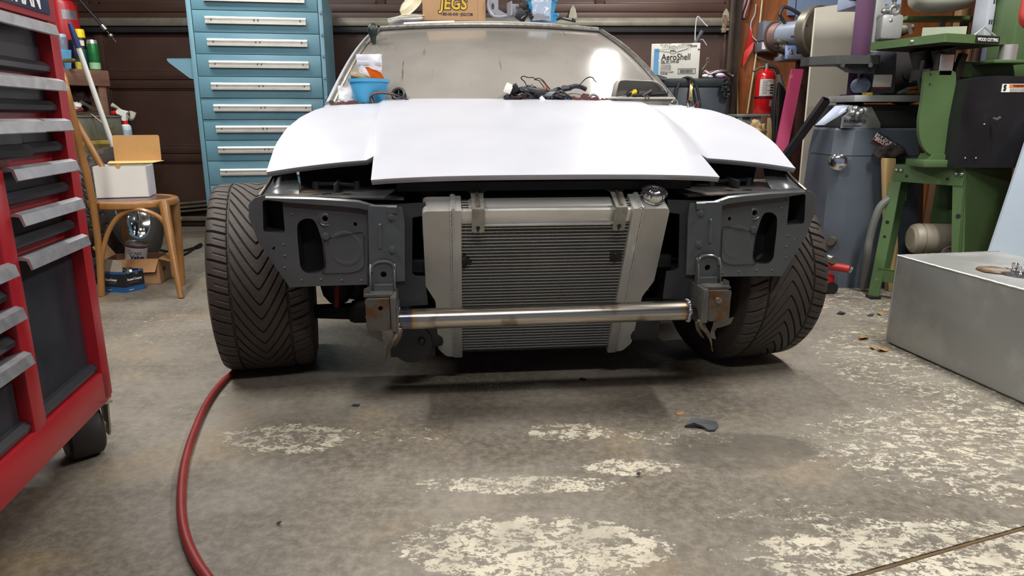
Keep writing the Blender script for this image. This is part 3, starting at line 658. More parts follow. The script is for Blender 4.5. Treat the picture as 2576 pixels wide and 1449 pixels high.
    P2 = Z5([(680, 985), (672, 1080), (640, 1150), (610, 1190)], -.08)
    o = obj('torn_strip', ribbon([f(a, b, -.08) for a, b in P2], .008, -1.2*s), TORN, cbx); o.modifiers.new('t', 'SOLIDIFY').thickness = .002
def tube_mat():
    m = mat('welded tube steel', S(168, 158, 142), .24, 1, .1, 16, stretch=(.6, 14, 14))
    nt = m.node_tree; N = nt.nodes; L = nt.links; b = N['Principled BSDF']
    tc = N.new('ShaderNodeTexCoord'); sx = N.new('ShaderNodeSeparateXYZ'); L.new(tc.outputs['Object'], sx.inputs[0])
    ab = N.new('ShaderNodeMath'); ab.operation = 'ABSOLUTE'; L.new(sx.outputs[0], ab.inputs[0])
    r = N.new('ShaderNodeValToRGB'); mr = N.new('ShaderNodeMapRange'); L.new(ab.outputs[0], mr.inputs[0]); mr.inputs[1].default_value = .365; mr.inputs[2].default_value = .415; L.new(mr.outputs[0], r.inputs[0])
    e = r.color_ramp.elements; e[0].position = 0; e[0].color = S(182, 176, 166); e[1].position = 1; e[1].color = S(120, 122, 122)
    for p_, c in ((.32, S(184, 156, 116)), (.44, S(128, 106, 108)), (.54, S(104, 110, 128))): q = e.new(p_); q.color = c
    n = N.new('ShaderNodeTexNoise'); n.inputs['Scale'].default_value = 13; n.inputs['Detail'].default_value = 3; L.new(tc.outputs['Object'], n.inputs[0])
    r2 = N.new('ShaderNodeValToRGB'); r2.color_ramp.elements[0].position = .56; r2.color_ramp.elements[1].position = .66; L.new(n.outputs[0], r2.inputs[0])
    mx = N.new('ShaderNodeMix'); mx.data_type = 'RGBA'; sc_ = N.new('ShaderNodeMath'); sc_.operation = 'MULTIPLY'; sc_.inputs[1].default_value = .6; L.new(r2.outputs[0], sc_.inputs[0]); L.new(sc_.outputs[0], mx.inputs[0]); L.new(r.outputs[0], mx.inputs[6]); mx.inputs[7].default_value = S(112, 84, 62)
    L.new(mx.outputs[2], b.inputs['Base Color']); return m
a_, b_ = car(998, 804, -.05), car(1732, 780, -.05)
bm = BM(); cyl(bm, a_, b_, .0285, seg=40); tb = obj('bumper_tube', bm, tube_mat(), cr, ang=60)
for p, d in ((a_, 1), (b_, -1)):
    bm = BM(); ring = []
    for k in range(26):
        t = 2*PI*k/26; sph(bm, p+Vector((d*.004+random.uniform(-.002, .002), .029*math.cos(t), .029*math.sin(t))), random.uniform(.004, .0065), 6)
    obj('weld_bead', bm, ZINC, tb)
# ---- radiator, leaning back at the foot
rt, rb = car(1366, 560, .015), car(1347, 872, .225)
RX = Vector((1, 0, 0)); RU = (rt-rb); RHh = RU.length; RU.normalize()
RFM = frame(rb, RX, RU)          # local: x across, y up the core, z toward the viewer
# make z point to -y of the car
if RFM.col[2].y > 0: RFM = frame(rb, RX, RU)
rd = obj('radiator', (lambda b: bx(b, -.26, .26, RHh+.002, RHh+.045, -.055, .006, .003))(BM()), mat('bright polished aluminium', S(214, 214, 208), .3, .55, .05, 20), cr, M=RFM)
ADDM = lambda nm, bm, m, par=rd, **k: obj(nm, bm, m, par, M=RFM, **k)
cw = .25; NT = 41; pit = (RHh-.004)/NT
bm = BM(); bx(bm, -cw, cw, -.0011, .0011, -.040, .002); t0 = ADDM('core_tube', bm, ALU)
for k in range(1, NT+1):
    c = t0.copy(); COL.objects.link(c); c.location = RU*(k*pit)
bm = BM(); per = .0042; nf = int(2*cw/per)
for k in range(NT):
    y0, y1 = k*pit+.001, (k+1)*pit-.001; pr = None
    for i in range(2*nf+1):
        x = -cw+per*.5*i; y = y0 if i % 2 else y1
        a = bm.verts.new((x-.00035, y, -.001)); b = bm.verts.new((x-.00035, y, -.036)); c = bm.verts.new((x+.00035, y, -.001))
        if pr: bm.faces.new((pr[0], a, b, pr[1])); bm.faces.new((pr[0], pr[2], c, a))
        pr = (a, b, c)
ADDM('cooling_fins', bm, mat('dark fin aluminium', S(128, 128, 126), .4, .8, .1), kind='stuff', recalc=False)
bm = BM(); bx(bm, -cw, cw, 0, RHh, -.046, -.041); ADDM('core_backing', bm, VDK)
bm = BM(); bx(bm, -.215, .185, RHh+.040, RHh+.052, -.05, -.005, .002); bx(bm, -.205, .192, RHh-.004, RHh+.0035, -.01, .012, .002); ADDM('top_channel', bm, ALU)
bm = BM(); bx(bm, -cw, cw, -.012, 0, -.04, .004, .002); ADDM('bottom_channel', bm, mat('dark channel', S(60, 60, 62), .5, .6), rd)
for s in (-1, 1):
    bm = BM(); T0, T1 = -.025, RHh+.05
    P = rp([(.25, T0), (.29, T0+.006), (.315, T0+.04), (.318, T0+.24), (.345, T0+.30), (.345, T1-.006), (.335, T1), (.25, T1)], .008)
    plate(bm, [P], -.062, .012, lambda a, b, t: Vector((s*a, b, t)))
    tk = ADDM('end_tank', bm, ALUM)
    bm = BM(); bx(bm, s*.238, s*.266, T0, T1+.003, -.064, .0155, .0035); ADDM('tank_flange', bm, ALUM)
    bm = BM(); n = 120; tube(bm, [(s*(.268+random.uniform(-.0008, .0008)), T0+.01+(T1-T0-.015)*k/n, .0135) for k in range(n+1)], [.0022+.0012*(k % 3)/2 for k in range(n+1)], 5); ADDM('weld_seam', bm, ALU, tk)
    bm = BM()
    for k in range(9): tube(bm, [(s*.268, T1+.003, .012-.009*k), (s*.262, T1+.005, .008-.009*k), (s*.256, T1+.003, .012-.009*k)], .004, 6)
    ADDM('weld_ripple', bm, ALU, tk)
    # hold-down strap
    bm = BM(); xx = s*.193 if s < 0 else .205
    prof = [(-.042, -.10), (.042, -.10), (.036, -.088), (.018, -.066), (.016, .018), (-.016, .018), (-.018, -.066), (-.036, -.088)]
    plate(bm, [prof], RHh+.058, RHh+.060, lambda a, b, t: Vector((xx+a, t, b)))
    plate(bm, [rp([(-.0175, RHh+.059), (.0175, RHh+.059), (.0175, RHh-.016), (.004, RHh-.020), (.003, RHh-.006), (-.003, RHh-.006), (-.004, RHh-.020), (-.0175, RHh-.016)], .004)], .017, .019, lambda a, b, t: Vector((xx+a, b, t)))
    st = ADDM('hold_down_strap', bm, mat('worn strap metal', S(150, 148, 140), .35, .5, .3, 30))
    bm = BM(); tube(bm, [(xx, RHh+.062, -.075), (xx, RHh+.062, .010)], .005, 8); ADDM('strap_bead', bm, STEEL, st)
    bm = BM(); cyl(bm, (xx, RHh-.002, .0185), (xx, RHh-.002, .0205), .006, seg=12); cyl(bm, (xx+.018, RHh+.06, -.085), (xx+.018, RHh+.066, -.085), .005, seg=8); ADDM('strap_hole', bm, INK, st)
    bm = BM()
    for k in range(2):
        zz_ = -.010-.026*k; tube(bm, [(s*.218, RHh+.047, zz_), (s*.235, RHh+.047, zz_), (s*.242, RHh+.047, zz_-.006), (s*.235, RHh+.047, zz_-.012), (s*.218, RHh+.047, zz_-.012)], .0016, 5)
    ADDM('louvre', bm, INK)
    xx = -.232 if s < 0 else .215; yk = RHh-.128 if s < 0 else RHh-.118
    M_ = Matrix.Translation((xx, yk, .004)) @ Matrix.Rotation(.7 if s < 0 else .05, 4, 'Z')
    bm = BM(); box(bm, (.034, .034, .006), (0, 0, 0), bev=.002); lathe(bm, [(.011, .003), (.010, .005), (.004, .005), (.003, .008), (0, .009)], 16); bmesh.ops.transform(bm, matrix=M_, verts=bm.verts)
    cyl(bm, (xx, yk-.012, .004), (xx, yk-.03, .002), .0015, seg=6); ADDM('rubber_pad', bm, BLACK)
# filler neck and cap
cc = (.305, RHh+.052, -.03); Mc = Matrix.Translation(cc) @ Matrix.Rotation(-PI/2, 4, 'X')
bm = BM(); lathe(bm, [(.028, 0), (.030, .004), (.027, .006), (.027, .018), (.031, .020), (.031, .023), (0, .023)], 32, Mc); nk = ADDM('filler_neck', bm, ALU)
bm = BM(); R0 = lambda a: .034+.004*max(0, math.cos(2*a+.6))**6+.0012*math.cos(16*a); n = 64
rings = [[(R0(2*PI*k/n)*q, z_) for k in range(n)] for q, z_ in ((1, .018), (1.01, .026), (.96, .031), (.72, .031), (.66, .028), (.42, .028), (.34, .031), (.16, .031), (.13, .034), (.02, .034))]
loft(bm, [[Mc @ Vector((r_*math.cos(2*PI*k/n), r_*math.sin(2*PI*k/n), z_)) for k, (r_, z_) in enumerate(rg)] for rg in rings], True); cap = ADDM('radiator_cap', bm, CHROME, nk, ang=50)
bm = BM(); cyl(bm, Mc @ Vector((0, 0, .032)), Mc @ Vector((0, 0, .0355)), .009, seg=16); ADDM('cap_rivet', bm, DARKT, nk)
# ---- wheels
def make_tyre(R, w, rr):
    bm = BM(); NA = 840; hw = w/2
    prof = []                                        # (x, r, tread?)
    for x, r in ((-.93, rr-.012), (-1.0, rr-.002), (-1.02, rr+.012), (-1.07, rr+.04), (-1.075, (R+rr)/2), (-1.06, R-.045), (-1.02, R-.022)): prof.append((x*hw, r, 0))
    nt = 96
    for k in range(nt+1):
        x = -1+2*k/nt; prof.append((x*hw, R-.004*x*x-.010*max(0, abs(x)-.8)**2*25, 1))
    for x, r in ((1.02, R-.022), (1.06, R-.045), (1.075, (R+rr)/2), (1.07, rr+.04), (1.02, rr+.012), (1.0, rr-.002), (.93, rr-.012)): prof.append((x*hw, r, 0))
    NV = 42; pt = 2*PI/NV
    def groove(x, th):
        ax = abs(x)/hw; g = 0
        if ax < .56:                                  # curved chevrons meeting on the centre line
            ph = th/pt
            d = abs((ph % 1)-.5)*pt*R; wdt = .0028+.0026*ax
            g = max(g, 1-sm(wdt*.35, wdt*1.7, d))
        if .60 < ax < 1.0:                            # slanted shoulder blocks
            ph = (th+.03)/pt
            d = abs((ph % 1)-.5)*pt*R
            g = max(g, (1-sm(.0010, .0050, d)))
            ph2 = (th+.03)/pt+.5; d2 = abs((ph2 % 1)-.5)*pt*R
            if ax < .86: g = max(g, .4*(1-sm(.0005, .0030, d2)))
        g = max(g, .95*(1-sm(.012, .034, abs(ax-.575))))
        return g
    rings = []
    for i in range(NA):
        th = 2*PI*i/NA; row = []
        for x, r, t in prof:
            ax_ = min(1, abs(x)/hw); tv = th+(.85*ax_**1.2 if ax_ < .575 else .85*.575**1.2+(ax_-.575)*.16); c, s_ = math.cos(tv), math.sin(tv)   # mesh columns run along the chevrons
            rq = r-(.0075*groove(x, th) if t else 0)
            row.append(bm.verts.new((x, rq*c, rq*s_)))
        rings.append(row)
    for i in range(NA):
        a, b = rings[i], rings[(i+1) % NA]
        for k in range(len(a)-1): bm.faces.new((a[k], a[k+1], b[k+1], b[k]))
    return bm
TR_ = .318; TWd = .285; RR_ = .215
bm = make_tyre(TR_, TWd, RR_)
tyre0 = obj('tyre', bm, RUB, cr, ang=38)
WHEELM = mat('wheel alloy', S(150, 150, 152), .35, .8, .15)
bm = BM(); hw = TWd/2
lathe(bm, [(RR_-.013, -hw*.93), (RR_+.004, -hw*.95), (RR_+.006, -hw*.85), (RR_-.02, -hw*.7), (RR_-.025, hw*.7), (RR_+.006, hw*.85), (RR_+.004, hw*.95), (RR_-.013, hw*.93), (RR_-.03, hw*.72), (RR_-.035, -hw*.72)], 48, Matrix.Rotation(PI/2, 4, 'Y'), True)
rim0 = obj('rim', bm, WHEELM, tyre0)
bm = BM()
for k in range(5):
    M_ = Matrix.Rotation(2*PI*k/5, 4, 'X'); n0 = len(bm.verts); bm.verts.ensure_lookup_table()
    r_ = bmesh.ops.create_cube(bm, size=1, matrix=M_ @ Matrix.Translation((.05, 0, .115)) @ Matrix.Diagonal((.03, .055, .17, 1)))
cyl(bm, (.02, 0, 0), (.075, 0, 0), .06, seg=24); spk0 = obj('spokes', bm, WHEELM, tyre0)
bm = BM(); cyl(bm, (-.06, 0, 0), (-.03, 0, 0), .14, seg=40); cyl(bm, (-.09, 0, 0), (-.06, 0, 0), .07, seg=24); dsc0 = obj('brake_disc', bm, VDK, tyre0)
ST = math.radians(9.5)
lw = CI @ Vector((-.845, 2.315, 0)); rw = CI @ Vector((.81, 2.43, 0))
spots = [((lw.x, lw.y, TR_), ST+PI), ((rw.x, rw.y, TR_), ST), ((-.80, 2.75, TR_), PI), ((.80, 2.75, TR_), 0)]
def setw(o, loc, rz): o.location = loc; o.rotation_euler = (0, 0, rz)
for i, (l, rz) in enumerate(spots):
    if i == 0: o = tyre0
    else:
        o = inst(tyre0, cr)
        for ch_ in (rim0, spk0, dsc0): inst(ch_, o)
    setw(o, l, rz)
# ================================================================ things on the roof
def cw_(u, v, yl): return CM @ car(u, v, yl)
def wpt(x, y, z): return CM @ Vector((x, y, z))
UP = Vector((0, 0, 1)); CX = CM.to_3x3() @ Vector((1, 0, 0)); CY = CM.to_3x3() @ Vector((0, 1, 0))
TAN = mat('tan carton', S(184, 146, 108), .75, 0, .06, 9); YEL = mat('yellow print', S(214, 176, 48), .6)
RY = 2.2
p = cw_(1063, 49, RY); q = cw_(1222, 45, RY); wbx = (q-p).length; zb = min(p.z, q.z)-.004
jb = thing('carton', 'tan cardboard carton with yellow and black lettering on the car roof', 'box', (p.x, p.y, zb), math.atan2(q.y-p.y, q.x-p.x))
hh, dd = .27, .30
bm = BM(); bx(bm, 0, wbx, 0, dd, 0, hh, .006); obj('carton_body', bm, TAN, jb)
for k in (0, 1):
    bm = BM(); bx(bm, .002, wbx-.002, .002+k*dd/2, dd/2-.002+k*dd/2, hh+.0008, hh+.004); obj('flap', bm, TAN, jb)
bm = BM(); bx(bm, wbx-.045, wbx-.0445, -.001, .0, .01, hh-.01); obj('crease', bm, mat('carton crease', S(128, 86, 52), .8), jb)
fm = lambda x, z, y=-.0012: frame((x, y, z), (1, 0, 0), (0, 0, 1))
text('lettering', 'JEGS', .088, fm(.098, .060), INK, jb, off=.0065, shear=.12, sx=.86, W=False)
text('lettering', 'JEGS', .088, fm(.098, .060, -.0022), YEL, jb, off=.0022, shear=.12, sx=.86, W=False)
text('lettering', '1-800-345-4545 \u2022 JEGS.COM', .0215, fm(.10, .026), INK, jb, off=.0004, sx=.70, W=False)
bm = BM(); plate(bm, [[(.092, .108), (.116, .108), (.120, .130), (.112, .120), (.104, .134), (.096, .120), (.088, .130)]], -.0026, -.0016, lambda a, b, t: Vector((a, t, b))); obj('crown_mark', bm, YEL, jb)
# cream bowl, papers
CREAM = mat('cream plastic', S(226, 216, 184), .45, 0, .06, 5)
p = cw_(1030, 44, RY+.04); R_ = .075; c0 = p+UP*.062
bm = BM(); ax = Vector((-.5, -.35, .62)).normalized(); Mb = Matrix.Translation(c0) @ ax.to_track_quat('Z', 'Y').to_matrix().to_4x4()
lathe(bm, [(0, .03), (.035, .026), (.058, .012), (.068, -.014), (.075, -.018), (.075, -.022), (.064, -.018), (.055, .006), (.034, .020), (0, .024)], 36, Mb)
sph(bm, Mb @ Vector((0, 0, .03)), .006, 10); tube(bm, [Mb @ Vector((.05*math.cos(a), .05*math.sin(a), .0195)) for a in [.3+.12*k for k in range(12)]], .0012, 5)
solo('plastic_bowl', bm, CREAM, 'cream plastic bowl tipped on its side beside the tan carton', 'bowl', c0-UP*.062)
PAP = mat('aged paper', S(222, 214, 190), .8, 0, .05, 12)
a = cw_(976, 58, RY-.02); b = cw_(1062, 47, RY-.02); zr = b.z-.002
t = thing('paper_stack', 'stack of folded cream papers on the roof edge under the bowl', 'papers', (a.x, a.y, zr), math.atan2(b.y-a.y, b.x-a.x))
wd_ = (b-a).length
for k, (dx, dz, ry) in enumerate(((.0, 0, .0), (.004, .007, .02), (-.003, .014, -.015), (.01, .021, .03))):
    bm = BM(); rows = []
    for i in range(9): rows.append([(dx+wd_*i/8, y, dz-.018+.0022*math.sin(i*.9+k)+.02*min(1, i/3)) for y in (0, .18)])
    loft(bm, rows); o = obj('sheet', bm, PAP if k % 2 else mat('white paper', S(236, 236, 232), .8, 0, .02), t); o.modifiers.new('t', 'SOLIDIFY').thickness = .004
bm = BM(); loft(bm, [[ws(-1+k/12*.5, 1)+Vector((0, dy, dz+.004)) for k in range(5, 17)] for dy, dz in ((.04, .028), (.10, .044), (.2, .055))]); bmesh.ops.transform(bm, matrix=CM, verts=bm.verts)
o = solo('paper_sheet', bm, mat('white paper', S(236, 236, 232), .8, 0, .02), 'white paper sheet lying flat on the car roof edge', 'paper', cw_(1010, 60, 2.0)); o.modifiers.new('t', 'SOLIDIFY').thickness = .001
# grey brackets
BRG = mat('light grey primer metal', S(150, 152, 162), .45, .3, .1, 10)
def rpl(uv): return [(lambda p: (p.x, p.z))(car(u, v, RY)) for u, v in uv]
def roofplate(name, label, cat, uv, holes, th, m, dy=0, extra=None):
    t = thing(name, label, cat, CM @ Vector((rpl(uv)[0][0], RY+dy, min(q[1] for q in rpl(uv)))), CA)
    bm = BM(); plate(bm, [rpl(uv)]+[circ(*rpl([(u, v)])[0], r, 12, r2) for u, v, r, r2 in holes], RY+dy, RY+dy+th, lambda a, b, tt: CM @ Vector((a, tt, b))); obj('web', bm, m, t, W=True)
    if extra: extra(t)
    return t
z12 = lambda L_: [(1220+a/10.733, b/10.733) for a, b in L_]
def ex1(t):
    bm = BM(); P = crv([CM @ Vector((a, RY-.03, b)) for a, b in rpl(z12([(110, -20), (80, 150), (120, 330), (230, 450), (400, 470), (580, 440)]))], 5); tube(bm, P, .008, 8); obj('rolled_edge', bm, BRG, t, W=True)
roofplate('support_bracket', 'curved light grey metal bracket with an oval hole beside the carton', 'bracket', z12([(70, -60), (360, -60), (360, 250), (480, 320), (590, 375), (585, 440), (400, 470), (220, 465), (120, 380), (70, 200)]), [(1240, 16, .008, .017), (1244, 37, .006, .006)], .012, BRG, 0, ex1)
def ex2(t):
    bm = BM(); a, b = rpl(z12([(620, 80)]))[0]; a2, b2 = rpl(z12([(620, 440)]))[0]
    plate(bm, [[(0, b), (-.05, b+.004), (-.05, b2), (0, b2)]], a-.002, a+.004, lambda y, z, x: CM @ Vector((x-y*.3, RY+y, z))); obj('side_flange', bm, BRG, t, W=True)
roofplate('folded_bracket', 'folded grey sheet metal bracket with square slots next to the blue bucket', 'bracket', z12([(600, 80), (680, 90), (940, 100), (930, 300), (880, 320), (850, 470), (600, 470)]), [(1301, 19, .006, .009), (1291.5, 39, .005, .005)], .004, BRG, .01, ex2)
t = thing('wiring_plug', 'black wiring connector with a round rubber boot on the roof', 'connector', cw_(1318, 47, RY-.03), CA)
bm = BM(); p = cw_(1312, 38, RY-.03); box(bm, (.06, .05, .06), p, Matrix.Rotation(.5, 3, 'Y'), .008); box(bm, (.05, .04, .04), cw_(1316, 18, RY), Matrix.Rotation(.2, 3, 'Y'), .005); obj('plug_body', bm, BLACK, t, W=True)
bm = BM(); tube(bm, [cw_(1318, 33, RY-.04), cw_(1326, 29, RY-.05), cw_(1333, 28, RY-.06)], [.012, .014, .013], 12); obj('rubber_boot', bm, BLACK, t, W=True)
bm = BM(); tube(bm, [cw_(1311, 46, RY-.07), cw_(1317, 42, RY-.07), cw_(1322, 39, RY-.05)], .003, 6); obj('grey_lead', bm, BRG, t, W=True)
bm = BM(); tube(bm, crv([cw_(u, v, RY+.02) for u, v in ((1400, 50), (1412, 46), (1424, 49), (1438, 52), (1448, 54))], 4), .007, 6); sph(bm, cw_(1443, 51, RY+.02), .012, 8); solo('cable_scrap', bm, BLACK, 'short black cable scrap at the right end of the roof', 'cable', cw_(1424, 54, RY+.02))
# buckets with a clear bag
BKT = mat('sky blue plastic', S(72, 164, 214), .38, 0, .06, 4)
def bucket(name, label, base, r0, r1, h, m=BKT):
    t = thing(name, label, 'bucket' if h > .1 else 'bowl', base)
    bm = BM(); lathe(bm, [(0, 0), (r0, 0), (r0+.003, .004), (r1, h-.012), (r1+.006, h-.012), (r1+.007, h), (r1-.003, h), (r0-.002, .006), (0, .006)], 40); obj('tub', bm, m, t); return t
p = cw_(1362, 51, RY); p2 = cw_(1362, 7, RY); bw = .155/2*.98
bucket('bucket', 'sky blue plastic bucket on the roof behind a clear bag', (p.x, p.y, p.z-.006), .062, .082, .115)
p = cw_(1391, 52, RY+.09); bucket('small_tub', 'small sky blue tub peeking out right of the roof bucket', (p.x, p.y, p.z-.008), .022, .028, .045)
def bag_mat(nm='clear bag', a=.35):
    m = mat(nm, S(226, 230, 240), .12, 0, .02, 4, alpha=a, spec=.8); return m
def bag(name, label, base, w, h, dpt, up=UP, xdir=None, m=None, seed=1):
    xd = xdir or CX; yd = up.cross(xd)
    bm = BM(); rows = []; n, k = 22, 16
    for j in range(k+1):
        v = j/k; row = []
        for i in range(n):
            a = 2*PI*i/n; th = dpt*(1-v)**.6*(.25+.75*math.sin(PI*min(1, .15+v)))*.9+.003
            x = (w/2)*(.86+.14*v)*math.cos(a); y = th*math.sin(a)
            q = noise.noise(Vector((x*38+seed, v*6, a*.7)))*.010
            row.append(base+xd*(x+q*.6)+yd*(y+q)+up*(v*h+q*.4*v))
        rows.append(row)
    loft(bm, rows, True)
    return bm
p = cw_(1362, 52, RY-.10)
t = thing('parts_bag', 'clear plastic bag of dark metal parts in front of the roof bucket', 'plastic bag', p, CA)
obj('bag_film', bag('', '', p, .115, .16, .03, seed=3), bag_mat(), t, W=True, ang=60)
for k, (du, dv, r) in enumerate(((-16, -8, .018), (0, -10, .02), (14, -6, .016), (-5, -3, .015), (7, -2, .014), (-24, -14, .012))):
    bm = BM(); c = cw_(1362+du, 50+dv, RY-.10); cyl(bm, c-CX*r, c+CX*r*.8, r*.55, seg=8); sph(bm, c-CX*r, r*.75, 8); obj('metal_part', bm, mat('dark bolts', S(52, 46, 50), .5, .6, .3), t, W=True)
# ================================================================ things at the foot of the windscreen
ZC = .885
p = cw_(931, 258, 1.12); b0 = Vector((p.x, p.y, ZC))
rim = cw_(931, 199, 1.10); hb_ = rim.z-ZC
t = bucket('blue_bowl', 'bright blue plastic bowl of loose parts by the left windscreen pillar', b0, .055, .079, hb_)
t['category'] = 'bowl'
pm = cw_(929, 137, 1.16); base = Vector((b0.x+.0, b0.y+.03, ZC+hb_*.55))
t = thing('zip_bag', 'milky zip-seal bag standing in the bright blue bowl', 'plastic bag', base, CA)
obj('bag_film', bag('', '', base, .105, pm.z-base.z, .012, seed=9), bag_mat('milky bag', .62), t, W=True, ang=60)
bm = BM(); c = base+UP*(pm.z-base.z-.03); box(bm, (.103, .004, .007), c-CY*.006, CA); box(bm, (.103, .004, .003), c-CY*.006-UP*.009, CA); obj('zip_seal', bm, bag_mat('seal strip', .8), t, W=True)
ORG = mat('amber lens', S(232, 108, 18), .2, 0, .1, 8, trans=.3)
LY = 1.085
P_ = [(lambda q: (q.x, q.z))(car(u, v, LY)) for u, v in ((919, 169), (926, 169), (934, 174), (948, 178), (958, 184), (965, 195), (962, 206), (940, 206), (934, 195), (928, 183))]
bm = BM(); plate(bm, [P_], LY, LY+.022, lambda a, b, tt: CM @ Vector((a, tt, b))); tube(bm, [CM @ Vector((a, LY-.001, b)) for a, b in P_], .002, 5, True)
for k in range(5): tube(bm, [cw_(936+5*k, 188+2*k, LY-.001), cw_(940+5*k, 202, LY-.001)], .001, 4)
solo('indicator_lens', bm, ORG, 'amber turn signal lens leaning in the bright blue bowl', 'lamp lens', cw_(945, 205, LY))
bm = BM(); rows = []
for j in range(9):
    c = cw_(884+6.2*j, 190+1.5*j, 1.12); row = []
    for k in range(12):
        a = 2*PI*k/12; rr = .022*(1+.3*noise.noise(Vector((j*.9, k*1.3, 2))))*(1.15-.05*j); row.append(c+UP*rr*math.sin(a)*.9+CY*rr*math.cos(a))
    rows.append(row)
loft(bm, rows, True); bm.faces.new([v for v in bm.verts[:12]]) if False else None
solo('parts_pouch', bm, mat('tan film', S(140, 124, 92), .4, 0, .35, 22), 'crumpled tan plastic pouch on the rim of the bright blue bowl', 'pouch', cw_(905, 200, 1.12))
base = cw_(874, 258, 1.16); base.z = ZC
t = thing('white_bag', 'crumpled white plastic bag squeezed behind the bright blue bowl', 'plastic bag', base, CA)
obj('bag_film', bag('', '', base, .07, .09, .03, seed=21), mat('white film', S(222, 224, 226), .45, 0, .05, 20, bump=.5, bscale=50), t, W=True, ang=60)
t = thing('wire_coil', 'coil of red, black and grey wires in front of the bright blue bowl', 'wiring', cw_(975, 254, 1.04), CA)
for k, (dz, col) in enumerate(((0, S(30, 28, 32)), (.004, S(176, 60, 52)), (.009, S(120, 116, 112)), (.013, S(40, 36, 40)), (.017, S(92, 78, 80)))):
    bm = BM(); P = [cw_(u, v, 1.03+.006*k) for u, v in ((934+2*k, 258), (931+k, 246-k), (938, 238-k), (955, 235-k), (975, 236-k), (1000, 241), (1022, 249), (1034-k, 256))]
    tube(bm, crv(P, 5), .0032, 6); obj('wire', bm, mat('wire %d' % k, col, .5), t, W=True)
bm = BM(); c = cw_(1003, 238, 1.10); M_ = Matrix.Translation(c) @ Matrix.Rotation(PI/2-.5, 4, 'X'); lathe(bm, [(.016, 0), (.020, .010), (.027, .012), (.031, .006), (.031, -.02), (.0, -.02)], 28, M_)
for k in range(4): cyl(bm, M_ @ Vector((0, 0, .004)), M_ @ Vector((.018*math.cos(PI/2*k), .018*math.sin(PI/2*k), .004)), .003, seg=6)
solo('air_vent', bm, BLACK, 'round black dashboard air vent beside the wire coil', 'vent', c-UP*.03)
bm = BM(); bmesh.ops.create_grid(bm, x_segments=24, y_segments=10, size=.5)
def cloth(bm, f, s):
    for v in bm.verts:
        u_, w_ = v.co.x+.5, v.co.y+.5; e = 16*u_*(1-u_)*w_*(1-w_)
        n = noise.noise(Vector((u_*s, w_*s*.6, s)))*.8+.35*noise.noise(Vector((u_*s*2.3, w_*s*1.2, s+4)))
        v.co = f(u_, w_, max(0, e)**.5, n)
cloth(bm, lambda a, b, e, n: wpt(-.75+.22*a, 1.04+.07*b, .885+.024*e*(.8+.9*n)), 6)
o = solo('shop_rag', bm, mat('maroon cloth', S(70, 32, 33), .9, 0, .25, 9, bump=.3, bscale=90), 'maroon rag lying under the bright blue bowl', 'rag', wpt(-.64, 1.07, .885), ang=80); o.modifiers.new('t', 'SOLIDIFY').thickness = .003
# wiring loom on the right
LO = thing('wiring_loom', 'tangled black wiring loom with a white plug along the windscreen foot', 'wiring', cw_(1370, 252, 1.08), CA)
z13 = lambda L_: [(1260+a/5.6, 180+b/5.6) for a, b in L_]
def wire(P, r, col, nm='loom_branch', y=1.06, yv=.02, par=LO, nn=5):
    bm = BM(); pp = [cw_(u, v, y+yv*math.sin(i*1.7)) for i, (u, v) in enumerate(z13(P))]; tube(bm, crv(pp, nn), r, 7); obj(nm, bm, mat('loom '+str(tuple(round(c, 3) for c in col[:3])), col, .55, 0, .25, 20), par, W=True)
GB = S(58, 58, 62); BB = S(26, 26, 30)
wire([(80, 370), (150, 300), (250, 260), (350, 280), (450, 330), (560, 350), (700, 330)], .011, BB)
wire([(200, 300), (300, 250), (420, 260), (560, 280), (720, 290), (800, 260), (980, 230)], .012, GB)
wire([(390, 370), (480, 350), (600, 330), (800, 320), (860, 290)], .012, S(120, 124, 124))
wire([(400, 220), (480, 235), (560, 250), (640, 245)], .008, S(150, 108, 52)); wire([(380, 215), (430, 222), (480, 235)], .008, S(38, 46, 96))
wire([(820, 250), (880, 228), (960, 232), (1040, 205), (1120, 215), (1200, 250)], .010, S(30, 34, 52))
wire([(70, 375), (140, 370), (220, 380), (300, 372)], .014, BB); wire([(560, 380), (700, 352), (820, 372), (960, 392)], .006, S(40, 60, 120)); wire([(600, 350), (740, 372), (900, 398)], .005, BB)
for P, c in (([(360, 215), (340, 150), (285, 95), (320, 65), (380, 82), (460, 85), (475, 112)], BB), ([(475, 112), (540, 130), (580, 185), (640, 255), (730, 340)], BB), ([(480, 105), (540, 95), (600, 130), (650, 200), (690, 245)], BB), ([(560, 110), (600, 150), (660, 245)], S(170, 60, 60)), ([(1110, 190), (1180, 115), (1240, 80), (1290, 85), (1320, 125), (1350, 148)], BB), ([(380, 290), (385, 220), (450, 180)], S(92, 104, 112))):
    wire(P, .0022, c, 'thin_wire', 1.05, .01)
random.seed(31)
for k in range(26):
    u0 = random.uniform(60, 900); w0 = random.uniform(120, 330); hh_ = random.uniform(20, 95)
    P = [(u0, 385), (u0+w0*.2, 385-hh_*.8), (u0+w0*.5, 385-hh_*random.uniform(.8, 1.25)), (u0+w0*.8, 385-hh_*.6), (u0+w0, 388)]
    wire(P, random.choice((.0018, .0024, .004)), random.choice((BB, BB, GB, S(40, 60, 120), S(120, 124, 124), S(130, 50, 50))), 'thin_wire', random.uniform(1.02, 1.10), .012)
bm = BM(); c = cw_(1278, 225, 1.03); box(bm, (.03, .022, .032), c, Matrix.Rotation(.4, 3, 'Y'), .003); box(bm, (.026, .01, .01), c+UP*.018+CX*.006, Matrix.Rotation(.4, 3, 'Y'), .002); obj('white_plug', bm, WHT, LO, W=True)
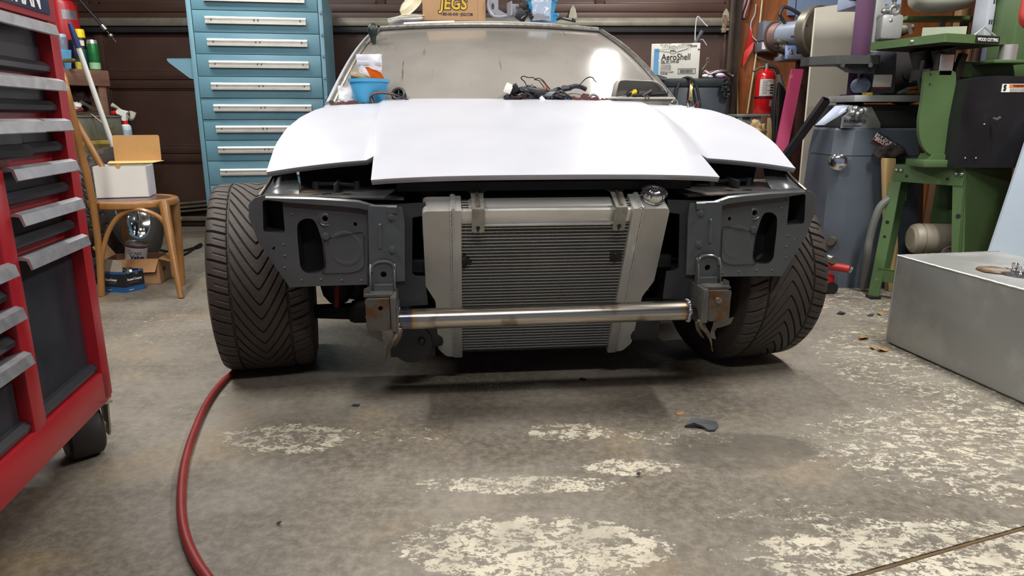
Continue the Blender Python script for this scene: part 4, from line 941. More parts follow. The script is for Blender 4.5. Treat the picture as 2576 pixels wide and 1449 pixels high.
bm = BM(); c = cw_(1293, 224, 1.05); box(bm, (.04, .03, .035), c, Matrix.Rotation(-.5, 3, 'Y'), .006); cyl(bm, c-CY*.02, c-CY*.012, .012, seg=14); obj('black_plug', bm, BLACK, LO, W=True)
for u, v in ((1276, 248), (1290, 246), (1302, 248), (1318, 240), (1364, 249)):
    bm = BM(); box(bm, (.022, .02, .016), cw_(u, v, 1.02), Matrix.Rotation(u*.3, 3, 'Y'), .002); obj('connector', bm, BLACK if u != 1364 else WHT, LO, W=True)
def rag(name, label, x0, x1, y0, y1, h, s, m):
    bm = BM(); bmesh.ops.create_grid(bm, x_segments=40, y_segments=20, size=.5)
    cloth(bm, lambda a, b, e, n: wpt(x0+(x1-x0)*a, y0+(y1-y0)*b, .888+h*e*(.75+.8*n)), s)
    o = solo(name, bm, m, label, 'rag', wpt((x0+x1)/2, (y0+y1)/2, .885), ang=80); o.modifiers.new('t', 'SOLIDIFY').thickness = .003
xa, xb = car(1405, 250, 1.04).x, car(1545, 250, 1.04).x
MAR = mat('dark maroon cloth', S(72, 34, 32), .9, 0, .3, 9, bump=.4, bscale=90)
rag('shop_rag', 'dark maroon rag heaped beside the grey scoop tray', xa, xb, .99, 1.10, .052, 5, MAR)
bm = BM(); tube(bm, crv([cw_(u, v, 1.02) for u, v in ((1480, 246), (1492, 238), (1502, 242), (1506, 250))], 6), .005, 8); solo('cable_loop', bm, mat('grey sleeve', S(128, 124, 120), .5), 'short grey sleeved cable looped over the maroon rag', 'cable', cw_(1493, 250, 1.02))
# scoop tray
SCP = mat('pale grey plastic', S(172, 168, 160), .45, .1, .08, 8)
ty = 1.0; tl, tr_ = car(1545, 246, ty), car(1688, 246, ty); zt = tl.z
t = thing('scoop_tray', 'pale grey hooded scoop tray holding tools by the right pillar', 'tray', CM @ Vector(((tl.x+tr_.x)/2, ty+.06, .90)), CA)
x0, x1 = tl.x, tr_.x
bm = BM(); loft(bm, [[Vector((x, y, z)) for x, y, z in ((x0, ty, zt), (x1+.01, ty, zt-.006), (x1+.01, ty+.13, zt-.006), (x0, ty+.13, zt))], [Vector((x, y, z)) for x, y, z in ((x0+.012, ty+.008, zt-.045), (x1-.02, ty+.008, zt-.045), (x1-.02, ty+.12, zt-.045), (x0+.012, ty+.12, zt-.045))]], True)
o = obj('tray_body', bm, mat('shiny tray metal', S(150, 146, 138), .3, .7, .15, 10), t, W=True, M=CM); o.modifiers.new('t', 'SOLIDIFY').thickness = .003
bm = BM(); bx(bm, x0-.006, x1+.018, ty-.006, ty+.004, zt-.005, zt+.002, .002); bx(bm, x0-.006, x0+.004, ty, ty+.13, zt-.005, zt+.002); obj('rim', bm, SCP, t, W=True, M=CM)
pr = [(lambda p: (p.x, p.z))(car(u, v, ty+.06)) for u, v in ((1543, 243), (1550, 210), (1556, 203), (1568, 201), (1640, 204), (1652, 208), (1664, 218), (1676, 238), (1679, 243))]
bm = BM(); plate(bm, [pr], ty+.10, ty+.104, lambda a, b, tt: Vector((a, tt, b))); loft(bm, [[Vector((a, ty+.03, b)) for a, b in pr], [Vector((a, ty+.104, b)) for a, b in pr]]); o = obj('hood', bm, SCP, t, W=True, M=CM); o.modifiers.new('t', 'SOLIDIFY').thickness = .003
t = thing('screwdriver', 'black and yellow handled screwdriver lying in the grey scoop tray', 'screwdriver', cw_(1600, 236, ty+.05), CA)
bm = BM(); tube(bm, [cw_(1578, 240, ty+.04), cw_(1588, 234, ty+.04), cw_(1601, 230, ty+.05)], [.007, .012, .010], 10); obj('grip', bm, mat('yellow grip', S(222, 190, 30), .4), t, W=True)
bm = BM(); tube(bm, [cw_(1576, 241, ty+.04), cw_(1583, 235, ty+.038), cw_(1592, 230, ty+.04)], [.008, .0125, .008], 10); cyl(bm, cw_(1601, 230, ty+.05), cw_(1605, 229, ty+.05), .011, seg=10); obj('grip_band', bm, BLACK, t, W=True)
bm = BM(); cyl(bm, cw_(1556, 242, ty+.04), cw_(1577, 240.5, ty+.04), .003, seg=8); obj('blade', bm, CHROME, t, W=True)
bm = BM(); tube(bm, [cw_(1592, 241, ty+.03), cw_(1640, 237, ty+.04), cw_(1679, 235, ty+.04)], [.006, .010, .011], 10); solo('pry_handle', bm, BLACK, 'black rubber handle across the grey scoop tray', 'tool', cw_(1640, 243, ty+.04))
bm = BM(); tube(bm, [cw_(1616, 242, ty+.02), cw_(1638, 228, ty+.03)], [.006, .008], 8); tube(bm, [cw_(1628, 246, ty-.008)+CX*.008*math.cos(a)+UP*.008*math.sin(a) for a in [2*PI*k/12 for k in range(12)]], .002, 5, True); solo('ratchet_stub', bm, mat('dark tool steel', S(70, 64, 60), .5, .5), 'short dark ratchet stub resting on the scoop tray rim', 'tool', cw_(1625, 245, ty+.02))
# frayed wires at the right bonnet edge
t = thing('frayed_wires', 'bunch of frayed wire ends poking up behind the right bonnet edge', 'wiring', wpt(.72, .95, .86), CA)
for k in range(16):
    bm = BM(); a = wpt(.72+random.uniform(-.02, .03), .93+random.uniform(-.02, .02), .86); b = a+Vector((random.uniform(-.03, .03), 0, random.uniform(.025, .055))); tube(bm, [a, (a+b)/2+Vector((random.uniform(-.01, .01), 0, .005)), b], .0018, 5)
    obj('wire_end', bm, [BLACK, mat('pale wire', S(190, 190, 200), .5), mat('red wire', S(150, 40, 50), .5)][k % 3], t, W=True)
# ================================================================ left background
WOODB = mat('old brown bench wood', S(112, 80, 64), .7, 0, .25, 6, stretch=(1, 1, 8), bump=.2)
WOODD = mat('dark bench wood', S(64, 46, 40), .75, 0, .3, 6)
TH = math.radians(60); dB = Vector((math.cos(TH), math.sin(TH), 0)); nB_ = Vector((-math.sin(TH), math.cos(TH), 0))   # along the front, into the bench
EB = at(273, 178, 4.72); ZBT = EB.z
def bY(u, off=.08, v=178):
    d = ray(u, v); k = d[0]/d[1]; m_ = dB.x/dB.y
    return (EB.x-m_*EB.y)/(k-m_)+off*1.12
t = thing('workbench', 'old brown wooden workbench with open shelf left of the garage door', 'bench', (EB.x, EB.y, 0), TH)
bm = BM(); bx(bm, -1.5, 0, 0, .55, ZBT-.10, ZBT, .004); obj('bench_top', bm, WOODB, t)
for x in (-.075, -1.45):
    bm = BM(); bx(bm, x, x+.05, .01, .53, .0, ZBT-.10, .003); obj('side_panel', bm, WOODB, t)
bm = BM(); bx(bm, -1.4, -.075, .5, .53, .1, ZBT-.1); obj('back_panel', bm, WOODD, t)
bm = BM(); bx(bm, -1.4, -.075, .02, .5, .85, .88); obj('shelf', bm, WOODD, t)
MBn = RM[t]
def bagrag(name, label, c, r, m, s, cat='rag'):
    bm = BM(); bmesh.ops.create_icosphere(bm, subdivisions=4, radius=1)
    for v in bm.verts:
        n = noise.fractal(v.co*1.6+Vector((s, s, s)), 1, 2, 4); v.co = Vector((v.co.x*r[0], v.co.y*r[1], v.co.z*r[2]))*(1+.45*n); v.co.z = max(v.co.z, -r[2]*.8)
    solo(name, bm, m, label, cat, c, ang=80, W=False)
def onb(u, v, off): p = at(u, v, bY(u, off)); return p
bagrag('shop_rag', 'dark plum rag stuffed under the workbench top', onb(196, 248, .10), (.06, .06, .06), mat('plum cloth', S(52, 30, 36), .9, 0, .3, 12), 3)
bagrag('paper_towel', 'crumpled white paper towel on the workbench shelf', onb(190, 262, .05)-Vector((0, 0, .02)), (.035, .03, .035), WHT, 8, 'paper towel')
bagrag('shop_rag', 'crimson rag at the front of the workbench shelf', onb(194, 281, .04), (.04, .03, .025), mat('crimson cloth', S(110, 26, 36), .9, 0, .3, 12), 5)
P_ = [onb(u, v, -.01) for u, v in ((200, 256), (204, 252), (240, 272), (241, 280), (236, 280))]; bm = BM(); v = [bm.verts.new(p) for p in P_]; bm.faces.new(v); r = bmesh.ops.extrude_face_region(bm, geom=bm.faces[:])
for g_ in r['geom']:
    if isinstance(g_, bmesh.types.BMVert): g_.co += nB_*.006
cyl(bm, onb(238, 277, 0), onb(250, 284, .02), .010, seg=8); solo('putty_knife', bm, STEEL, 'steel blade tool poking out from the workbench shelf', 'tool', P_[2])
def can(name, label, u, vt, r, off, m, capm, caph=.03, cat='spray can', neck=.7):
    Y = bY(u, off); p = at(u, 178, Y); z0 = ZBT+.0005; h = at(u, vt, Y).z-z0
    t = thing(name, label, cat, (p.x, Y, z0), 0, 'cans and bottles on the workbench')
    bm = BM(); lathe(bm, [(0, 0), (r*.96, 0), (r, .004), (r, h-caph-.014), (r*.96, h-caph-.006), (r*neck, h-caph), (0, h-caph)], 28); o = obj('can_body', bm, m, t)
    bm = BM(); lathe(bm, [(r*.93, h-caph-.004), (r*.9, h-caph*.3), (r*.82, h-.002), (0, h)], 28); obj('cap', bm, capm, t)
    return t, Vector((p.x, Y, z0)), h
TEAL = mat('teal can print', S(38, 96, 96), .3, .3, .2, 16); GRN = mat('green can print', S(40, 118, 62), .3, .3, .2, 14); YLW = mat('yellow cap', S(240, 214, 20), .35)
t, c, h = can('spray_can', 'black and teal spray can with a bright yellow cap', 213, 73, .034, .14, TEAL, YLW, .055)
bm = BM(); lathe(bm, [(.0345, h-.125), (.0346, h-.062), (.032, h-.054)], 28); obj('black_shoulder', bm, BLACK, t)
bm = BM(); rows = [[Vector((.035*math.cos(a_), .035*math.sin(a_), z)) for z in (h-.105, h-.072)] for a_ in [-1.2-.12+.11*k for k in range(9)]]; loft(bm, rows); obj('cream_label', bm, PAP, t)
t, c, h = can('spray_can', 'green spray can with a silver top beside the yellow-capped can', 241, 100, .033, .08, GRN, ALU, .022)
bm = BM(); lathe(bm, [(.0335, .01), (.0336, .05)], 28); obj('white_band', bm, mat('pale green print', S(150, 190, 150), .4), t)
can('spray_can', 'dark navy can behind the white broom handle', 197, 100, .036, .26, mat('navy can', S(26, 30, 62), .35, .2), BLACK, .03)
can('oil_bottle', 'small yellow labelled bottle next to the blue parts bin', 200, 150, .02, .05, mat('yellow label', S(180, 166, 60), .5, 0, .3, 30), BLACK, .01)
p = at(180, 178, bY(180, .04)); 
t = thing('parts_bin', 'light blue plastic parts bin at the workbench edge', 'bin', (p.x, p.y, ZBT+.0005), TH)
bm = BM(); V = loft(bm, [[Vector(q) for q in ((-.22, 0, 0), (.0, 0, 0), (.0, .15, 0), (-.22, .15, 0))], [Vector(q) for q in ((-.23, -.01, .115), (.012, -.01, .115), (.012, .16, .115), (-.23, .16, .115))]], True); bm.faces.new(V[0])
o = obj('bin_body', bm, mat('pale blue bin', S(90, 150, 190), .45), t); o.modifiers.new('t', 'SOLIDIFY').thickness = .003
p = at(178, 152, bY(178, -.02)); bm = BM(); cyl(bm, p-Vector((.10, -.02, 0)), p+Vector((.02, 0, 0)), .013, seg=14); cyl(bm, p+Vector((.02, 0, 0)), p+Vector((.03, 0, .001)), .011, .008, 12)
obj('brass_fitting', bm, mat('brass', S(170, 150, 96), .35, .8), t, W=True)
can('water_bottle', 'clear ribbed water bottle behind the blue parts bin', 165, 85, .036, .28, mat('clear bottle', S(150, 176, 196), .12, 0, .1, alpha=.55), mat('pale blue cap', S(168, 196, 220), .4), .02, 'bottle', .4)
REDT = mat('red tank paint', S(178, 28, 34), .35, 0, .08, 6)
Yt = bY(160, .42); p = at(158, 60, Yt); R_ = .10
t = thing('air_tank', 'red steel air tank with silver label behind the tool chest', 'air tank', (p.x, Yt, ZBT+.0005))
hT = at(158, 2, Yt).z-ZBT
bm = BM(); lathe(bm, [(0, 0), (R_*.9, 0), (R_, .02), (R_, hT-.03), (R_*.93, hT-.008), (R_*.7, hT+.004), (0, hT+.008)], 40); obj('tank_shell', bm, REDT, t)
bm = BM(); rows = [[Vector(((R_+.001)*math.cos(a_), (R_+.001)*math.sin(a_), z)) for z in (hT-.125, hT-.065)] for a_ in [-1.0+.11*k for k in range(10)]]
loft(bm, rows); obj('silver_label', bm, mat('silver foil', S(150, 150, 156), .4, .7, .2, 20), t)
bm = BM(); cyl(bm, (0, 0, hT), (0, 0, hT+.05), .02); cyl(bm, (-.05, 0, hT+.05), (.05, 0, hT+.05), .012); obj('valve', bm, ZINC, t)
YC = mat('mustard paint', S(132, 112, 40), .6, 0, .2, 6); GGc = mat('grey green enamel', S(92, 92, 80), .5, .1, .2, 6)
EM = at(350, 352, 4.50); zM = at(304, 350, 4.58).z
t = thing('mustard_case', 'mustard yellow case standing behind the spare tyre', 'case', (EM.x, EM.y, 0), TH)
bm = BM(); bx(bm, -.36, 0, .0, .30, 0, zM, .006); obj('case_body', bm, YC, t)
bm = BM(); bx(bm, -.355, -.01, -.006, .0, zM-.06, zM-.02); obj('lid_band', bm, mat('dark mustard', S(90, 78, 32), .6), t)
EC = at(304, 291, 4.50); hC = EC.z-zM
t = thing('grey_case', 'grey-green metal case on the mustard case below the workbench', 'case', (EC.x, EC.y, zM+.0005), TH)
bm = BM(); bx(bm, -.34, 0, 0, .08, 0, hC-.012, .006); obj('case_shell', bm, GGc, t)
bm = BM(); bx(bm, -.345, .005, -.005, .085, hC-.012, hC, .003); obj('lid', bm, GGc, t)
gf = lambda u, v: at(u, v, EC.y-.16)
t = thing('gooseneck_rod', 'thin bent metal rod over the edge of the grey-green case', 'rod', gf(265, 320))
bm = BM(); tube(bm, crv([gf(u, v) for u, v in ((212, 292), (228, 288), (240, 296), (255, 308), (266, 320), (278, 322))], 5), .005, 6); obj('rod', bm, mat('dull rod', S(110, 104, 92), .5, .6), t, W=True)
bm = BM(); cyl(bm, gf(274, 321.5), gf(286, 320.5), .008, seg=8); obj('tip', bm, mat('brass', S(170, 150, 96), .35, .8), t, W=True)
YS = 4.57; p = at(319, 340, YS); z0 = zM+.0005
t = thing('spray_bottle', 'white trigger spray bottle with red nozzle on the mustard case', 'spray bottle', (p.x, YS, z0))
hB = at(318, 311, YS).z-z0
bm = BM(); lathe(bm, [(0, 0), (.030, 0), (.033, .006), (.033, hB*.72), (.030, hB*.86), (.016, hB*.97), (.014, hB)], 28); obj('bottle', bm, mat('frosted bottle', S(196, 204, 208), .4, 0, .06, 8), t)
bm = BM(); lathe(bm, [(.0336, .02), (.0337, hB*.6)], 28); obj('label_wrap', bm, mat('blue label', S(150, 176, 200), .5, 0, .3, 40), t)
bm = BM(); cyl(bm, (0, 0, hB-.004), (0, 0, hB+.018), .018, seg=20); obj('collar', bm, mat('red nozzle', S(188, 30, 34), .4), t)
bm = BM(); plate(bm, [rp([(-.012, hB+.014), (.012, hB+.014), (.018, hB+.06), (.03, hB+.075), (-.03, hB+.092), (-.045, hB+.078), (-.042, hB+.06), (-.018, hB+.055)], .008)], -.012, .012, lambda a, b, tt: Vector((a, tt, b))); obj('trigger_head', bm, WHT, t)
bm = BM(); box(bm, (.04, .024, .024), (-.06, 0, hB+.068), Matrix.Rotation(-.2, 3, 'Y'), .004); obj('nozzle', bm, mat('red nozzle', S(188, 30, 34), .4), t)
q0, q1 = at(290, 262, 4.66), at(336, 290, 4.66); bm = BM(); bmesh.ops.create_grid(bm, x_segments=14, y_segments=8, size=.5)
for v in bm.verts:
    a, b = v.co.x+.5, v.co.y+.5; v.co = Vector((q0.x+(q1.x-q0.x)*a, 4.60+.1*b, q0.z-(q0.z-q1.z)*a*.9+.02*math.sin(5*b+3*a)-.012))
t = thing('work_glove', 'grey work glove on a wooden peg behind the trigger spray bottle', 'glove', (q0.x+.07, 4.65, 0))
o = obj('glove', bm, mat('grey glove', S(150, 148, 136), .8, 0, .15), t, W=True); o.modifiers.new('t', 'SOLIDIFY').thickness = .02
bm = BM(); cyl(bm, (q0.x+.07, 4.65, 0), (q0.x+.07, 4.65, q0.z-.04), .02, seg=16); obj('prop', bm, WOODD, t, W=True)  # invented rod, added from the floor up to carry the glove
# broom handle
bt = gz(384, 655); tp = at(175, 57, 4.12); bt = Vector((-2.26, 4.36, 0)) if False else at(292, 390, 4.30); dd_ = (bt-tp); bt = tp+dd_*(tp.z/-dd_.z)
t = thing('broom_handle', 'long white broom handle with a dark blue grip leaning on the workbench', 'broom', bt)
dirv = (tp-bt).normalized(); Lb = (tp-bt).length
bm = BM(); cyl(bm, bt+Vector((0, 0, .004)), tp-dirv*.13, .0145, seg=18); obj('handle', bm, WHT, t, W=True)
bm = BM(); tube(bm, [tp-dirv*.135, tp-dirv*.10, tp-dirv*.03, tp-dirv*.004, tp], [.017, .0175, .014, .011, .004], 16); obj('grip', bm, mat('navy grip', S(48, 62, 110), .5), t, W=True)
# hanging cable near the door
t = thing('hanging_cable', 'black cable with a metal end hanging by the garage door', 'cable', at(290, 105, 4.9)); P = [at(u, v, 4.9) for u, v in ((195, -6), (222, 24), (245, 50), (262, 70))]
top = P[0]+Vector((-.25, 0, .3)); bm = BM(); tube(bm, crv([Vector((top.x-.3, 4.9, CZ))]+[top]+P, 5), .011, 8); obj('cable', bm, BLACK, t, W=True)
bm = BM(); cyl(bm, at(257, 64, 4.9), at(267, 76, 4.9), .016, seg=12); sph(bm, at(279, 90, 4.9), .017, 10); obj('ferrule', bm, ZINC, t, W=True)
bm = BM(); tube(bm, [at(u, v, 4.9) for u, v in ((266, 75), (279, 90), (292, 107))], .004, 6); obj('wire_tail', bm, BLACK, t, W=True)
# ---- spare wheel
AX = Vector((.97, .06, .2)).normalized()
sp_c = Vector((-2.30, 3.95, .338))
sw = thing('spare_wheel', 'worn spare tyre on a chrome rim standing behind the bentwood chair', 'wheel', (sp_c.x, sp_c.y, 0))
def make_spare(R, w, rr):
    bm = BM(); NA = 260; hw = w/2; prof = [(-.9, rr-.01, 0), (-1, rr+.01, 0), (-1.1, (R+rr)/2, 0), (-1.04, R-.03, 0)]
    for k in range(33): x = -1+k/16; prof.append((x, R-.012*x*x, 1))
    prof += [(1.04, R-.03, 0), (1.1, (R+rr)/2, 0), (1.04, rr+.02, 0), (1, rr+.01, 0), (.9, rr-.01, 0)]
    rows = []
    for i in range(NA):
        th = 2*PI*i/NA; row = []
        for x, r, t_ in prof:
            g = 0
            if t_:
                ax = abs(x); ph = (th*34/(2*PI)+.35*math.sin(9*x)); d = abs((ph % 1)-.5)
                g = 1-sm(.06, .14, d) if ax < .96 else 0
                g = max(g, 1-sm(.03, .07, abs(ax-.35-.04*math.sin(th*68))))
            rq = r-.008*g; row.append(bm.verts.new((x*hw, rq*math.cos(th), rq*math.sin(th))))
        rows.append(row)
    for i in range(NA):
        a, b = rows[i], rows[(i+1) % NA]
        for k in range(len(a)-1): bm.faces.new((a[k], a[k+1], b[k+1], b[k]))
    return bm
Q = Vector((1, 0, 0)).rotation_difference(AX).to_matrix().to_4x4(); SM = Matrix.Translation(sp_c) @ Q
ty_ = obj('tyre', make_spare(.34, .245, .21), RUB, sw, W=True, M=SM, ang=40)
bm = BM(); lathe(bm, [(.19, -.105), (.206, -.11), (.206, -.1), (.18, -.08), (.18, .07), (.206, .098), (.208, .112), (.192, .112), (.175, .085), (.165, .03), (.06, .05), (.05, .07), (0, .072)], 48, SM @ Matrix.Rotation(PI/2, 4, 'Y')); obj('chrome_rim', bm, CHROME, sw, W=True)
bm = BM()
for k in range(8): bmesh.ops.create_cube(bm, size=1, matrix=SM @ Matrix.Rotation(2*PI*k/8, 4, 'X') @ Matrix.Translation((.05, 0, .115)) @ Matrix.Diagonal((.02, .03, .12, 1)))
obj('rim_spokes', bm, CHROME, sw, W=True)
# ---- bentwood chair
WD = mat('honey bentwood', S(148, 104, 56), .38, 0, .18, 6, stretch=(3, 3, 1), coat=.3)
sc_ = Vector((-1.905, 3.47, .45)); SRX, SRY = .205, .205
t = thing('bentwood_chair', 'honey coloured bentwood chair with round seat beside the tool chest', 'chair', (sc_.x, sc_.y, 0))
bm = BM(); lathe(bm, [(0, -.004), (.165, -.004), (.172, -.002), (.178, .003), (.192, .003), (.202, -.002), (.206, -.012), (.204, -.028), (.195, -.034), (.17, -.034), (0, -.03)], 56, Matrix.Translation(sc_)); obj('seat', bm, WD, t, W=True)
bm = BM(); lathe(bm, [(0, .0006), (.16, .0006), (.168, -.001), (.168, -.004)], 48, Matrix.Translation(sc_)); obj('seat_panel', bm, mat('dark seat ply', S(92, 66, 60), .3, 0, .1), t, W=True)
fr_ = [(at(412, 512, 3.36), gz(456, 750)), (Vector((-1.745, 3.56, .425)), gz(460, 716)), (at(238, 512, 3.37), gz(258, 748)), ]
for i, (a, b) in enumerate(fr_[:2]):
    b = Vector((b.x, b.y, .0)); bm = BM(); tube(bm, [a+Vector((0, 0, .01)), a.lerp(b, .3), a.lerp(b, .7), b], [.024, .021, .0175, .0135], 14); obj('leg', bm, WD, t, W=True)
PB = [gz(256, 745), at(250, 640, 3.27), at(238, 540, 3.25), at(222, 455, 3.22), at(206, 390, 3.20), at(185, 300, 3.16), at(165, 220, 3.14)]
PC = [Vector((-2.07, 3.66, 0)), Vector((-2.045, 3.60, .25)), Vector((-2.05, 3.57, .45)), Vector((-2.14, 3.56, .7)), Vector((-2.22, 3.55, .88))]
arc = [PB[-1], PB[-1]+Vector((-.06, .08, .06)), (PB[-1]+PC[-1])/2+Vector((-.08, .05, .10)), PC[-1]+Vector((-.03, -.06, .05)), PC[-1]]
bm = BM(); tube(bm, crv(PB+arc[1:-1]+PC[::-1], 6), .0165, 12); obj('back_hoop', bm, WD, t, W=True)
HP = [at(252, 700, 3.26), at(258, 640, 3.27), at(272, 585, 3.28), at(298, 545, 3.29), at(335, 527, 3.3), at(372, 533, 3.31), at(402, 548, 3.32), at(416, 566, 3.33)]
bm = BM(); tube(bm, crv(HP, 6), .0115, 10); obj('leg_brace', bm, WD, t, W=True)
HP = [Vector((-2.05, 3.60, .30)), Vector((-2.0, 3.60, .39)), Vector((-1.92, 3.60, .41)), Vector((-1.80, 3.58, .40)), Vector((-1.72, 3.55, .33))]
bm = BM(); tube(bm, crv(HP, 6), .011, 10); obj('leg_brace', bm, WD, t, W=True)
# ---- white box on the chair
WB = mat('white carton', S(226, 224, 218), .6, 0, .03, 8); TANI = mat('carton inside', S(196, 150, 92), .75, 0, .05, 20)
zs0 = .4535
a, b, c_ = gz(243, 499, zs0), gz(376, 495, zs0), gz(413, 489, zs0)
e = (b-a).normalized(); wb_ = (b-a).length; f_ = (c_-b); f_ = (f_-e*f_.dot(e)); dep = .19; hgt = at(236, 420, a.y).z-zs0
rz = math.atan2(e.y, e.x)
t = thing('white_box', 'white carton with open tan lid on the bentwood chair seat', 'box', a, rz)
bm = BM()
for q in ((0, wb_, 0, .003, 0, hgt), (0, .003, 0, dep, 0, hgt), (wb_-.003, wb_, 0, dep, 0, hgt), (0, wb_, dep-.003, dep, 0, hgt), (0, wb_, 0, dep, 0, .003)): bx(bm, *q)
obj('box_body', bm, WB, t)
bm = BM(); bx(bm, wb_-.002, wb_+.0006, -.001, dep, 0, hgt-.004); obj('shaded_side', bm, mat('shaded white carton', S(205, 205, 212), .6), t)  # carton white toned down here, shade of the side face put into colour
bm = BM(); lathe(bm, [(0, 0), (.012, 0)], 20, frame((wb_*.48, -.001, hgt+.001), (1, 0, 0), (0, 0, 1))); obj('thumb_notch', bm, TANI, t)
hl = .135
bm = BM(); plate(bm, [rp([(.02, 0), (wb_+.004, 0), (wb_+.004, hl), (.02, hl)], .012)], 0, .003, lambda x, y, tt: Vector((x+.035, dep+.03+tt+y*.08, hgt+.012+y))); obj('lid', bm, TANI, t)
bm = BM(); plate(bm, [[(.03, .0), (wb_+.0, .0), (wb_+.05, .05), (.03, .05)]], 0, .003, lambda x, y, tt: Vector((x, dep-.02+y, hgt+.004+tt+y*.16))); obj('lid_fold', bm, mat('pale carton inside', S(216, 182, 120), .75), t)
# ---- boxes on the floor under the chair
t = thing('open_carton', 'open brown cardboard box with a coffee can under the bentwood chair', 'box', Vector((-1.98, 3.56, 0)), .16)
L_, D_, H_ = .27, .17, .135
bm = BM()
for q in ((-L_/2, L_/2, -D_/2, -D_/2+.004, 0, H_), (-L_/2, L_/2, D_/2-.004, D_/2, 0, H_), (-L_/2, -L_/2+.004, -D_/2, D_/2, 0, H_), (L_/2-.004, L_/2, -D_/2, D_/2, 0, H_), (-L_/2, L_/2, -D_/2, D_/2, 0, .004)): bx(bm, *q)
obj('box_body', bm, CARD, t)
for nm, P, org, xa, ya in (('flap', [(-L_/2, 0), (L_/2, 0), (L_/2-.02, -.07), (-L_/2+.02, -.07)], (0, -D_/2, H_), (1, 0, 0), (0, .25, 1)), ('flap', [(-D_/2, 0), (D_/2, 0), (D_/2-.01, .085), (-D_/2+.02, .085)], (L_/2, 0, H_), (0, 1, 0), (.95, 0, -.35)), ('flap', [(-D_/2, 0), (D_/2, 0), (D_/2-.01, .08), (-D_/2+.01, .08)], (-L_/2, 0, H_), (0, 1, 0), (-.5, 0, .85))):
    M_ = frame(org, xa, ya); bm = BM(); plate(bm, [P], -.0015, .0015, lambda x, y, tt: M_ @ Vector((x, y, tt))); obj(nm, bm, mat('pale cardboard', S(190, 142, 96), .8), t)
bm = BM(); bx(bm, L_/2-.07, L_/2-.02, -D_/2-.001, -D_/2, .06, .08); bx(bm, L_/2, L_/2+.001, -.04, .0, .06, .08); obj('blue_mark', bm, mat('navy print', S(40, 44, 66), .7), t)
bm = BM(); bx(bm, -L_/2+.005, L_/2-.005, -D_/2+.005, D_/2-.005, .004, .058, .004); obj('packing', bm, mat('dark parts', S(60, 58, 56), .6, .4), t)
cb_ = RM[t] @ Vector((-.015, .0, .066)); Mc_ = Matrix.Translation(cb_) @ Matrix.Rotation(.18, 4, 'Y')
t = thing('coffee_can', 'white labelled food can standing in the open brown box', 'can', cb_)
bm = BM(); lathe(bm, [(0, 0), (.052, 0), (.054, .004), (.052, .008), (.052, .135), (.055, .139), (.055, .145), (.050, .145), (.048, .140), (0, .140)], 36, Mc_); obj('tin', bm, ZINC, t, W=True)
bm = BM(); lathe(bm, [(.0525, .012), (.0525, .128)], 40, Mc_); lb = obj('label', bm, mat('white label', S(206, 200, 204), .5), t, W=True)
bm = BM(); lathe(bm, [(.0527, .126), (.0527, .133)], 40, Mc_); obj('maroon_band', bm, mat('maroon band', S(80, 24, 36), .5), lb, W=True)
def wraptext(name, s, size, R, z, a0, M_, m, par, sx=1, off=0):
    o = text(name, s, size, Matrix.Identity(4), m, par, sx=sx, off=off, ext=0, W=False)
    for v in o.data.vertices:
        a = a0+v.co.x/R; q = M_ @ Vector((R*math.cos(a), R*math.sin(a), z+v.co.y)); v.co = RM[rootof(par)].inverted() @ q
wraptext('lettering', 'Great', .030, .0532, .092, -1.95, Mc_, mat('grey ink', S(130, 124, 130), .6), lb, 1, .001)
wraptext('lettering', 'Value', .032, .0532, .066, -1.62, Mc_, mat('navy ink', S(34, 34, 74), .6), lb, .95, .0014)
g1, g0, g2 = gz(264, 734), gz(318, 737), gz(366, 726)
t = thing('fastener_box', 'open black and blue fastener box in front of the brown box', 'box', g0)
BX = mat('black carton', S(34, 34, 38), .45, 0, .1, 12); BXB = mat('blue carton band', S(40, 92, 146), .45, 0, .15, 16)
g3 = g1+g2-g0; hq = .105; prs = [(g1, g0), (g0, g2), (g2, g3), (g3, g1)]
for k, (a, b) in enumerate(prs):
    n = Vector(((b-a).y, -(b-a).x, 0)).normalized()
    for nm, z0_, z1_, m_ in (('side', .0, hq, BX), ('blue_band', 0, .026, BXB), ('blue_edge', hq-.012, hq-.001, BXB)):
        bm = BM(); o_ = n*(.0006 if nm != 'side' else 0); plate(bm, [[(0, z0_), ((b-a).length, z0_), ((b-a).length, z1_), (0, z1_)]], 0, .002, lambda x, z, tt: a+(b-a).normalized()*x+Vector((0, 0, z))+o_-n*tt); obj(nm, bm, m_, t, W=True)
    if k < 2:
        ee = (b-a).normalized(); Lx = (b-a).length
        text('lettering', 'Fastenal Company', .0165, frame(a+ee*Lx*.12+Vector((0, 0, .058))+n*.0014, ee, UP), WINK, t, sx=.62 if k else .52, shear=.2, off=.0003)
        text('lettering', 'Industrial & Construction Supplies', .006, frame(a+ee*Lx*.2+Vector((0, 0, .046))+n*.0014, ee, UP), mat('grey ink', S(130, 124, 130), .6), t, sx=.6)
        text('lettering', 'Fasteners', .009, frame(a+ee*Lx*.15+Vector((0, 0, .009))+n*.0024, ee, UP), WINK, t, sx=.7)
bm = BM(); plate(bm, [[(0, 0), ((g0-g1).length*.95, 0), ((g0-g1).length*.9, .055), (-.0, .06)]], 0, .002, lambda x, z, tt: g1+(g0-g1).normalized()*x+Vector((0, .012*z/.05+tt, hq+z))); obj('lid', bm, mat('grey board', S(150, 140, 126), .8, 0, .15, 10), t, W=True)
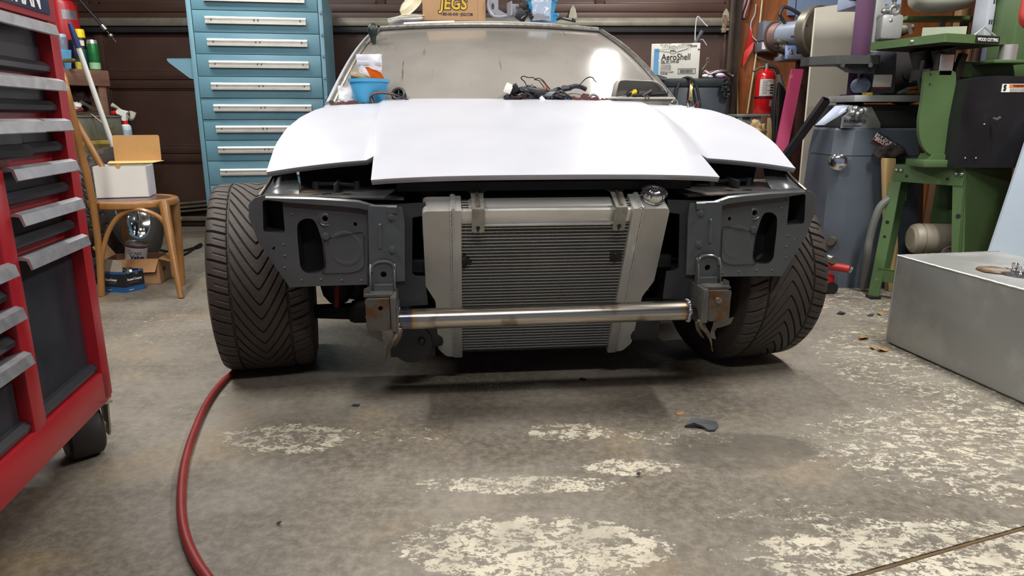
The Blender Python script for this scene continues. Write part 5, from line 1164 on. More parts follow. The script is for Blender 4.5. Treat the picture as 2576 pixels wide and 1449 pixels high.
for k in range(14):
    bm = BM(); c = g0.lerp(g2, .1+.06*k % .8)+(g3-g2)*random.uniform(.15, .6)+Vector((0, 0, hq-.012)); d = Vector((random.uniform(-1, 1), random.uniform(-1, 1), random.uniform(-.1, .5))).normalized(); cyl(bm, c, c+d*.03, .004, seg=6); cyl(bm, c+d*.03, c+d*.035, .008, seg=6); obj('bolt', bm, ZINC, t, W=True)
bm = BM(); a, b = g3, g1; plate(bm, [[(.06, .06), (.94, .06), (.94, .94), (.06, .94)]], .02, hq-.02, lambda x, y, tt: g0+(g1-g0)*x+(g2-g0)*y+Vector((0, 0, tt))); obj('filling', bm, mat('dark parts', S(60, 58, 56), .6, .4), t, W=True)
bagrag('dark_pouch', 'black cloth pouch left of the brown box under the chair', Vector((-2.19, 3.52, .06)), (.06, .06, .075), mat('black cloth', S(26, 25, 27), .9), 11, 'pouch')
bm = BM(); tube(bm, crv([gz(u, v, .008) for u, v in ((400, 628), (430, 634), (455, 632), (478, 626), (492, 622))], 5), .007, 8); tube(bm, crv([gz(u, v, .008) for u, v in ((400, 640), (430, 642), (450, 644), (468, 638), (484, 628), (500, 618))], 5), .007, 8); cyl(bm, gz(492, 623, .012), gz(505, 616, .016), .012, .014, 10)
solo('power_cable', bm, BLACK, 'black power cable end on the floor near the blue cabinet', 'cable', gz(450, 636))
# ---- red air hose
HS = [(590, 932), (565, 956), (540, 985), (515, 1025), (495, 1070), (477, 1120), (463, 1175), (457, 1230), (457, 1290), (466, 1345), (485, 1395), (512, 1440), (560, 1500), (640, 1570)]
bm = BM(); tube(bm, crv([Vector((-1.08, 2.75, .0105)), Vector((-1.05, 2.5, .0105)), Vector((-1.01, 2.34, .0105))]+[gz(u, v, .0105) for u, v in HS], 7), .0105, 12)
solo('air_hose', bm, mat('red rubber hose', S(128, 44, 42), .42, 0, .12, 20), 'red rubber air hose curving across the floor from the left tyre', 'hose', gz(457, 1230))
# ================================================================ right background
# ---- dark steel cabinet with the oil carton
DG = mat('dark slate steel', S(56, 62, 70), .42, .2, .12, 6)
KY = 4.5
a, b = at(1652, 197, KY), at(1838, 197, KY); zk = a.z
kb = thing('steel_cabinet', 'dark slate steel cabinet beside the car under the white oil carton', 'cabinet', ((a.x+b.x)/2, KY+.25, 0))
bm = BM(); bx(bm, a.x+.015, b.x-.012, KY+.012, KY+.5, .05, zk-.045, .004); obj('cabinet_body', bm, DG, kb, W=True)
bm = BM(); bx(bm, a.x, b.x, KY, KY+.51, zk-.05, zk, .004); obj('top_lip', bm, mat('slate lip', S(44, 52, 54), .45, .2, .15), kb, W=True)
for x in (a.x+.05, b.x-.06):
    for y in (KY+.05, KY+.45):
        bm = BM(); cyl(bm, (x, y, 0), (x, y, .055), .02, seg=12); obj('foot', bm, BLACK, kb, W=True)
bm = BM(); bx(bm, a.x+.05, a.x+.075, KY+.006, KY+.012, zk-.085, zk-.06, .002); obj('corner_gusset', bm, ZINC, kb, W=True)
OC = mat('white oil carton', S(222, 220, 210), .65, 0, .05, 7)
p00, p10, p01 = at(1640, 197, KY+.06), at(1759, 193, KY+.06), at(1632, 112, KY+.06)
wO = p10.x-p00.x; hO = p01.z-p00.z+.010
t = thing('oil_carton', 'white oil carton with winged shell emblem and bar code on the slate cabinet', 'box', (p00.x-.004, KY+.10, zk+.001), -.20)
bm = BM(); bx(bm, 0, wO, 0, .22, 0, hO, .003)
for v in bm.verts:
    v.co.x -= .018*(1-v.co.x/wO)*(v.co.z/hO)*.0
obj('carton_body', bm, OC, t)
sl = .0
tf = lambda fx, fz, y=-.0012: frame((wO*fx, y, hO*fz), (1, 0, sl), (0, 0, 1))
# picture coordinates in zoom (x 70..770, y 235..765)
cx_ = lambda x, y: ((x-75)/695.0, 1-(y-295+(x-75)*.09-0)/(470.0+(x-75)*.09))
def ct(s, x, y, size, m=INK, **k):
    fx, fz = (x-75)/695.0, 1-((y-300)+(x-75)*.095)/475.0
    text('lettering', s, size, tf(fx, fz), m, t, W=False, **k)
bm = BM(); plate(bm, [[(.06, .06), (.165, .06), (.165, .50), (.14, .52), (.165, .56), (.165, .86), (.06, .86)]], -.0008, 0, lambda u, v, tt: Vector((wO*u, tt, hO*v+sl*wO*u*v))); obj('blue_stripe', bm, mat('blue carton stripe', S(96, 160, 206), .6, 0, .12, 14), t)
GI = mat('grey ink', S(130, 124, 130), .6); LGI = mat('faint grey ink', S(168, 162, 156), .6)
text('lettering', 'AeroShell', .054, tf(.215, .535), INK, t, off=.0007, sx=.84, W=False)
text('lettering', 'OIL W 15W-50', .023, tf(.21, .448), INK, t, off=.0007, sx=.74, W=False)
text('lettering', 'AVIATION OIL', .010, tf(.21, .415), INK, t, sx=.9, W=False)
for k in range(5): text('lettering', 'motor oil for piston aircraft engines', .0085, tf(.21, .372-.032*k), GI, t, sx=.52, W=False)
text('lettering', 'BOTTLED 12/1 U.S. QUARTS', .013, tf(.21, .17), INK, t, off=.0002, sx=.50, W=False); text('lettering', '(12) .946 LITERS', .013, tf(.21, .12), INK, t, off=.0002, sx=.50, W=False)
text('lettering', '420 060 77', .017, tf(.17, .945), LGI, t, sx=.9, W=False); text('lettering', 'USE BY', .017, tf(.22, .885), LGI, t, sx=.9, W=False)
text('lettering', '11080280006', .017, tf(.56, .945), LGI, t, sx=.86, W=False); text('lettering', '080415', .017, tf(.53, .89), LGI, t, sx=.9, W=False); text('lettering', '550022445', .017, tf(.735, .89), INK, t, off=.0004, sx=.78, W=False)
em = thing  # emblem: winged shell
bm = BM()
def pl(L_, y0=-.0016, y1=-.0008): plate(bm, [L_], y0, y1, lambda u, v, tt: Vector((u, tt, v+sl*u)))
ec = (wO*.45, hO*.80)
shell = [(ec[0]+.030*math.cos(a_), ec[1]+.026*math.sin(a_)+.003*abs(math.sin(3.5*a_))) for a_ in [PI*k/24 for k in range(25)]]+[(ec[0]-.022, ec[1]-.012), (ec[0]-.008, ec[1]-.021), (ec[0]+.008, ec[1]-.021), (ec[0]+.022, ec[1]-.012)]
wl_ = [(x*.88, y*1.1-.002) for x, y in [(-.12, .006), (-.03, .012), (.03, .012), (.125, .030), (.124, .022), (.10, .013), (.098, .009), (.07, .003), (.066, -.001), (.03, -.008), (-.03, -.008), (-.066, -.006), (-.07, -.003), (-.098, .0), (-.10, .003)]]
pl([(ec[0]+x, ec[1]+y) for x, y in wl_]); pl(shell, -.0018, -.0008); obj('emblem_outline', bm, INK, t)
bm = BM(); pl([(ec[0]+x*.96, ec[1]+y*.84+.0004+x*.012) for x, y in wl_], -.0024, -.0018); pl([(ec[0]+(x-ec[0])*.91, ec[1]+(y-ec[1])*.91) for x, y in shell], -.0026, -.0018); obj('emblem_fill', bm, OC, t)
bm = BM()
for k in range(7):
    a_ = PI*(.14+.12*k); tt_ = (ec[0]+.028*math.cos(a_), ec[1]+.026*math.sin(a_)); d_ = .0007
    pl([(ec[0]+.008*math.cos(a_)-d_, ec[1]+.009), (ec[0]+.008*math.cos(a_)+d_, ec[1]+.009), (tt_[0]+d_, tt_[1]), (tt_[0]-d_, tt_[1])], -.0031, -.0026)
for s_ in (-1, 1):
    for k in range(5): x = s_*(.036+.015*k); pl([(ec[0]+x, ec[1]-.003+.002*k*(s_+1)/2), (ec[0]+x+s_*.012, ec[1]-.001+.002*k*(s_+1)/2), (ec[0]+x+s_*.012, ec[1]-.0002+.002*k*(s_+1)/2), (ec[0]+x, ec[1]-.0022+.002*k*(s_+1)/2)], -.0031, -.0024)
obj('emblem_lines', bm, INK, t)
text('lettering', 'SHELL', .0165, tf(.388, .762, -.0032), INK, t, off=.0006, sx=.84, W=False)
bm = BM(); bc = (wO*.57, hO*.13, wO*.93, hO*.285)
for q in ((bc[0], bc[1], bc[2], bc[1]+.003), (bc[0], bc[3]-.003, bc[2], bc[3]), (bc[0], bc[1], bc[0]+.003, bc[3]), (bc[2]-.003, bc[1], bc[2], bc[3])): pl([(q[0], q[1]), (q[2], q[1]), (q[2], q[3]), (q[0], q[3])])
random.seed(3); x = bc[0]+.012
while x < bc[2]-.014:
    w_ = random.choice((.0012, .002, .003)); pl([(x, bc[1]+.006), (x+w_, bc[1]+.006), (x+w_, bc[3]-.006), (x, bc[3]-.006)]); x += w_+random.choice((.0014, .0022))
pl([(wO*.955, hO*.80), (wO*.995, hO*.80), (wO*.995, hO*.835), (wO*.955, hO*.835)]); obj('bar_code', bm, INK, t)
# tube and wire standing in the carton
top = lambda u, v, y=KY+.15: at(u, v, y)
bm = BM(); A, B = top(1748, 112), top(1767, 78); lathe(bm, [(.010, 0), (.013, .01), (.013, (B-A).length), (.009, (B-A).length), (.009, .01)], 16, Matrix.Translation(A-(B-A)*.9) @ (B-A).to_track_quat('Z', 'Y').to_matrix().to_4x4() @ Matrix.Diagonal((1, 1, 1.9, 1)))
solo('rubber_pipe', bm, mat('slate rubber', S(66, 70, 78), .5), 'slate rubber pipe sticking up out of the oil carton', 'pipe', A)
bm = BM(); tube(bm, crv([top(u, v) for u, v in ((1749, 120), (1749, 80), (1754, 43), (1764, 50), (1773, 60), (1780, 66))], 5), .0035, 6); tube(bm, crv([top(u, v) for u, v in ((1750, 104), (1766, 99), (1772, 105), (1778, 114))], 5), .003, 6)
solo('bent_wire', bm, mat('pale wire', S(190, 190, 200), .5), 'thin pale bent wire rising from the oil carton', 'wire', top(1749, 105))
bm = BM(); A, B = at(1639, 189, KY-.02), at(1676, 199, KY-.03); cyl(bm, A, B, .012, seg=16); solo('chrome_tube', bm, CHROME, 'short chrome tube at the front edge of the slate cabinet', 'tube', B)
# cables over the cabinet
t = thing('draped_hose', 'black hose draped over the front of the slate cabinet', 'hose', at(1760, 280, KY-.03))
bm = BM(); tube(bm, crv([at(u, v, y) for u, v, y in ((1716, 199, KY+.04), (1728, 195, KY), (1740, 198, KY-.03), (1750, 212, KY-.03), (1757, 240, KY-.03), (1761, 270, KY-.03), (1763, 300, KY-.03), (1763, 340, KY-.03))], 5), .009, 8); obj('hose', bm, mat('dark hose', S(40, 46, 50), .5), t, W=True)
bm = BM(); tube(bm, crv([at(u, v, KY-.02) for u, v in ((1710, 210), (1703, 225), (1699, 250), (1696, 280), (1695, 330))], 5), .009, 8); solo('side_hose', bm, mat('dark hose', S(40, 46, 50), .5), 'black hose hanging left of the brass strap on the slate cabinet', 'hose', at(1700, 270, KY-.02))
bm = BM(); pr_ = [(1735, 199), (1745, 200), (1744, 218), (1741, 226), (1742, 252), (1738, 254), (1732, 251), (1734, 228), (1736, 215)]
plate(bm, [[(lambda q: (q.x, q.z))(at(u, v, KY-.012)) for u, v in pr_], circ(*(lambda q: (q.x, q.z))(at(1740, 207, KY-.012)), .005, 10), circ(*(lambda q: (q.x, q.z))(at(1737, 246, KY-.012)), .005, 10)], KY-.014, KY-.009, lambda x, z, tt: Vector((x, tt-.006*math.sin(z*40), z)))
solo('brass_strap', bm, mat('pale brass', S(196, 178, 128), .35, .7, .1), 'pale brass bracket strap hanging on the slate cabinet front', 'bracket', at(1738, 250, KY-.012))
t = thing('cable_heap', 'heap of tangled grey and tan cables on the slate cabinet', 'cables', at(1800, 195, KY+.1))
random.seed(11)
for k, col in enumerate((S(96, 84, 78), S(70, 62, 60), S(176, 140, 100), S(60, 56, 58), S(120, 110, 104), S(190, 186, 196), S(80, 72, 68), S(150, 110, 84))):
    P = [at(1762+random.uniform(0, 15), 190, KY+.05+.03*k)]
    for q in range(4): P.append(at(1775+17*q+random.uniform(-8, 8), 180+random.uniform(-4, 12), KY+.05+random.uniform(0, .2)))
    P.append(at(1838+random.uniform(-8, 8), 192, KY+.1))
    for p in P: p.z = max(p.z, zk+.008)
    bm = BM(); tube(bm, crv(P, 5), .007 if k % 2 else .005, 6); obj('cable', bm, mat('heap cable %d' % k, col, .5), t, W=True)
for u, v, r, m_ in ((1774, 191, .016, WHT), (1787, 193, .013, mat('lilac plug', S(180, 168, 200), .5)), (1812, 190, .022, mat('lilac plug', S(180, 168, 200), .5)), (1822, 192, .012, mat('red wire', S(150, 40, 50), .5))):
    bm = BM(); c = at(u, v, KY+.02); c.z = max(c.z, zk+r*.7); sph(bm, c, r, 10, (1.3, 1, .7)); obj('plug', bm, m_, t, W=True)
bm = BM(); tube(bm, [at(1766, 176, KY+.05), at(1776, 164, KY+.05)], .006, 8); c = at(1781, 152, KY+.05); tube(bm, [c+Vector((.009*math.cos(a_), 0, .013*math.sin(a_))) for a_ in [2*PI*k/14 for k in range(14)]], .004, 6, True); cyl(bm, at(1776, 164, KY+.05), at(1779, 157, KY+.05), .005, seg=8); tube(bm, [at(1766, 176, KY+.05), Vector((at(1764, 180, KY+.05).x, KY+.07, zk+.006))], .006, 8)
obj('ring_terminal', bm, mat('dull rod', S(110, 104, 92), .5, .6), t, W=True)
t = thing('hanging_connectors', 'clump of black connectors hanging at the right corner of the slate cabinet', 'connectors', at(1824, 250, KY-.02))
for k in range(14):
    bm = BM(); c = at(1824+random.uniform(-9, 10), 208+k*2.7+random.uniform(-2, 2), KY-.03); box(bm, (random.uniform(.014, .026), .018, random.uniform(.012, .02)), c, Matrix.Rotation(random.uniform(0, 3), 3, 'Y'), .002); obj('connector', bm, BLACK, t, W=True)
bm = BM(); tube(bm, crv([at(u, v, KY-.02) for u, v in ((1826, 197, ), (1829, 204), (1826, 216), (1823, 234), (1826, 250))], 4), .009, 6); tube(bm, crv([at(u, v, KY-.02) for u, v in ((1835, 198), (1841, 216), (1843, 240), (1842, 262), (1839, 284))], 4), .004, 6); obj('lead', bm, BLACK, t, W=True)
# ---- wall things
WY = DY+.05
bm = BM(); tube(bm, [at(1850, -40, WY-.02), at(1852, 60, WY-.02), at(1856, 320, WY-.02), at(1857, 420, WY-.02)], .0065, 8); solo('pull_cord', bm, mat('cream cord', S(206, 194, 160), .7), 'straight cream cord hanging beside the door track', 'cord', at(1856, 300, WY-.02))
bm = BM(); tube(bm, [at(1924, -60, WY-.03), at(1905, 120, WY-.03), at(1880, 285, WY-.03)], .0065, 8); solo('slant_cord', bm, mat('cream cord', S(206, 194, 160), .7), 'slanting cream cord running down past the fire extinguisher', 'cord', at(1880, 285, WY-.03))
bm = BM(); tube(bm, crv([at(u, v, WY-.02) for u, v in ((1902, 10), (1899, 35), (1890, 55), (1889, 75), (1895, 95), (1912, 107), (1922, 109))], 5), .0045, 6); solo('thin_cord', bm, mat('pale wire', S(190, 190, 200), .5), 'thin pale cord curving to the grey switch box', 'cord', at(1890, 90, WY-.02))
bm = BM(); P = [(1888, 68), (1893, 70), (1893, 95), (1897, 105), (1892, 125), (1880, 148), (1874, 158), (1870, 168), (1867, 162), (1873, 130), (1880, 100)]
plate(bm, [[(lambda q: (q.x, q.z))(at(u, v, WY-.03)) for u, v in P]], WY-.03, WY-.027, lambda x, z, tt: Vector((x, tt+.012*math.sin(x*60+z*30), z))); solo('red_ribbon', bm, mat('red vinyl', S(206, 44, 38), .5, 0, .15, 8), 'torn red vinyl ribbon pinned to the plywood wall', 'ribbon', at(1870, 165, WY-.03))
t = thing('flag', 'small red and white striped flag at the top of the plywood wall', 'flag', at(1865, 40, WY-.04))
c0, c1_ = at(1848, 34, WY-.04), at(1886, 22, WY-.04)
for k in range(7):
    bm = BM(); rows = []
    for j in range(9):
        f0, f1 = k/7, (k+1)/7; zz0 = c1_.z-.03+.16-(.19-.05*abs(f0-.5))*(j/8); x_ = lambda f: c0.x-.01+(c1_.x-c0.x+.02)*f+.01*math.sin(j*.6)-(j/8)*.03*(f-.5)
        rows.append([Vector((x_(f), WY-.04+.012*math.sin(6*f+j*.5), zz0-.02*f)) for f in (f0, f1)])
    loft(bm, rows); o = obj('stripe', bm, mat('flag red', S(124, 40, 48), .8) if k % 2 == 0 else mat('flag white', S(216, 206, 200), .8), t, W=True); o.modifiers.new('t', 'SOLIDIFY').thickness = .0015
bm = BM(); cyl(bm, Vector((c0.x-.02, WY-.035, c1_.z+.13)), Vector((c1_.x+.04, WY-.035, c1_.z+.16)), .006, seg=8); obj('stick', bm, WOODB, t, W=True)
GRY = mat('grey switch enamel', S(108, 114, 126), .45, .2, .08, 6)
SY = WY-.14
a, b = at(1921, 52, SY), at(1985, 102, SY)
t = thing('switch_box', 'grey electrical switch box on the plywood wall left of the bench grinder', 'switch box', ((a.x+b.x)/2, WY-.07, b.z))
bm = BM(); bx(bm, a.x, b.x, SY, WY-.001, b.z, a.z, .006); obj('enclosure', bm, GRY, t, W=True)
c, d = at(1916, 104, SY-.02), at(1972, 129, SY-.02); bm = BM(); bx(bm, c.x, d.x, SY-.02, WY-.001, d.z, c.z, .006); obj('lower_box', bm, GRY, t, W=True)
c, d = at(1944, 74, SY-.012), at(1966, 104, SY-.012); bm = BM(); bx(bm, c.x, d.x, SY-.014, SY, d.z, c.z, .006); obj('cover_plate', bm, GRY, t, W=True)
c, d = at(1929, 77, SY-.002), at(1934, 88, SY-.002); bm = BM(); bx(bm, c.x, d.x, SY-.003, SY, d.z, c.z); obj('yellow_sticker', bm, YEL, t, W=True)
c, d = at(1918, 107, SY-.024), at(1926, 124, SY-.024); bm = BM(); bx(bm, c.x, d.x, SY-.022, SY-.02, d.z, c.z); obj('white_sticker', bm, WHT, t, W=True)
bm = BM(); cyl(bm, at(1932, 97, SY), at(1932, 97, SY-.04), .02, seg=16); obj('knob', bm, BLACK, t, W=True)
bm = BM(); tube(bm, crv([at(u, v, SY+.05) for u, v in ((1960, 52), (1963, 30), (1972, 18), (1984, 20), (2000, 28), (2012, 36))], 5), .013, 8); obj('conduit', bm, mat('grey conduit', S(80, 82, 88), .4, .4), t, W=True)
# grey low cabinet + extinguisher
EY = 5.25
a, b = at(1856, 287, EY-.1), at(1942, 340, EY-.1)
t = thing('grey_locker', 'pale grey metal locker under the fire extinguisher', 'locker', ((a.x+b.x)/2, EY, 0))
bm = BM(); bx(bm, a.x, b.x, EY-.1, EY+.2, 0, a.z-.02, .004); obj('locker_body', bm, mat('pale grey enamel', S(132, 136, 130), .5, .1, .1, 5), t, W=True)
bm = BM(); bx(bm, a.x-.008, b.x+.008, EY-.108, EY+.2, a.z-.022, a.z, .004); obj('lid', bm, mat('pale grey enamel', S(132, 136, 130), .5, .1, .1, 5), t, W=True)
c, d = at(1868, 296, EY-.102), at(1886, 300, EY-.102); bm = BM(); bx(bm, c.x, d.x, EY-.104, EY-.099, d.z, c.z); obj('slot', bm, INK, t, W=True)
zl_ = a.z
exb = at(1919, 284, EY); Re = .068; hE = at(1920, 178, EY).z-zl_
t = thing('fire_extinguisher', 'red fire extinguisher with white label on the pale grey locker', 'fire extinguisher', (exb.x, EY, zl_))
EXR = mat('extinguisher red', S(196, 22, 28), .28, 0, .05, 5, coat=.4)
bm = BM(); lathe(bm, [(0, 0), (Re*.9, 0), (Re, .012), (Re, hE-.06), (Re*.93, hE-.03), (Re*.7, hE-.008), (.022, hE+.004), (.018, hE+.016), (0, hE+.016)], 40); obj('cylinder', bm, EXR, t)
bm = BM(); rows = []
for k in range(15):
    a_ = -PI/2-.9+1.8*k/14; rows.append([Vector(((Re+.0008)*math.cos(a_), (Re+.0008)*math.sin(a_), z)) for z in (hE*.42, hE*.80)])
loft(bm, rows); lb = obj('label', bm, mat('extinguisher label', S(206, 202, 196), .5), t)
for k in range(9):
    bm = BM(); z = hE*(.75-.036*k); rows = []
    for j in range(7):
        a_ = -PI/2-.6+(.5 if k % 3 else .9)*j/6; rows.append([Vector(((Re+.0014)*math.cos(a_), (Re+.0014)*math.sin(a_), z+dz)) for dz in (0, .005)])
    loft(bm, rows); obj('print_line', bm, GI, lb)
for k in range(4):
    bm = BM(); z = hE*(.65-.06*k); rows = [[Vector(((Re+.0014)*math.cos(-PI/2+.2+.08*j), (Re+.0014)*math.sin(-PI/2+.2+.08*j), z+dz)) for dz in (0, .010)] for j in range(6)]
    loft(bm, rows); obj('pictogram', bm, INK, lb)
bm = BM(); lathe(bm, [(Re+.001, hE*.37), (Re+.004, hE*.37), (Re+.004, hE*.40), (Re+.001, hE*.40)], 40); obj('strap', bm, BLACK, t)
bm = BM(); rows = [[Vector(((Re+.001)*math.cos(-PI/2+.25+.12*j), (Re+.001)*math.sin(-PI/2+.25+.12*j), z)) for z in (hE*.18, hE*.33)] for j in range(6)]; loft(bm, rows); obj('tag', bm, mat('grey tag', S(176, 150, 146), .5), t)
bm = BM(); cyl(bm, (0, 0, hE+.01), (0, 0, hE+.05), .018, seg=14); obj('valve', bm, ZINC, t)
bm = BM(); tube(bm, [(.02, 0, hE+.055), (-.04, -.01, hE+.075), (-.085, -.01, hE+.095)], [.010, .010, .007], 8); tube(bm, [(.02, 0, hE+.035), (-.05, -.01, hE+.02), (-.10, -.01, hE-.005)], [.008, .010, .008], 8); obj('lever', bm, ZINC, t)
bm = BM(); tube(bm, crv([(.02, 0, hE+.03), (.06, -.01, hE+.02), (.085, -.02, hE-.04), (.085, -.03, hE-.10)], 6), .012, 10); obj('discharge_hose', bm, BLACK, t)
bm = BM(); cyl(bm, (.07, -.06, hE-.03), (.10, -.06, hE-.12), .016, .022, 14); obj('nozzle_horn', bm, mat('dark grey plastic', S(96, 98, 92), .5), t)
# ---- bench grinder on a pedestal
GY = 4.62
gr = thing('bench_grinder', 'grey bench grinder with round wheel guards on a dark steel pedestal', 'grinder', (at(2014, 300, GY).x, GY, 0))
cxp = at(2014, 300, GY).x; zg = at(2014, 153, GY).z
bm = BM(); bx(bm, cxp-.045, cxp+.045, GY-.03, GY+.06, .02, zg, .004); obj('pedestal_column', bm, mat('brown steel', S(66, 40, 34), .5, .2, .2), gr, W=True)
bm = BM(); bx(bm, cxp-.17, cxp+.17, GY-.15, GY+.2, 0, .025, .006); obj('pedestal_foot', bm, mat('brown steel', S(66, 40, 34), .5, .2, .2), gr, W=True)
c, d = at(1978, 152, GY-.1), at(2062, 140, GY-.1); bm = BM(); bx(bm, c.x, d.x+.1, GY-.12, GY+.12, zg, zg+.03, .004); obj('mounting_plate', bm, GRY, gr, W=True)
mc = at(1998, 88, GY); Rm = .083; axg = Vector((.42, -.9, .0)).normalized(); zq = axg.to_track_quat('Z', 'Y').to_matrix().to_4x4(); MG = Matrix.Translation(mc) @ zq
GBL = mat('blue grey grinder paint', S(132, 142, 158), .35, .2, .08, 6)
bm = BM(); lathe(bm, [(0, -.11), (Rm*.85, -.11), (Rm, -.095), (Rm, .095), (Rm*.85, .11), (0, .11)], 40, MG); obj('motor', bm, GBL, gr, W=True)
bm = BM(); plate(bm, [[(-.07, 0), (.07, 0), (.05, .09), (-.05, .09)]], -.05, .05, lambda x, z, tt: Vector((mc.x+x, mc.y+tt, zg+.03+z))); obj('motor_foot', bm, GBL, gr, W=True)
bm = BM(); c = at(1989, 132, GY-.1); box(bm, (.07, .012, .085), c, Matrix.Rotation(-.2, 3, 'X'), .003); obj('switch_plate', bm, mat('blue switch plate', S(120, 140, 186), .4), gr, W=True)
bm = BM(); c = at(1989, 130, GY-.115); box(bm, (.02, .02, .03), c, None, .003); obj('switch_toggle', bm, CHROME, gr, W=True)
GUARD = mat('dusty guard metal', S(120, 116, 104), .4, .6, .2, 9)
for k, (dst, R_) in enumerate(((.19, .150), (-.14, .088))):
    bm = BM(); lathe(bm, [(0, .035), (.04, .035), (.05, .03), (.085, .028), (.10, .02), (R_-.01, .018), (R_, .008), (R_, -.05), (R_-.02, -.055), (0, -.055)], 44, MG @ Matrix.Translation((0, 0, dst)) @ (Matrix.Identity(4) if k == 0 else Matrix.Rotation(PI, 4, 'X'))); g_ = obj('wheel_guard', bm, GUARD if k == 0 else mat('rosy dusty guard', S(132, 106, 100), .5, .4, .2), gr, W=True)
    for j in range(5):
        a_ = j*2*PI/5+.4; bm = BM(); p = MG @ Matrix.Translation((0, 0, dst)) @ Vector(((R_-.022)*math.cos(a_), (R_-.022)*math.sin(a_), .018 if k == 0 else -.018)); sph(bm, p, .007, 8); obj('screw', bm, INK, g_, W=True)
bm = BM(); tube(bm, crv([at(u, v, GY-.16) for u, v in ((2015, 36), (2024, 56), (2021, 72), (2014, 88), (2012, 100))], 5), [.006]*3+[.014]*18, 8); obj('spark_arm', bm, BLACK, gr, W=True)
bm = BM(); tube(bm, crv([at(u, v, GY+.02) for u, v in ((1962, 36), (1975, 60), (1985, 76))], 5), .010, 8); obj('rear_arm', bm, DARKT, gr, W=True)
bm = BM(); sph(bm, at(1972, 122, GY-.05), .045, 14, (1, 1, .8)); box(bm, (.08, .06, .03), at(1964, 108, GY-.05), Matrix.Rotation(.3, 3, 'Y'), .005); cyl(bm, at(1960, 115, GY-.06), at(1985, 128, GY-.09), .018, seg=12); obj('tool_rest', bm, mat('greasy steel', S(86, 80, 70), .4, .6, .3), gr, W=True)
bm = BM(); plate(bm, [[(-.03, 0), (.03, 0), (.02, .05), (-.025, .04)]], 0, .004, lambda x, y, tt: at(2000, 95, GY-.13)+Vector((x, tt, y*.3))); obj('nose_shield', bm, GUARD, gr, W=True)
# blue panels behind
bm = BM(); a, b = at(2000, 60, WY-.02), at(2078, -40, WY-.02); bx(bm, a.x-.06, a.x-.01, WY-.02, WY, a.z+.06, a.z+.5); bx(bm, a.x, b.x+.1, WY-.03, WY, a.z-.12, a.z+.5)
solo('breaker_box', bm, mat('faded blue panel', S(132, 152, 186), .5, 0, .1, 4), 'faded blue metal breaker box on the wall above the bench grinder', 'box', Vector((a.x, WY-.02, a.z-.1)))
# coil of cable on the pedestal
t = thing('cable_coil', 'thick black cable coil hanging between the fire extinguisher and the pink plank', 'cable', at(1960, 360, GY-.02))
random.seed(5)
for k in range(9):
    bm = BM(); cu = 1957+k*.9; w_ = 5+k*1.7; tp_ = 207+k*1.5; bt_ = 350+random.uniform(-12, 14); yy = GY-.10+.022*k
    P = [at(cu+w_*math.sin(a_)*(1.0 if math.cos(a_) > -.2 else .8)-4*(1-math.cos(a_)), (tp_+bt_)/2-(bt_-tp_)/2*math.cos(a_), yy) for a_ in [2*PI*j/28 for j in range(28)]]
    tube(bm, P, .0095, 7, True); obj('loop', bm, mat('black cable', S(36, 36, 42), .45), t, W=True)
bm = BM(); cyl(bm, (at(1972, 206, GY).x, GY-.16, at(1972, 214, GY).z), (cxp, GY, at(1972, 214, GY).z), .008, seg=8); obj('hook', bm, ZINC, t, W=True)
bm = BM(); q = [at(1993, 173, 4.42), at(2022, 174, 4.42), at(1982, 395, 4.15), at(1950, 380, 4.15)]; dz = (q[3]-q[0]); q[2] = q[1]+dz*(q[1].z/(-dz.z))*.995; q[3] = q[0]+dz*(q[0].z/(-dz.z))*.995
v = [bm.verts.new(p) for p in q]; bm.faces.new(v); r = bmesh.ops.extrude_face_region(bm, geom=bm.faces[:])
for g_ in r['geom']:
    if isinstance(g_, bmesh.types.BMVert): g_.co.y += .02
solo('pink_plank', bm, mat('faded magenta paint', S(152, 42, 84), .6, 0, .2, 7, col2=S(176, 110, 120), wear=.62), 'faded magenta painted plank leaning on the grinder pedestal', 'plank', q[3])
tp_, bt_ = at(2079, 250, 3.62), at(1965, 408, 3.85); d = (bt_-tp_); bt2 = tp_+d*(tp_.z/-d.z)*.99
bm = BM(); M_ = Matrix.Translation((tp_+bt2)/2) @ d.to_track_quat('Z', 'Y').to_matrix().to_4x4(); L0 = (bt2-tp_).length
for q in ((-.018, .018, -.018, -.015), (-.018, .018, .015, .018), (-.018, -.015, -.018, .018), (.015, .018, -.018, .018)): bx(bm, q[0], q[1], q[2], q[3], -L0/2, L0/2)
bmesh.ops.transform(bm, matrix=M_ @ Matrix.Rotation(.5, 4, 'Z'), verts=bm.verts)
solo('steel_bar', bm, mat('dark square bar', S(58, 54, 60), .35, .5, .15), 'dark square steel tube leaning across the white board', 'bar', bt2)
bm = BM()
for k, (u0, u1) in enumerate(((1918, 1924), (1929, 1938))):
    a, b = at(u0, 290+6*k, 4.9), at(u1, 380, 4.9); bx(bm, a.x, b.x, 4.9, 4.92, .0, a.z, .002)
    solo('wood_offcut', bm, WOODB if k == 0 else mat('pale pine', S(190, 160, 110), .7, 0, .15, 5), ['thin dark wood offcut standing by the pale grey locker', 'pale pine offcut standing by the cable coil'][k], 'wood', Vector((a.x, 4.9, 0))); bm = BM()
bagrag('leather_glove', 'tan leather glove behind the right bonnet edge', at(1904, 328, 4.7), (.05, .04, .06), mat('tan leather', S(176, 146, 104), .8, 0, .2, 12), 4, 'glove')
bm = BM(); p = at(1904, 328, 4.7); bx(bm, p.x-.08, p.x+.07, 4.66, 4.8, 0, p.z-.045, .01); solo('glove_prop', bm, WOODD, 'dark brown crate added to support the tan leather glove', 'block', Vector((p.x, 4.72, 0)))  # invented box added as a support, the glove's real one is not visible
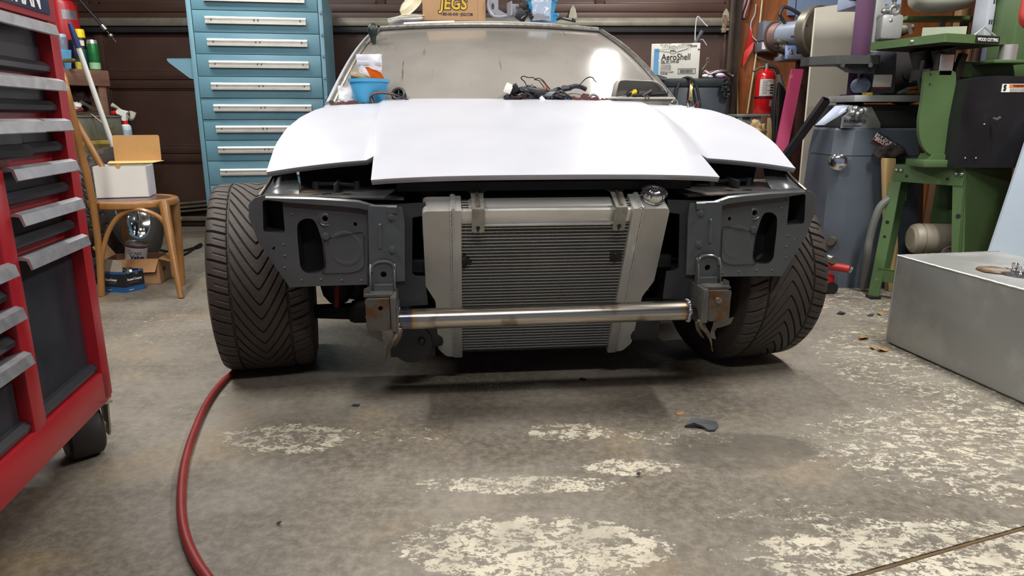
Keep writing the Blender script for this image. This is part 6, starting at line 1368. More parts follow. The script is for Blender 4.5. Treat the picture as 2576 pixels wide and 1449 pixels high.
# ---- tall white board
bm = BM(); a, b = at(2057, 18, 4.08), at(2017, 450, 4.08); xl_ = a.x; w_ = .27; P = [Vector((b.x-.004, 4.08, 0)), Vector((b.x+w_, 4.08, 0)), Vector((xl_+w_, 4.10, at(2150, 2, 4.1).z)), Vector((xl_, 4.10, a.z))]
v = [bm.verts.new(p) for p in P]; bm.faces.new(v); r = bmesh.ops.extrude_face_region(bm, geom=bm.faces[:])
for g_ in r['geom']:
    if isinstance(g_, bmesh.types.BMVert): g_.co.y += .02
solo('white_board', bm, mat('scuffed white board', S(214, 208, 192), .65, 0, .1, 4, col2=S(190, 180, 158), wear=.6, stretch=(3, 3, 1)), 'tall scuffed white board standing behind the grey sander', 'board', P[0])
# ---- belt and disc sander
SG = mat('slate grey machine paint', S(84, 92, 102), .4, .1, .1, 5); SGD = mat('dark cast iron', S(74, 76, 76), .5, .4, .15, 8); SGL = mat('pale grey machine paint', S(150, 152, 150), .45, .1, .1, 8)
SYY = 3.45
sx0 = at(2200, 500, SYY).x+.02
sd = thing('belt_sander', 'slate grey belt and disc sander with purple belt on a tapered pedestal', 'sander', (sx0, SYY+.15, 0), 0)
def octa(z, hx, hy, ch, cx, cy): return [Vector((cx+x, cy+y, z)) for x, y in ((-hx+ch, -hy), (hx-ch, -hy), (hx, -hy+ch), (hx, hy-ch), (hx-ch, hy), (-hx+ch, hy), (-hx, hy-ch), (-hx, -hy+ch))]
cxs = at(2195, 320, SYY+.15).x; zp = at(2130, 322, SYY).z; zs1 = at(2130, 392, SYY).z
bm = BM(); loft(bm, [octa(.0, .27, .24, .07, cxs+.02, SYY+.2), octa(.02, .27, .24, .07, cxs+.02, SYY+.2), octa(zs1-.002, .235, .205, .07, cxs, SYY+.2)], True); bm.faces.new([v for v in list(bm.verts)[-8:]]); obj('pedestal', bm, SG, sd, W=True, ang=20)
bm = BM(); V = loft(bm, [octa(zs1+.001, .236, .206, .07, cxs, SYY+.2), octa(zp-.012, .225, .195, .07, cxs, SYY+.2), octa(zp, .215, .185, .065, cxs, SYY+.2)], True); bm.faces.new(V[-1]); bm.faces.new(V[0][::-1]); obj('pedestal_cap', bm, SG, sd, W=True, ang=20)
c = at(2110, 408, SYY-.03); bm = BM(); cyl(bm, c+Vector((.02, .09, 0)), c+Vector((.005, .02, 0)), .032, .03, seg=24); obj('knob_stem', bm, mat('dull rod', S(110, 104, 92), .5, .6), sd, W=True)
bm = BM(); lathe(bm, [(0, .01), (.020, .012), (.038, .004), (.042, -.004), (.034, -.016), (0, -.016)], 32, Matrix.Translation(c) @ Vector((-.35, -1, 0)).to_track_quat('Z', 'Y').to_matrix().to_4x4()); obj('door_knob', bm, CHROME, sd, W=True)
c = at(2089, 607, SYY-.02); bm = BM(); cyl(bm, c, c+Vector((.12, .12, 0)), .022, seg=16); obj('lower_knob', bm, mat('dull rod', S(110, 104, 92), .5, .6), sd, W=True)
# casting and tables
A, B = at(2118, 322, SYY+.02), at(2300, 262, SYY+.02)
bm = BM(); bx(bm, A.x, B.x+.08, SYY+.06, SYY+.36, zp, B.z, .012); obj('casting', bm, SGD, sd, W=True)
bm = BM(); P = [at(u, v, SYY+.04) for u, v in ((2118, 322), (2122, 295), (2150, 268), (2190, 268), (2212, 310), (2212, 322))]; plate(bm, [[(p.x, p.z) for p in P]], SYY+.03, SYY+.06, lambda x, z, tt: Vector((x, tt, z))); obj('front_casting', bm, SGL, sd, W=True)
a, b = at(2119, 316, SYY+.02), at(2171, 294, SYY+.02); bm = BM(); bx(bm, a.x, b.x, SYY+.022, SYY+.03, a.z, b.z, .002); npl = obj('nameplate', bm, mat('pale plate', S(172, 174, 186), .4, .2), sd, W=True)
text('lettering', 'ROCKWELL/DELTA', .021, frame(Vector((a.x+.007, SYY+.0212, a.z+.014)), (1, 0, 0), UP), INK, npl, off=.0004, sx=.60)
a, b = at(2146, 256, SYY-.02), at(2320, 241, SYY-.02); bm = BM(); bx(bm, a.x, b.x+.03, SYY-.03, SYY+.26, a.z, b.z+.003, .003); obj('disc_table', bm, SGL, sd, W=True)
bm = BM(); p = at(2158, 276, SYY-.02); tube(bm, crv([p+Vector((.04*math.cos(a_), 0, .04*math.sin(a_)+.02)) for a_ in [PI+.2*k for k in range(15)]], 2), .012, 8); obj('trunnion', bm, SGL, sd, W=True)
for du, dv in ((-13, 8), (-2, 12), (8, 4), (-6, -2)):
    bm = BM(); sph(bm, at(2158+du, 276+dv, SYY-.05), .017, 12); cyl(bm, at(2158+du, 276+dv, SYY-.05), at(2158, 276, SYY), .008, seg=8); obj('clamp_knob', bm, ZINC, sd, W=True)
q = [(lambda p: (p.x, p.z))(at(u, v, SYY+.0)) for u, v in ((2196, 228), (2199, 140), (2207, 130), (2245, 126), (2256, 132), (2250, 234), (2194, 236))]
bm = BM(); plate(bm, [rp(q, .01)], SYY+.0, SYY+.10, lambda x, z, tt: Vector((x, tt, z))); dgd = obj('disc_guard', bm, mat('black guard', S(66, 66, 72), .35, .1, .2, 6), sd, W=True)
a, b = at(2194, 219, SYY), at(2245, 188, SYY); bm = BM(); bx(bm, a.x, b.x, SYY-.002, SYY, a.z, b.z, .0008); obj('white_label', bm, mat('cream label', S(206, 204, 194), .5), dgd, W=True)
bm = BM(); bx(bm, a.x+.005, b.x-.02, SYY-.002, SYY, a.z-.008, a.z-.002); obj('red_line', bm, mat('red wire', S(150, 40, 50), .5), dgd, W=True)
bm = BM(); c = at(2285, 185, SYY+.12); cyl(bm, c, c+Vector((0, .03, 0)), .15, seg=48); cyl(bm, c-Vector((0, .006, 0)), c, .03, seg=20); obj('sanding_disc', bm, mat('dark abrasive', S(44, 40, 42), .8), sd, W=True)
# belt
PUR = mat('purple abrasive belt', S(80, 50, 78), .85, 0, .1, 20, bump=.3, bscale=300)
t0_, b0_ = at(2181, -30, SYY+.12), at(2149, 262, SYY+.12); wv = .045
bm = BM()
for dy in (0,): loft(bm, [[t0_+Vector((-wv, dy, 0)), t0_+Vector((wv, dy, 0))], [b0_+Vector((-wv, dy, 0)), b0_+Vector((wv, dy, 0))]])
o = obj('sanding_belt', bm, PUR, sd, W=True); o.modifiers.new('t', 'SOLIDIFY').thickness = .003
for p in (t0_, b0_):
    bm = BM(); cyl(bm, p+Vector((-wv, .052, 0)), p+Vector((wv, .052, 0)), .05, seg=28); obj('belt_drum', bm, PUR if p is b0_ else SGD, sd, W=True)
bm = BM(); m_ = t0_.lerp(b0_, .5); box(bm, (.06, .05, .62), m_+Vector((.035, .05, 0)), Matrix.Rotation(.06, 3, 'Y'), .01); obj('belt_arm', bm, SGD, sd, W=True)
tp = [(lambda p: (p.x, p.z))(at(u, v, SYY-.05)) for u, v in ((2044, 162), (2046, 150), (2118, 139), (2200, 140), (2203, 160), (2105, 164))]
zt_ = at(2100, 152, SYY-.05).z
bm = BM(); x0_, x1_ = at(2044, 155, SYY-.05).x, at(2205, 150, SYY-.05).x
plate(bm, [rp([(x0_, SYY+.0), (x0_+.10, SYY-.09), (x1_, SYY-.09), (x1_, SYY+.10), (x0_, SYY+.10)], .012)], zt_-.018, zt_+.020, lambda x, y, tt: Vector((x, y, tt))); obj('belt_table', bm, SGD, sd, W=True)
bm = BM(); a = at(2112, 176, SYY-.04); plate(bm, [[(a.x, zt_-.018), (x1_, zt_-.018), (x1_, zt_-.06), (a.x+.06, zt_-.05)]], SYY-.05, SYY+.02, lambda x, z, tt: Vector((x, tt, z)))
for u in (2120, 2190): cyl(bm, at(u, 164, SYY-.10), at(u, 164, SYY-.05), .010, seg=10)
obj('table_bracket', bm, SGD, sd, W=True)
bm = BM(); c = at(2172, 215, SYY+.02); cyl(bm, c, c+Vector((0, .06, 0)), .035, seg=20); obj('tracking_knob', bm, mat('blue grey knob', S(104, 118, 140), .5), sd, W=True)
# upper head with star wheel
bm = BM(); a, b = at(2204, 130, SYY+.2), at(2260, -20, SYY+.2); cyl(bm, Vector(((a.x+b.x)/2, SYY+.22, a.z-.25)), Vector(((a.x+b.x)/2, SYY+.22, b.z+.1)), .062, seg=28); obj('upper_column', bm, SGL, sd, W=True)
bm = BM(); bx(bm, a.x-.06, a.x-.01, SYY+.14, SYY+.26, a.z-.01, b.z, .006); box(bm, (.11, .10, .12), at(2232, 70, SYY+.14), None, .02); obj('head_block', bm, SGL, sd, W=True)
bm = BM(); tube(bm, [at(2245, 70, SYY+.14), at(2275, 74, SYY+.12), at(2300, 66, SYY+.10)], [.035, .03, .012], 12); cyl(bm, at(2285, 60, SYY+.1), at(2290, 86, SYY+.1), .012, seg=10); obj('feed_arm', bm, mat('dull rod', S(110, 104, 92), .5, .6), sd, W=True)
c = at(2250, 26, SYY+.10); bm = BM(); tube(bm, [c+Vector((.02*math.cos(a_), 0, .02*math.sin(a_))) for a_ in [2*PI*k/16 for k in range(16)]], .009, 8, True); hub = obj('star_wheel', bm, ZINC, sd, W=True)
for a_ in (1.7, 3.2, 4.4):
    bm = BM(); d = Vector((math.cos(a_), 0, math.sin(a_))); cyl(bm, c+d*.02, c+d*.045, .008, seg=8); sph(bm, c+d*.05, .014, 10); obj('lobe', bm, ZINC, hub, W=True)
bm = BM(); a, b = at(2160, 12, SYY+.16), at(2270, -15, SYY+.16); bx(bm, a.x, b.x, SYY+.16, SYY+.4, a.z, b.z+.05, .006); obj('top_shelf', bm, mat('pale blue enamel', S(160, 172, 200), .45), sd, W=True)
bm = BM(); a, b = at(2176, 240, SYY-.01), at(2190, 236, SYY-.01); bx(bm, a.x, b.x, SYY-.03, SYY+.02, a.z, b.z+.006); solo('pencil_stub', bm, mat('pencil yellow', S(206, 170, 60), .5), 'short yellow pencil stub on the sander table', 'pencil', a)
t = thing('bench_brush', 'bench brush with tan bristles lying on the sander table', 'brush', at(2300, 238, SYY))
bm = BM(); rows = []
for k in range(40):
    a_ = at(2281, 228, SYY-.02)+Vector((0, random.uniform(-.012, .012), random.uniform(-.012, .012))); cyl(bm, a_, a_+Vector((.11, random.uniform(-.015, .015), .006+random.uniform(-.018, .018))), .0035, .002, 5)
obj('bristles', bm, mat('tan bristle', S(146, 102, 52), .8, 0, .3, 30), t, W=True, kind='stuff')
bm = BM(); tube(bm, [at(2258, 234, SYY-.02), at(2272, 230, SYY-.02), at(2283, 228, SYY-.02)], [.005, .010, .014], 10); obj('ferrule', bm, ZINC, t, W=True)
STK = thing('bumper_sticker', 'crooked white and red sticker on the sander pedestal', 'sticker', at(2230, 355, SYY-.01))
pA, pB, pC = at(2203, 332, SYY-.02), at(2267, 372, SYY-.02), at(2197, 346, SYY-.02)
Ms = frame(pA, pB-pA, pA-pC); Ms = frame(pC+(pC-pA)*.35, pB-pA, pA-pC); Ls = (pB-pA).length; hS = (pA-pC).length*1.35
bm = BM(); plate(bm, [[(0, 0), (Ls, 0), (Ls, hS), (0, hS)]], 0, .0008, lambda x, y, tt: Ms @ Vector((x, y, tt))); obj('sheet', bm, WHT, STK, W=True)
bm = BM(); plate(bm, [[(0, 0), (Ls*.62, 0), (Ls*.58, hS*.42), (0, hS*.42)]], .0008, .0014, lambda x, y, tt: Ms @ Vector((x, y, tt))); obj('red_half', bm, mat('red sticker', S(158, 24, 34), .5), STK, W=True)
text('lettering', 'DOETSCH TECH', .036, Ms @ Matrix.Translation((Ls*.03, hS*.52, .002)), INK, STK, off=.0007, shear=.15, sx=.60)
text('lettering', 'SHOCK ABS', .026, Ms @ Matrix.Translation((Ls*.05, hS*.08, .003)), WINK, STK, off=.0006, sx=.62)
bm = BM(); P = [at(u, v, SYY-.05) for u, v in ((2050, 315), (2078, 315), (2146, 276), (2153, 264), (2120, 266))]; v = [bm.verts.new(p+Vector((0, .02*i, 0))) for i, p in enumerate(P)]; bm.faces.new(v)
o = solo('paper_guide', bm, mat('pale blue sheet', S(176, 184, 206), .5), 'pale curled paper sheet sticking out left of the sander', 'paper', P[3]); o.modifiers.new('t', 'SOLIDIFY').thickness = .001
# wood wedge, dirty rag, hose in front of the pedestal
bm = BM(); P = [at(u, v, SYY-.10) for u, v in ((2219, 398), (2238, 390), (2254, 420), (2240, 500), (2234, 480))]; Pz = [(p.x, p.z) for p in P]
bm = BM(); a, b = at(2222, 398, SYY-.10), at(2240, 395, SYY-.10); bx(bm, a.x, b.x+.02, SYY-.115, SYY-.075, 0, a.z, .003)
for v in bm.verts: v.co.x += (a.z-v.co.z)*.16
solo('pine_stick', bm, mat('pale pine', S(190, 160, 110), .7, 0, .15, 5), 'pale pine stick leaning in front of the sander pedestal', 'wood', Vector((a.x, SYY-.1, 0)))
bagrag('greasy_rag', 'greasy brown rag hanging below the crooked sticker', at(2238, 384, SYY-.06), (.075, .04, .035), mat('greasy cloth', S(50, 42, 38), .9, 0, .3, 12), 6)
bm = BM(); tube(bm, crv([at(u, v, SYY-.16) for u, v in ((2236, 500), (2215, 520), (2200, 555), (2188, 600), (2182, 640))]+[Vector((at(2182, 640, SYY-.11).x, SYY-.11, .02))], 6), .018, 10); solo('grey_hose', bm, mat('grey vinyl hose', S(96, 98, 94), .5), 'thick grey hose curving down beside the sander pedestal', 'hose', Vector((at(2182, 640, SYY-.11).x, SYY-.11, 0)))
# red jack behind the right tyre
t = thing('trolley_jack', 'red trolley jack on the floor behind the right front tyre', 'jack', Vector((at(2098, 706, 3.27).x, 3.32, 0)))
JR = mat('jack red', S(176, 36, 34), .45, 0, .2, 9)
g0 = at(2098, 706, 3.27); g0.z = 0; bm = BM(); bx(bm, g0.x-.16, g0.x+.02, g0.y+.02, g0.y+.09, .02, .10, .02); obj('frame', bm, JR, t, W=True)
for x in (-.13, 0):
    bm = BM(); cyl(bm, (g0.x+x, g0.y+.01, .03), (g0.x+x, g0.y+.10, .03), .03, seg=20); obj('roller', bm, BLACK, t, W=True)
bm = BM(); A, B = at(2090, 658, g0.y), at(2136, 677, g0.y-.02); cyl(bm, A-Vector((.05, -.05, .02)), B, .020, seg=18); obj('handle_socket', bm, JR, t, W=True)
bm = BM(); cyl(bm, B, B+(B-A).normalized()*.012, .016, seg=14); cyl(bm, at(2082, 650, g0.y+.03), at(2097, 655, g0.y-.01), .020, seg=16); obj('steel_end', bm, ZINC, t, W=True)
# ---- green bandsaw
GRN_ = mat('green machine enamel', S(78, 102, 64), .4, 0, .08, 5); GRD = mat('shaded green enamel', S(72, 95, 59), .42, 0, .1, 5)  # second green is the same enamel darkened for the shaded faces
A2, B2, C2, D2 = Vector((1.658, 3.36, 0)), Vector((1.78, 2.99, 0)), Vector((2.12, 3.11, 0)), Vector((2.0, 3.48, 0))
gs = thing('bandsaw', 'green metal cutting bandsaw on a splayed green stand', 'bandsaw', (1.98, 3.25, 0))
zt0, zt1 = 1.148, 1.182
ux = (C2-B2).normalized(); uy = (A2-B2).normalized()
TM = frame(B2, ux, uy)
def G(a, b, z): return B2+ux*a+uy*b+Vector((0, 0, z))
bm = BM(); plate(bm, [rp([(0, 0), (.36, 0), (.36, .39), (0, .39)], .006)], zt0, zt1, lambda a, b, z: G(a, b, z)); tbl = obj('table', bm, GRN_, gs, W=True)
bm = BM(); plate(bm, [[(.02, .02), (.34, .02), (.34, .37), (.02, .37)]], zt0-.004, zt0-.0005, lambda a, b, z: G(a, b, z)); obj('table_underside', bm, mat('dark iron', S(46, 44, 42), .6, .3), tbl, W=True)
p = G(.17, -.0015, zt0+.004); bm = BM(); plate(bm, [[(0, 0), (.14, 0), (.14, .027), (0, .027)]], 0, .001, lambda x, z, tt: p+ux*x+Vector((0, 0, z))-uy*tt); pl_ = obj('label_plate', bm, INK, tbl, W=True)
text('lettering', 'WOOD CUTTING', .019, frame(p+ux*.010+Vector((0, 0, .006))-uy*.0016, ux, UP), WINK, pl_, off=.0004, sx=.78)
bm = BM(); sph(bm, G(0, .16, zt0+.016), .009, 10); obj('table_bolt', bm, ZINC, tbl, W=True)
for a, b, r in ((.14, .12, .05), (.2, .22, .06), (.12, .22, .045)):
    bm = BM(); cyl(bm, G(a, b, zt0-.01), G(a+.02, b, zt0-.09), r, r*.7, 20); obj('trunnion', bm, mat('dark iron', S(46, 44, 42), .6, .3), gs, W=True)
bm = BM()
for a, b in ((.1, .1), (.22, .1), (.15, .25)): box(bm, (.03, .03, .12), G(a, b, zt0-.09), Matrix.Rotation(a, 3, 'Y'), .004)
tube(bm, [G(.08, .16, zt0-.06), G(.07, .16, zt0-.14), G(.10, .16, zt0-.2)], .010, 8); box(bm, (.14, .1, .05), G(.14, .16, zt0-.12), .3, .008); obj('blade_guide', bm, mat('dark iron', S(46, 44, 42), .6, .3), gs, W=True)
bm = BM(); a = at(2375, 160, 3.12); bx(bm, a.x-.03, a.x+.03, 3.10, 3.14, 1.02, 1.11, .004); obj('guide_post', bm, ALU, gs, W=True)
# C-frame column
SY3 = 3.10
co_ = [(2328, 178), (2405, 178), (2405, 300), (2395, 375), (2392, 392), (2345, 392), (2330, 382), (2318, 362), (2312, 335), (2312, 300), (2320, 255)]
bm = BM(); P = [(lambda p: (p.x, p.z))(at(u, v, SY3)) for u, v in co_]; plate(bm, [rp(P, .02)], SY3, SY3+.02, lambda x, z, tt: Vector((x, tt, z)))
sh = lambda x, z, tt: Vector((x+tt*.75, SY3+.02+tt, z)); plate(bm, [rp(P, .02)], 0, .12, sh); obj('frame_casting', bm, GRN_, gs, W=True)
bm = BM()
for u, v in ((2340, 187), (2338, 212)): cyl(bm, at(u, v, SY3-.001), at(u, v, SY3+.004), .006, seg=10)
obj('casting_hole', bm, INK, gs, W=True)
bm = BM(); zf = .652; P = [(lambda p: (p.x, p.z))(at(u, v, SY3)) for u, v in ((2345, 388), (2392, 388), (2400, 402), (2336, 402))]; plate(bm, [P], SY3-.01, SY3+.09, lambda x, z, tt: Vector((x, tt, z))); a, b = at(2316, 403, SY3), at(2412, 403, SY3); bx(bm, a.x, b.x, SY3-.03, SY3+.12, .632, a.z+.002, .004); obj('base_flange', bm, GRN_, gs, W=True)
# stand: corner nearest the camera
E0 = gz(2430, 424, .63); E1 = gz(2252, 414, .63); E2 = gz(2548, 420, .63); eA = (E1-E0); eB = (E2-E0); zS = .63
def GG(a, b, z): return E0*1+eA*a+eB*b+Vector((0, 0, z-.63))
bm = BM(); plate(bm, [[(0, 0), (1, 0), (1, 1), (0, 1)]], .625, .632, lambda a, b, z: GG(a, b, z)); st_ = obj('stand_top', bm, GRN_, gs, W=True)
nA = Vector((eA.y, -eA.x, 0)).normalized(); nA = -nA if nA.dot(Vector((-1, -.3, 0))) < 0 else nA; nB = Vector((eB.y, -eB.x, 0)).normalized(); nB = -nB if nB.y > 0 else nB
zr = .553
bm = BM(); plate(bm, [[(0, zr), (1, zr), (1, .632), (0, .632)]], 0, .004, lambda a, z, tt: GG(a, 0, z)+nA*tt); rl = obj('front_rail', bm, GRN_, gs, W=True)
for a in (.035, .11, .89, .96):
    bm = BM(); sph(bm, GG(a, 0, .605)+nA*.004, .0105, 10); obj('bolt', bm, ZINC, rl, W=True)
for a in (.22, .80):
    bm = BM(); c = GG(a, 0, .58)+nA*.0045; cyl(bm, c, c+nA*.001, .007, seg=10); obj('slot', bm, INK, rl, W=True)
splay = {}
def leg(name, top, bot, w, n, m):
    bm = BM(); d = (bot-top); side = d.cross(n).normalized()
    v = [bm.verts.new(q) for q in (top-side*w, top+side*w, bot+side*w, bot-side*w)]; bm.faces.new(v); r = bmesh.ops.extrude_face_region(bm, geom=bm.faces[:])
    for g_ in r['geom']:
        if isinstance(g_, bmesh.types.BMVert): g_.co -= n*.006
    return obj(name, bm, m, gs, W=True)
Lb_ = gz(2196, 750); lt = GG(.96, 0, .565)
lg = leg('leg', lt, Vector((Lb_.x, Lb_.y, .012)), .026, nA, GRN_)
for f_, r_ in ((.36, .009), (.48, .007), (.84, .008)):
    bm = BM(); c = lt.lerp(Lb_, f_)+nA*.001; cyl(bm, c, c+nA*.002, r_, seg=10); obj('slot', bm, INK if f_ < .8 else ZINC, lg, W=True)
bm = BM(); box(bm, (.05, .05, .012), Vector((Lb_.x, Lb_.y, .006))); obj('rubber_foot', bm, BLACK, lg, W=True)
Rb_ = E0+Vector((-.06, -.03, 0))*0+Vector((.01, -.07, 0)); lt2 = GG(.06, 0, .56); lg2 = leg('leg', lt2, Vector((lt2.x+.02, lt2.y-.09, .012)), .026, nA, GRN_)
bm = BM(); c = lt2.lerp(Vector((lt2.x+.02, lt2.y-.09, .012)), .25)+nA*.001; cyl(bm, c, c+nA*.002, .010, seg=10); obj('slot', bm, INK, lg2, W=True)
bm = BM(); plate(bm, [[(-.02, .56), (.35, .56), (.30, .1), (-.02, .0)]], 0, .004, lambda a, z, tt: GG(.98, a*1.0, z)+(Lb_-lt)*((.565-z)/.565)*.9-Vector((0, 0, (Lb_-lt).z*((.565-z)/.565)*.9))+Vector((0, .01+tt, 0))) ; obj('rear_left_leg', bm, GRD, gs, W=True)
pb = [GG(0, 0, .628), GG(0, 1, .628), GG(0, 1.12, .0), GG(.0, -.0, .0)+Vector((.0, -.09, 0))]
bm = BM(); v = [bm.verts.new(p) for p in pb]; bm.faces.new(v); r = bmesh.ops.extrude_face_region(bm, geom=bm.faces[:])
for g_ in r['geom']:
    if isinstance(g_, bmesh.types.BMVert): g_.co -= nB*.004
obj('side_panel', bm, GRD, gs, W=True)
bm = BM(); plate(bm, [[(0, .0), (1, .0), (1, .63), (0, .63)]], 0, .004, lambda a, z, tt: GG(a*1.0, .98, z)+Vector((0, tt, 0))); obj('back_panel', bm, mat('shaded green enamel back', S(72, 95, 59), .42, 0, .1, 5), gs, W=True)  # enamel colour darkened as if the inside lay in shadow
ca, cb2 = lt.lerp(Lb_, .80), GG(.06, 0, .12)+Vector((.0, -.07, 0)); cb2.z = ca.z
bm = BM(); dcr = (cb2-ca); plate(bm, [[(0, -.03), (1, -.03), (1, .03), (0, .03)]], 0, .004, lambda a, z, tt: ca+dcr*a+Vector((0, 0, z))-nA*tt); plate(bm, [[(0, 0), (1, 0), (1, .03), (0, .03)]], .026, .03, lambda a, y, z: ca+dcr*a+Vector((0, 0, z))-nA*y); obj('cross_rail', bm, GRN_, gs, W=True)
# motor
MT = mat('beige motor paint', S(146, 138, 122), .5, .1, .12, 7)
mm_ = at(2300, 600, 3.22); axm = Vector((.96, -.1, 0)).normalized(); rmt = .072
bm = BM(); lathe(bm, [(0, -.02), (rmt*.7, -.02), (rmt*.93, -.008), (rmt, .01), (rmt, .022)], 36, Matrix.Translation(mm_) @ axm.to_track_quat('Z', 'Y').to_matrix().to_4x4()); lathe(bm, [(rmt, .027), (rmt, .26), (rmt*.9, .275), (0, .275)], 36, Matrix.Translation(mm_) @ axm.to_track_quat('Z', 'Y').to_matrix().to_4x4()); lathe(bm, [(rmt*.96, .02), (rmt*.96, .03)], 30, Matrix.Translation(mm_) @ axm.to_track_quat('Z', 'Y').to_matrix().to_4x4()); mo = obj('motor', bm, MT, gs, W=True)
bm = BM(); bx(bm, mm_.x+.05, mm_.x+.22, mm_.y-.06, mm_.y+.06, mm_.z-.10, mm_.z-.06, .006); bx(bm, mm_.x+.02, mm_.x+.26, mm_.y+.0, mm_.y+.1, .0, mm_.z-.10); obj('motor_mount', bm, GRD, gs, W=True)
bm = BM(); c = mm_+axm*.13+Vector((0, -rmt*.8, -rmt*.62)); lathe(bm, [(0, .001), (.034, .001), (.036, 0)], 24, Matrix.Translation(c) @ Vector((0, -.8, -.6)).to_track_quat('Z', 'Y').to_matrix().to_4x4()); obj('round_sticker', bm, mat('patterned sticker', S(190, 190, 200), .5, 0, .3, 60, col2=S(150, 50, 60), wear=.5), mo, W=True)
bm = BM(); bx(bm, mm_.x+.17, mm_.x+.26, mm_.y-.04, mm_.y+.05, mm_.z+.06, mm_.z+.13, .008); plate(bm, [[(-.02, .0), (.12, 0), (.10, .22), (-.14, .22)]], 0, .01, lambda x, z, tt: Vector((mm_.x+.22+x, mm_.y+tt, mm_.z+.11+z))); obj('belt_shroud', bm, mat('shaded green enamel back', S(72, 95, 59), .42, 0, .1, 5), gs, W=True)
bm = BM(); a, b = at(2258, 505, 3.36), at(2284, 465, 3.36); bx(bm, a.x, b.x, 3.36, 3.362, a.z, b.z); obj('data_plate', bm, mat('grey plate', S(150, 144, 132), .5, .2), gs, W=True)
# black wheel guard and label
q = [(2436, 200), (2505, 190), (2600, 193), (2600, 422), (2400, 422), (2416, 300)]
bm = BM(); P = [(lambda p: (p.x, p.z))(at(u, v, 3.02)) for u, v in q]; plate(bm, [P], 3.02, 3.22, lambda x, z, tt: Vector((x, tt, z))); wg = obj('wheel_guard', bm, mat('black wrinkle paint', S(34, 34, 38), .4, .1, .2, 8), gs, W=True)
for v in wg.data.vertices: v.co.z = max(v.co.z, .633)
a, b = at(2518, 232, 3.02), at(2592, 211, 3.02); bm = BM(); bx(bm, a.x, b.x, 3.018, 3.02, a.z, b.z); lb = obj('warning_label', bm, WHT, wg, W=True)
bm = BM(); bx(bm, a.x+.03, b.x-.002, 3.0172, 3.018, (a.z+b.z)/2+.001, b.z-.002); obj('orange_band', bm, mat('orange print', S(214, 120, 60), .5), lb, W=True)
text('lettering', 'WARNING', .012, frame(Vector((a.x+.045, 3.0165, (a.z+b.z)/2+.005)), (1, 0, 0), UP), INK, lb, off=.0003, sx=.9)
for k in range(3): text('lettering', 'keep hands away from moving blade', .0055, frame(Vector((a.x+.034, 3.0172, a.z+.012-.0052*k)), (1, 0, 0), UP), GI, lb, sx=.8)
bm = BM(); P = [(a.x+.004+x*.016, a.z+.004+z*.028) for x, z in ((.3, 0), (.8, .1), (.9, .5), (.6, .6), (.9, .8), (.6, 1), (.2, .9), (.1, .6), (.4, .4), (.1, .2))]; plate(bm, [P], 3.017, 3.018, lambda x, z, tt: Vector((x, tt, z))); obj('pictogram', bm, INK, lb, W=True)
bm = BM(); tube(bm, [at(2500, 298, 3.0), at(2508, 300, 2.98), at(2517, 294, 2.97)], .005, 8); obj('latch', bm, ZINC, wg, W=True)
for u, v in ((2428, 398), (2455, 398), (2476, 313)):
    bm = BM(); sph(bm, at(u, v, 3.02), .005, 8); obj('screw', bm, ZINC, wg, W=True)
# upper arm, spindle and switch housing
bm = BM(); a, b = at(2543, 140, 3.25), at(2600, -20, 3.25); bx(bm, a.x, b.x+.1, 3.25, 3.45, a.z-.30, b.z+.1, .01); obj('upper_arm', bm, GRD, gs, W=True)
bm = BM(); c = at(2532, 156, 3.12); cyl(bm, c, c+Vector((0, 0, .07)), .035, seg=28); obj('spindle', bm, ALU, gs, W=True)
bm = BM(); a, b = at(2482, 158, 3.1), at(2590, 152, 3.1); bx(bm, a.x, b.x, 3.05, 3.3, a.z-.004, b.z+.0, .003); obj('arm_ledge', bm, GRN_, gs, W=True)
bm = BM(); a, b = at(2476, 78, 3.4), at(2512, -20, 3.4); bx(bm, a.x, b.x, 3.4, 3.5, a.z-.03, b.z+.05, .006); swb = obj('control_box', bm, mat('pale control box', S(168, 174, 184), .45), gs, W=True)
for k in range(6):
    bm = BM(); bx(bm, a.x+.022+k*.010, a.x+.027+k*.010, 3.398, 3.4, b.z-.05, b.z-.015); obj('vent_slot', bm, INK, swb, W=True)
    bm = BM(); bx(bm, a.x+.015+k*.010, a.x+.020+k*.010, 3.398, 3.4, a.z+.03, a.z+.05); obj('vent_slot', bm, INK, swb, W=True)
bm = BM(); a, b = at(2512, 90, 3.42), at(2542, -20, 3.42); bx(bm, a.x, b.x, 3.42, 3.5, a.z-.25, b.z+.05, .004); obj('rear_column', bm, mat('navy enamel', S(72, 80, 104), .45), gs, W=True)
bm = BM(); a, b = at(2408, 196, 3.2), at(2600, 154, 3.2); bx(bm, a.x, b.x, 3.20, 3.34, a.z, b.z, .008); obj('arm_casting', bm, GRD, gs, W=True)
bm = BM(); a = at(2490, 80, 3.45); bx(bm, a.x-.02, a.x+.1, 3.42, 3.46, .0, a.z+.05, .004); obj('rear_post', bm, mat('navy enamel', S(72, 80, 104), .45), gs, W=True)
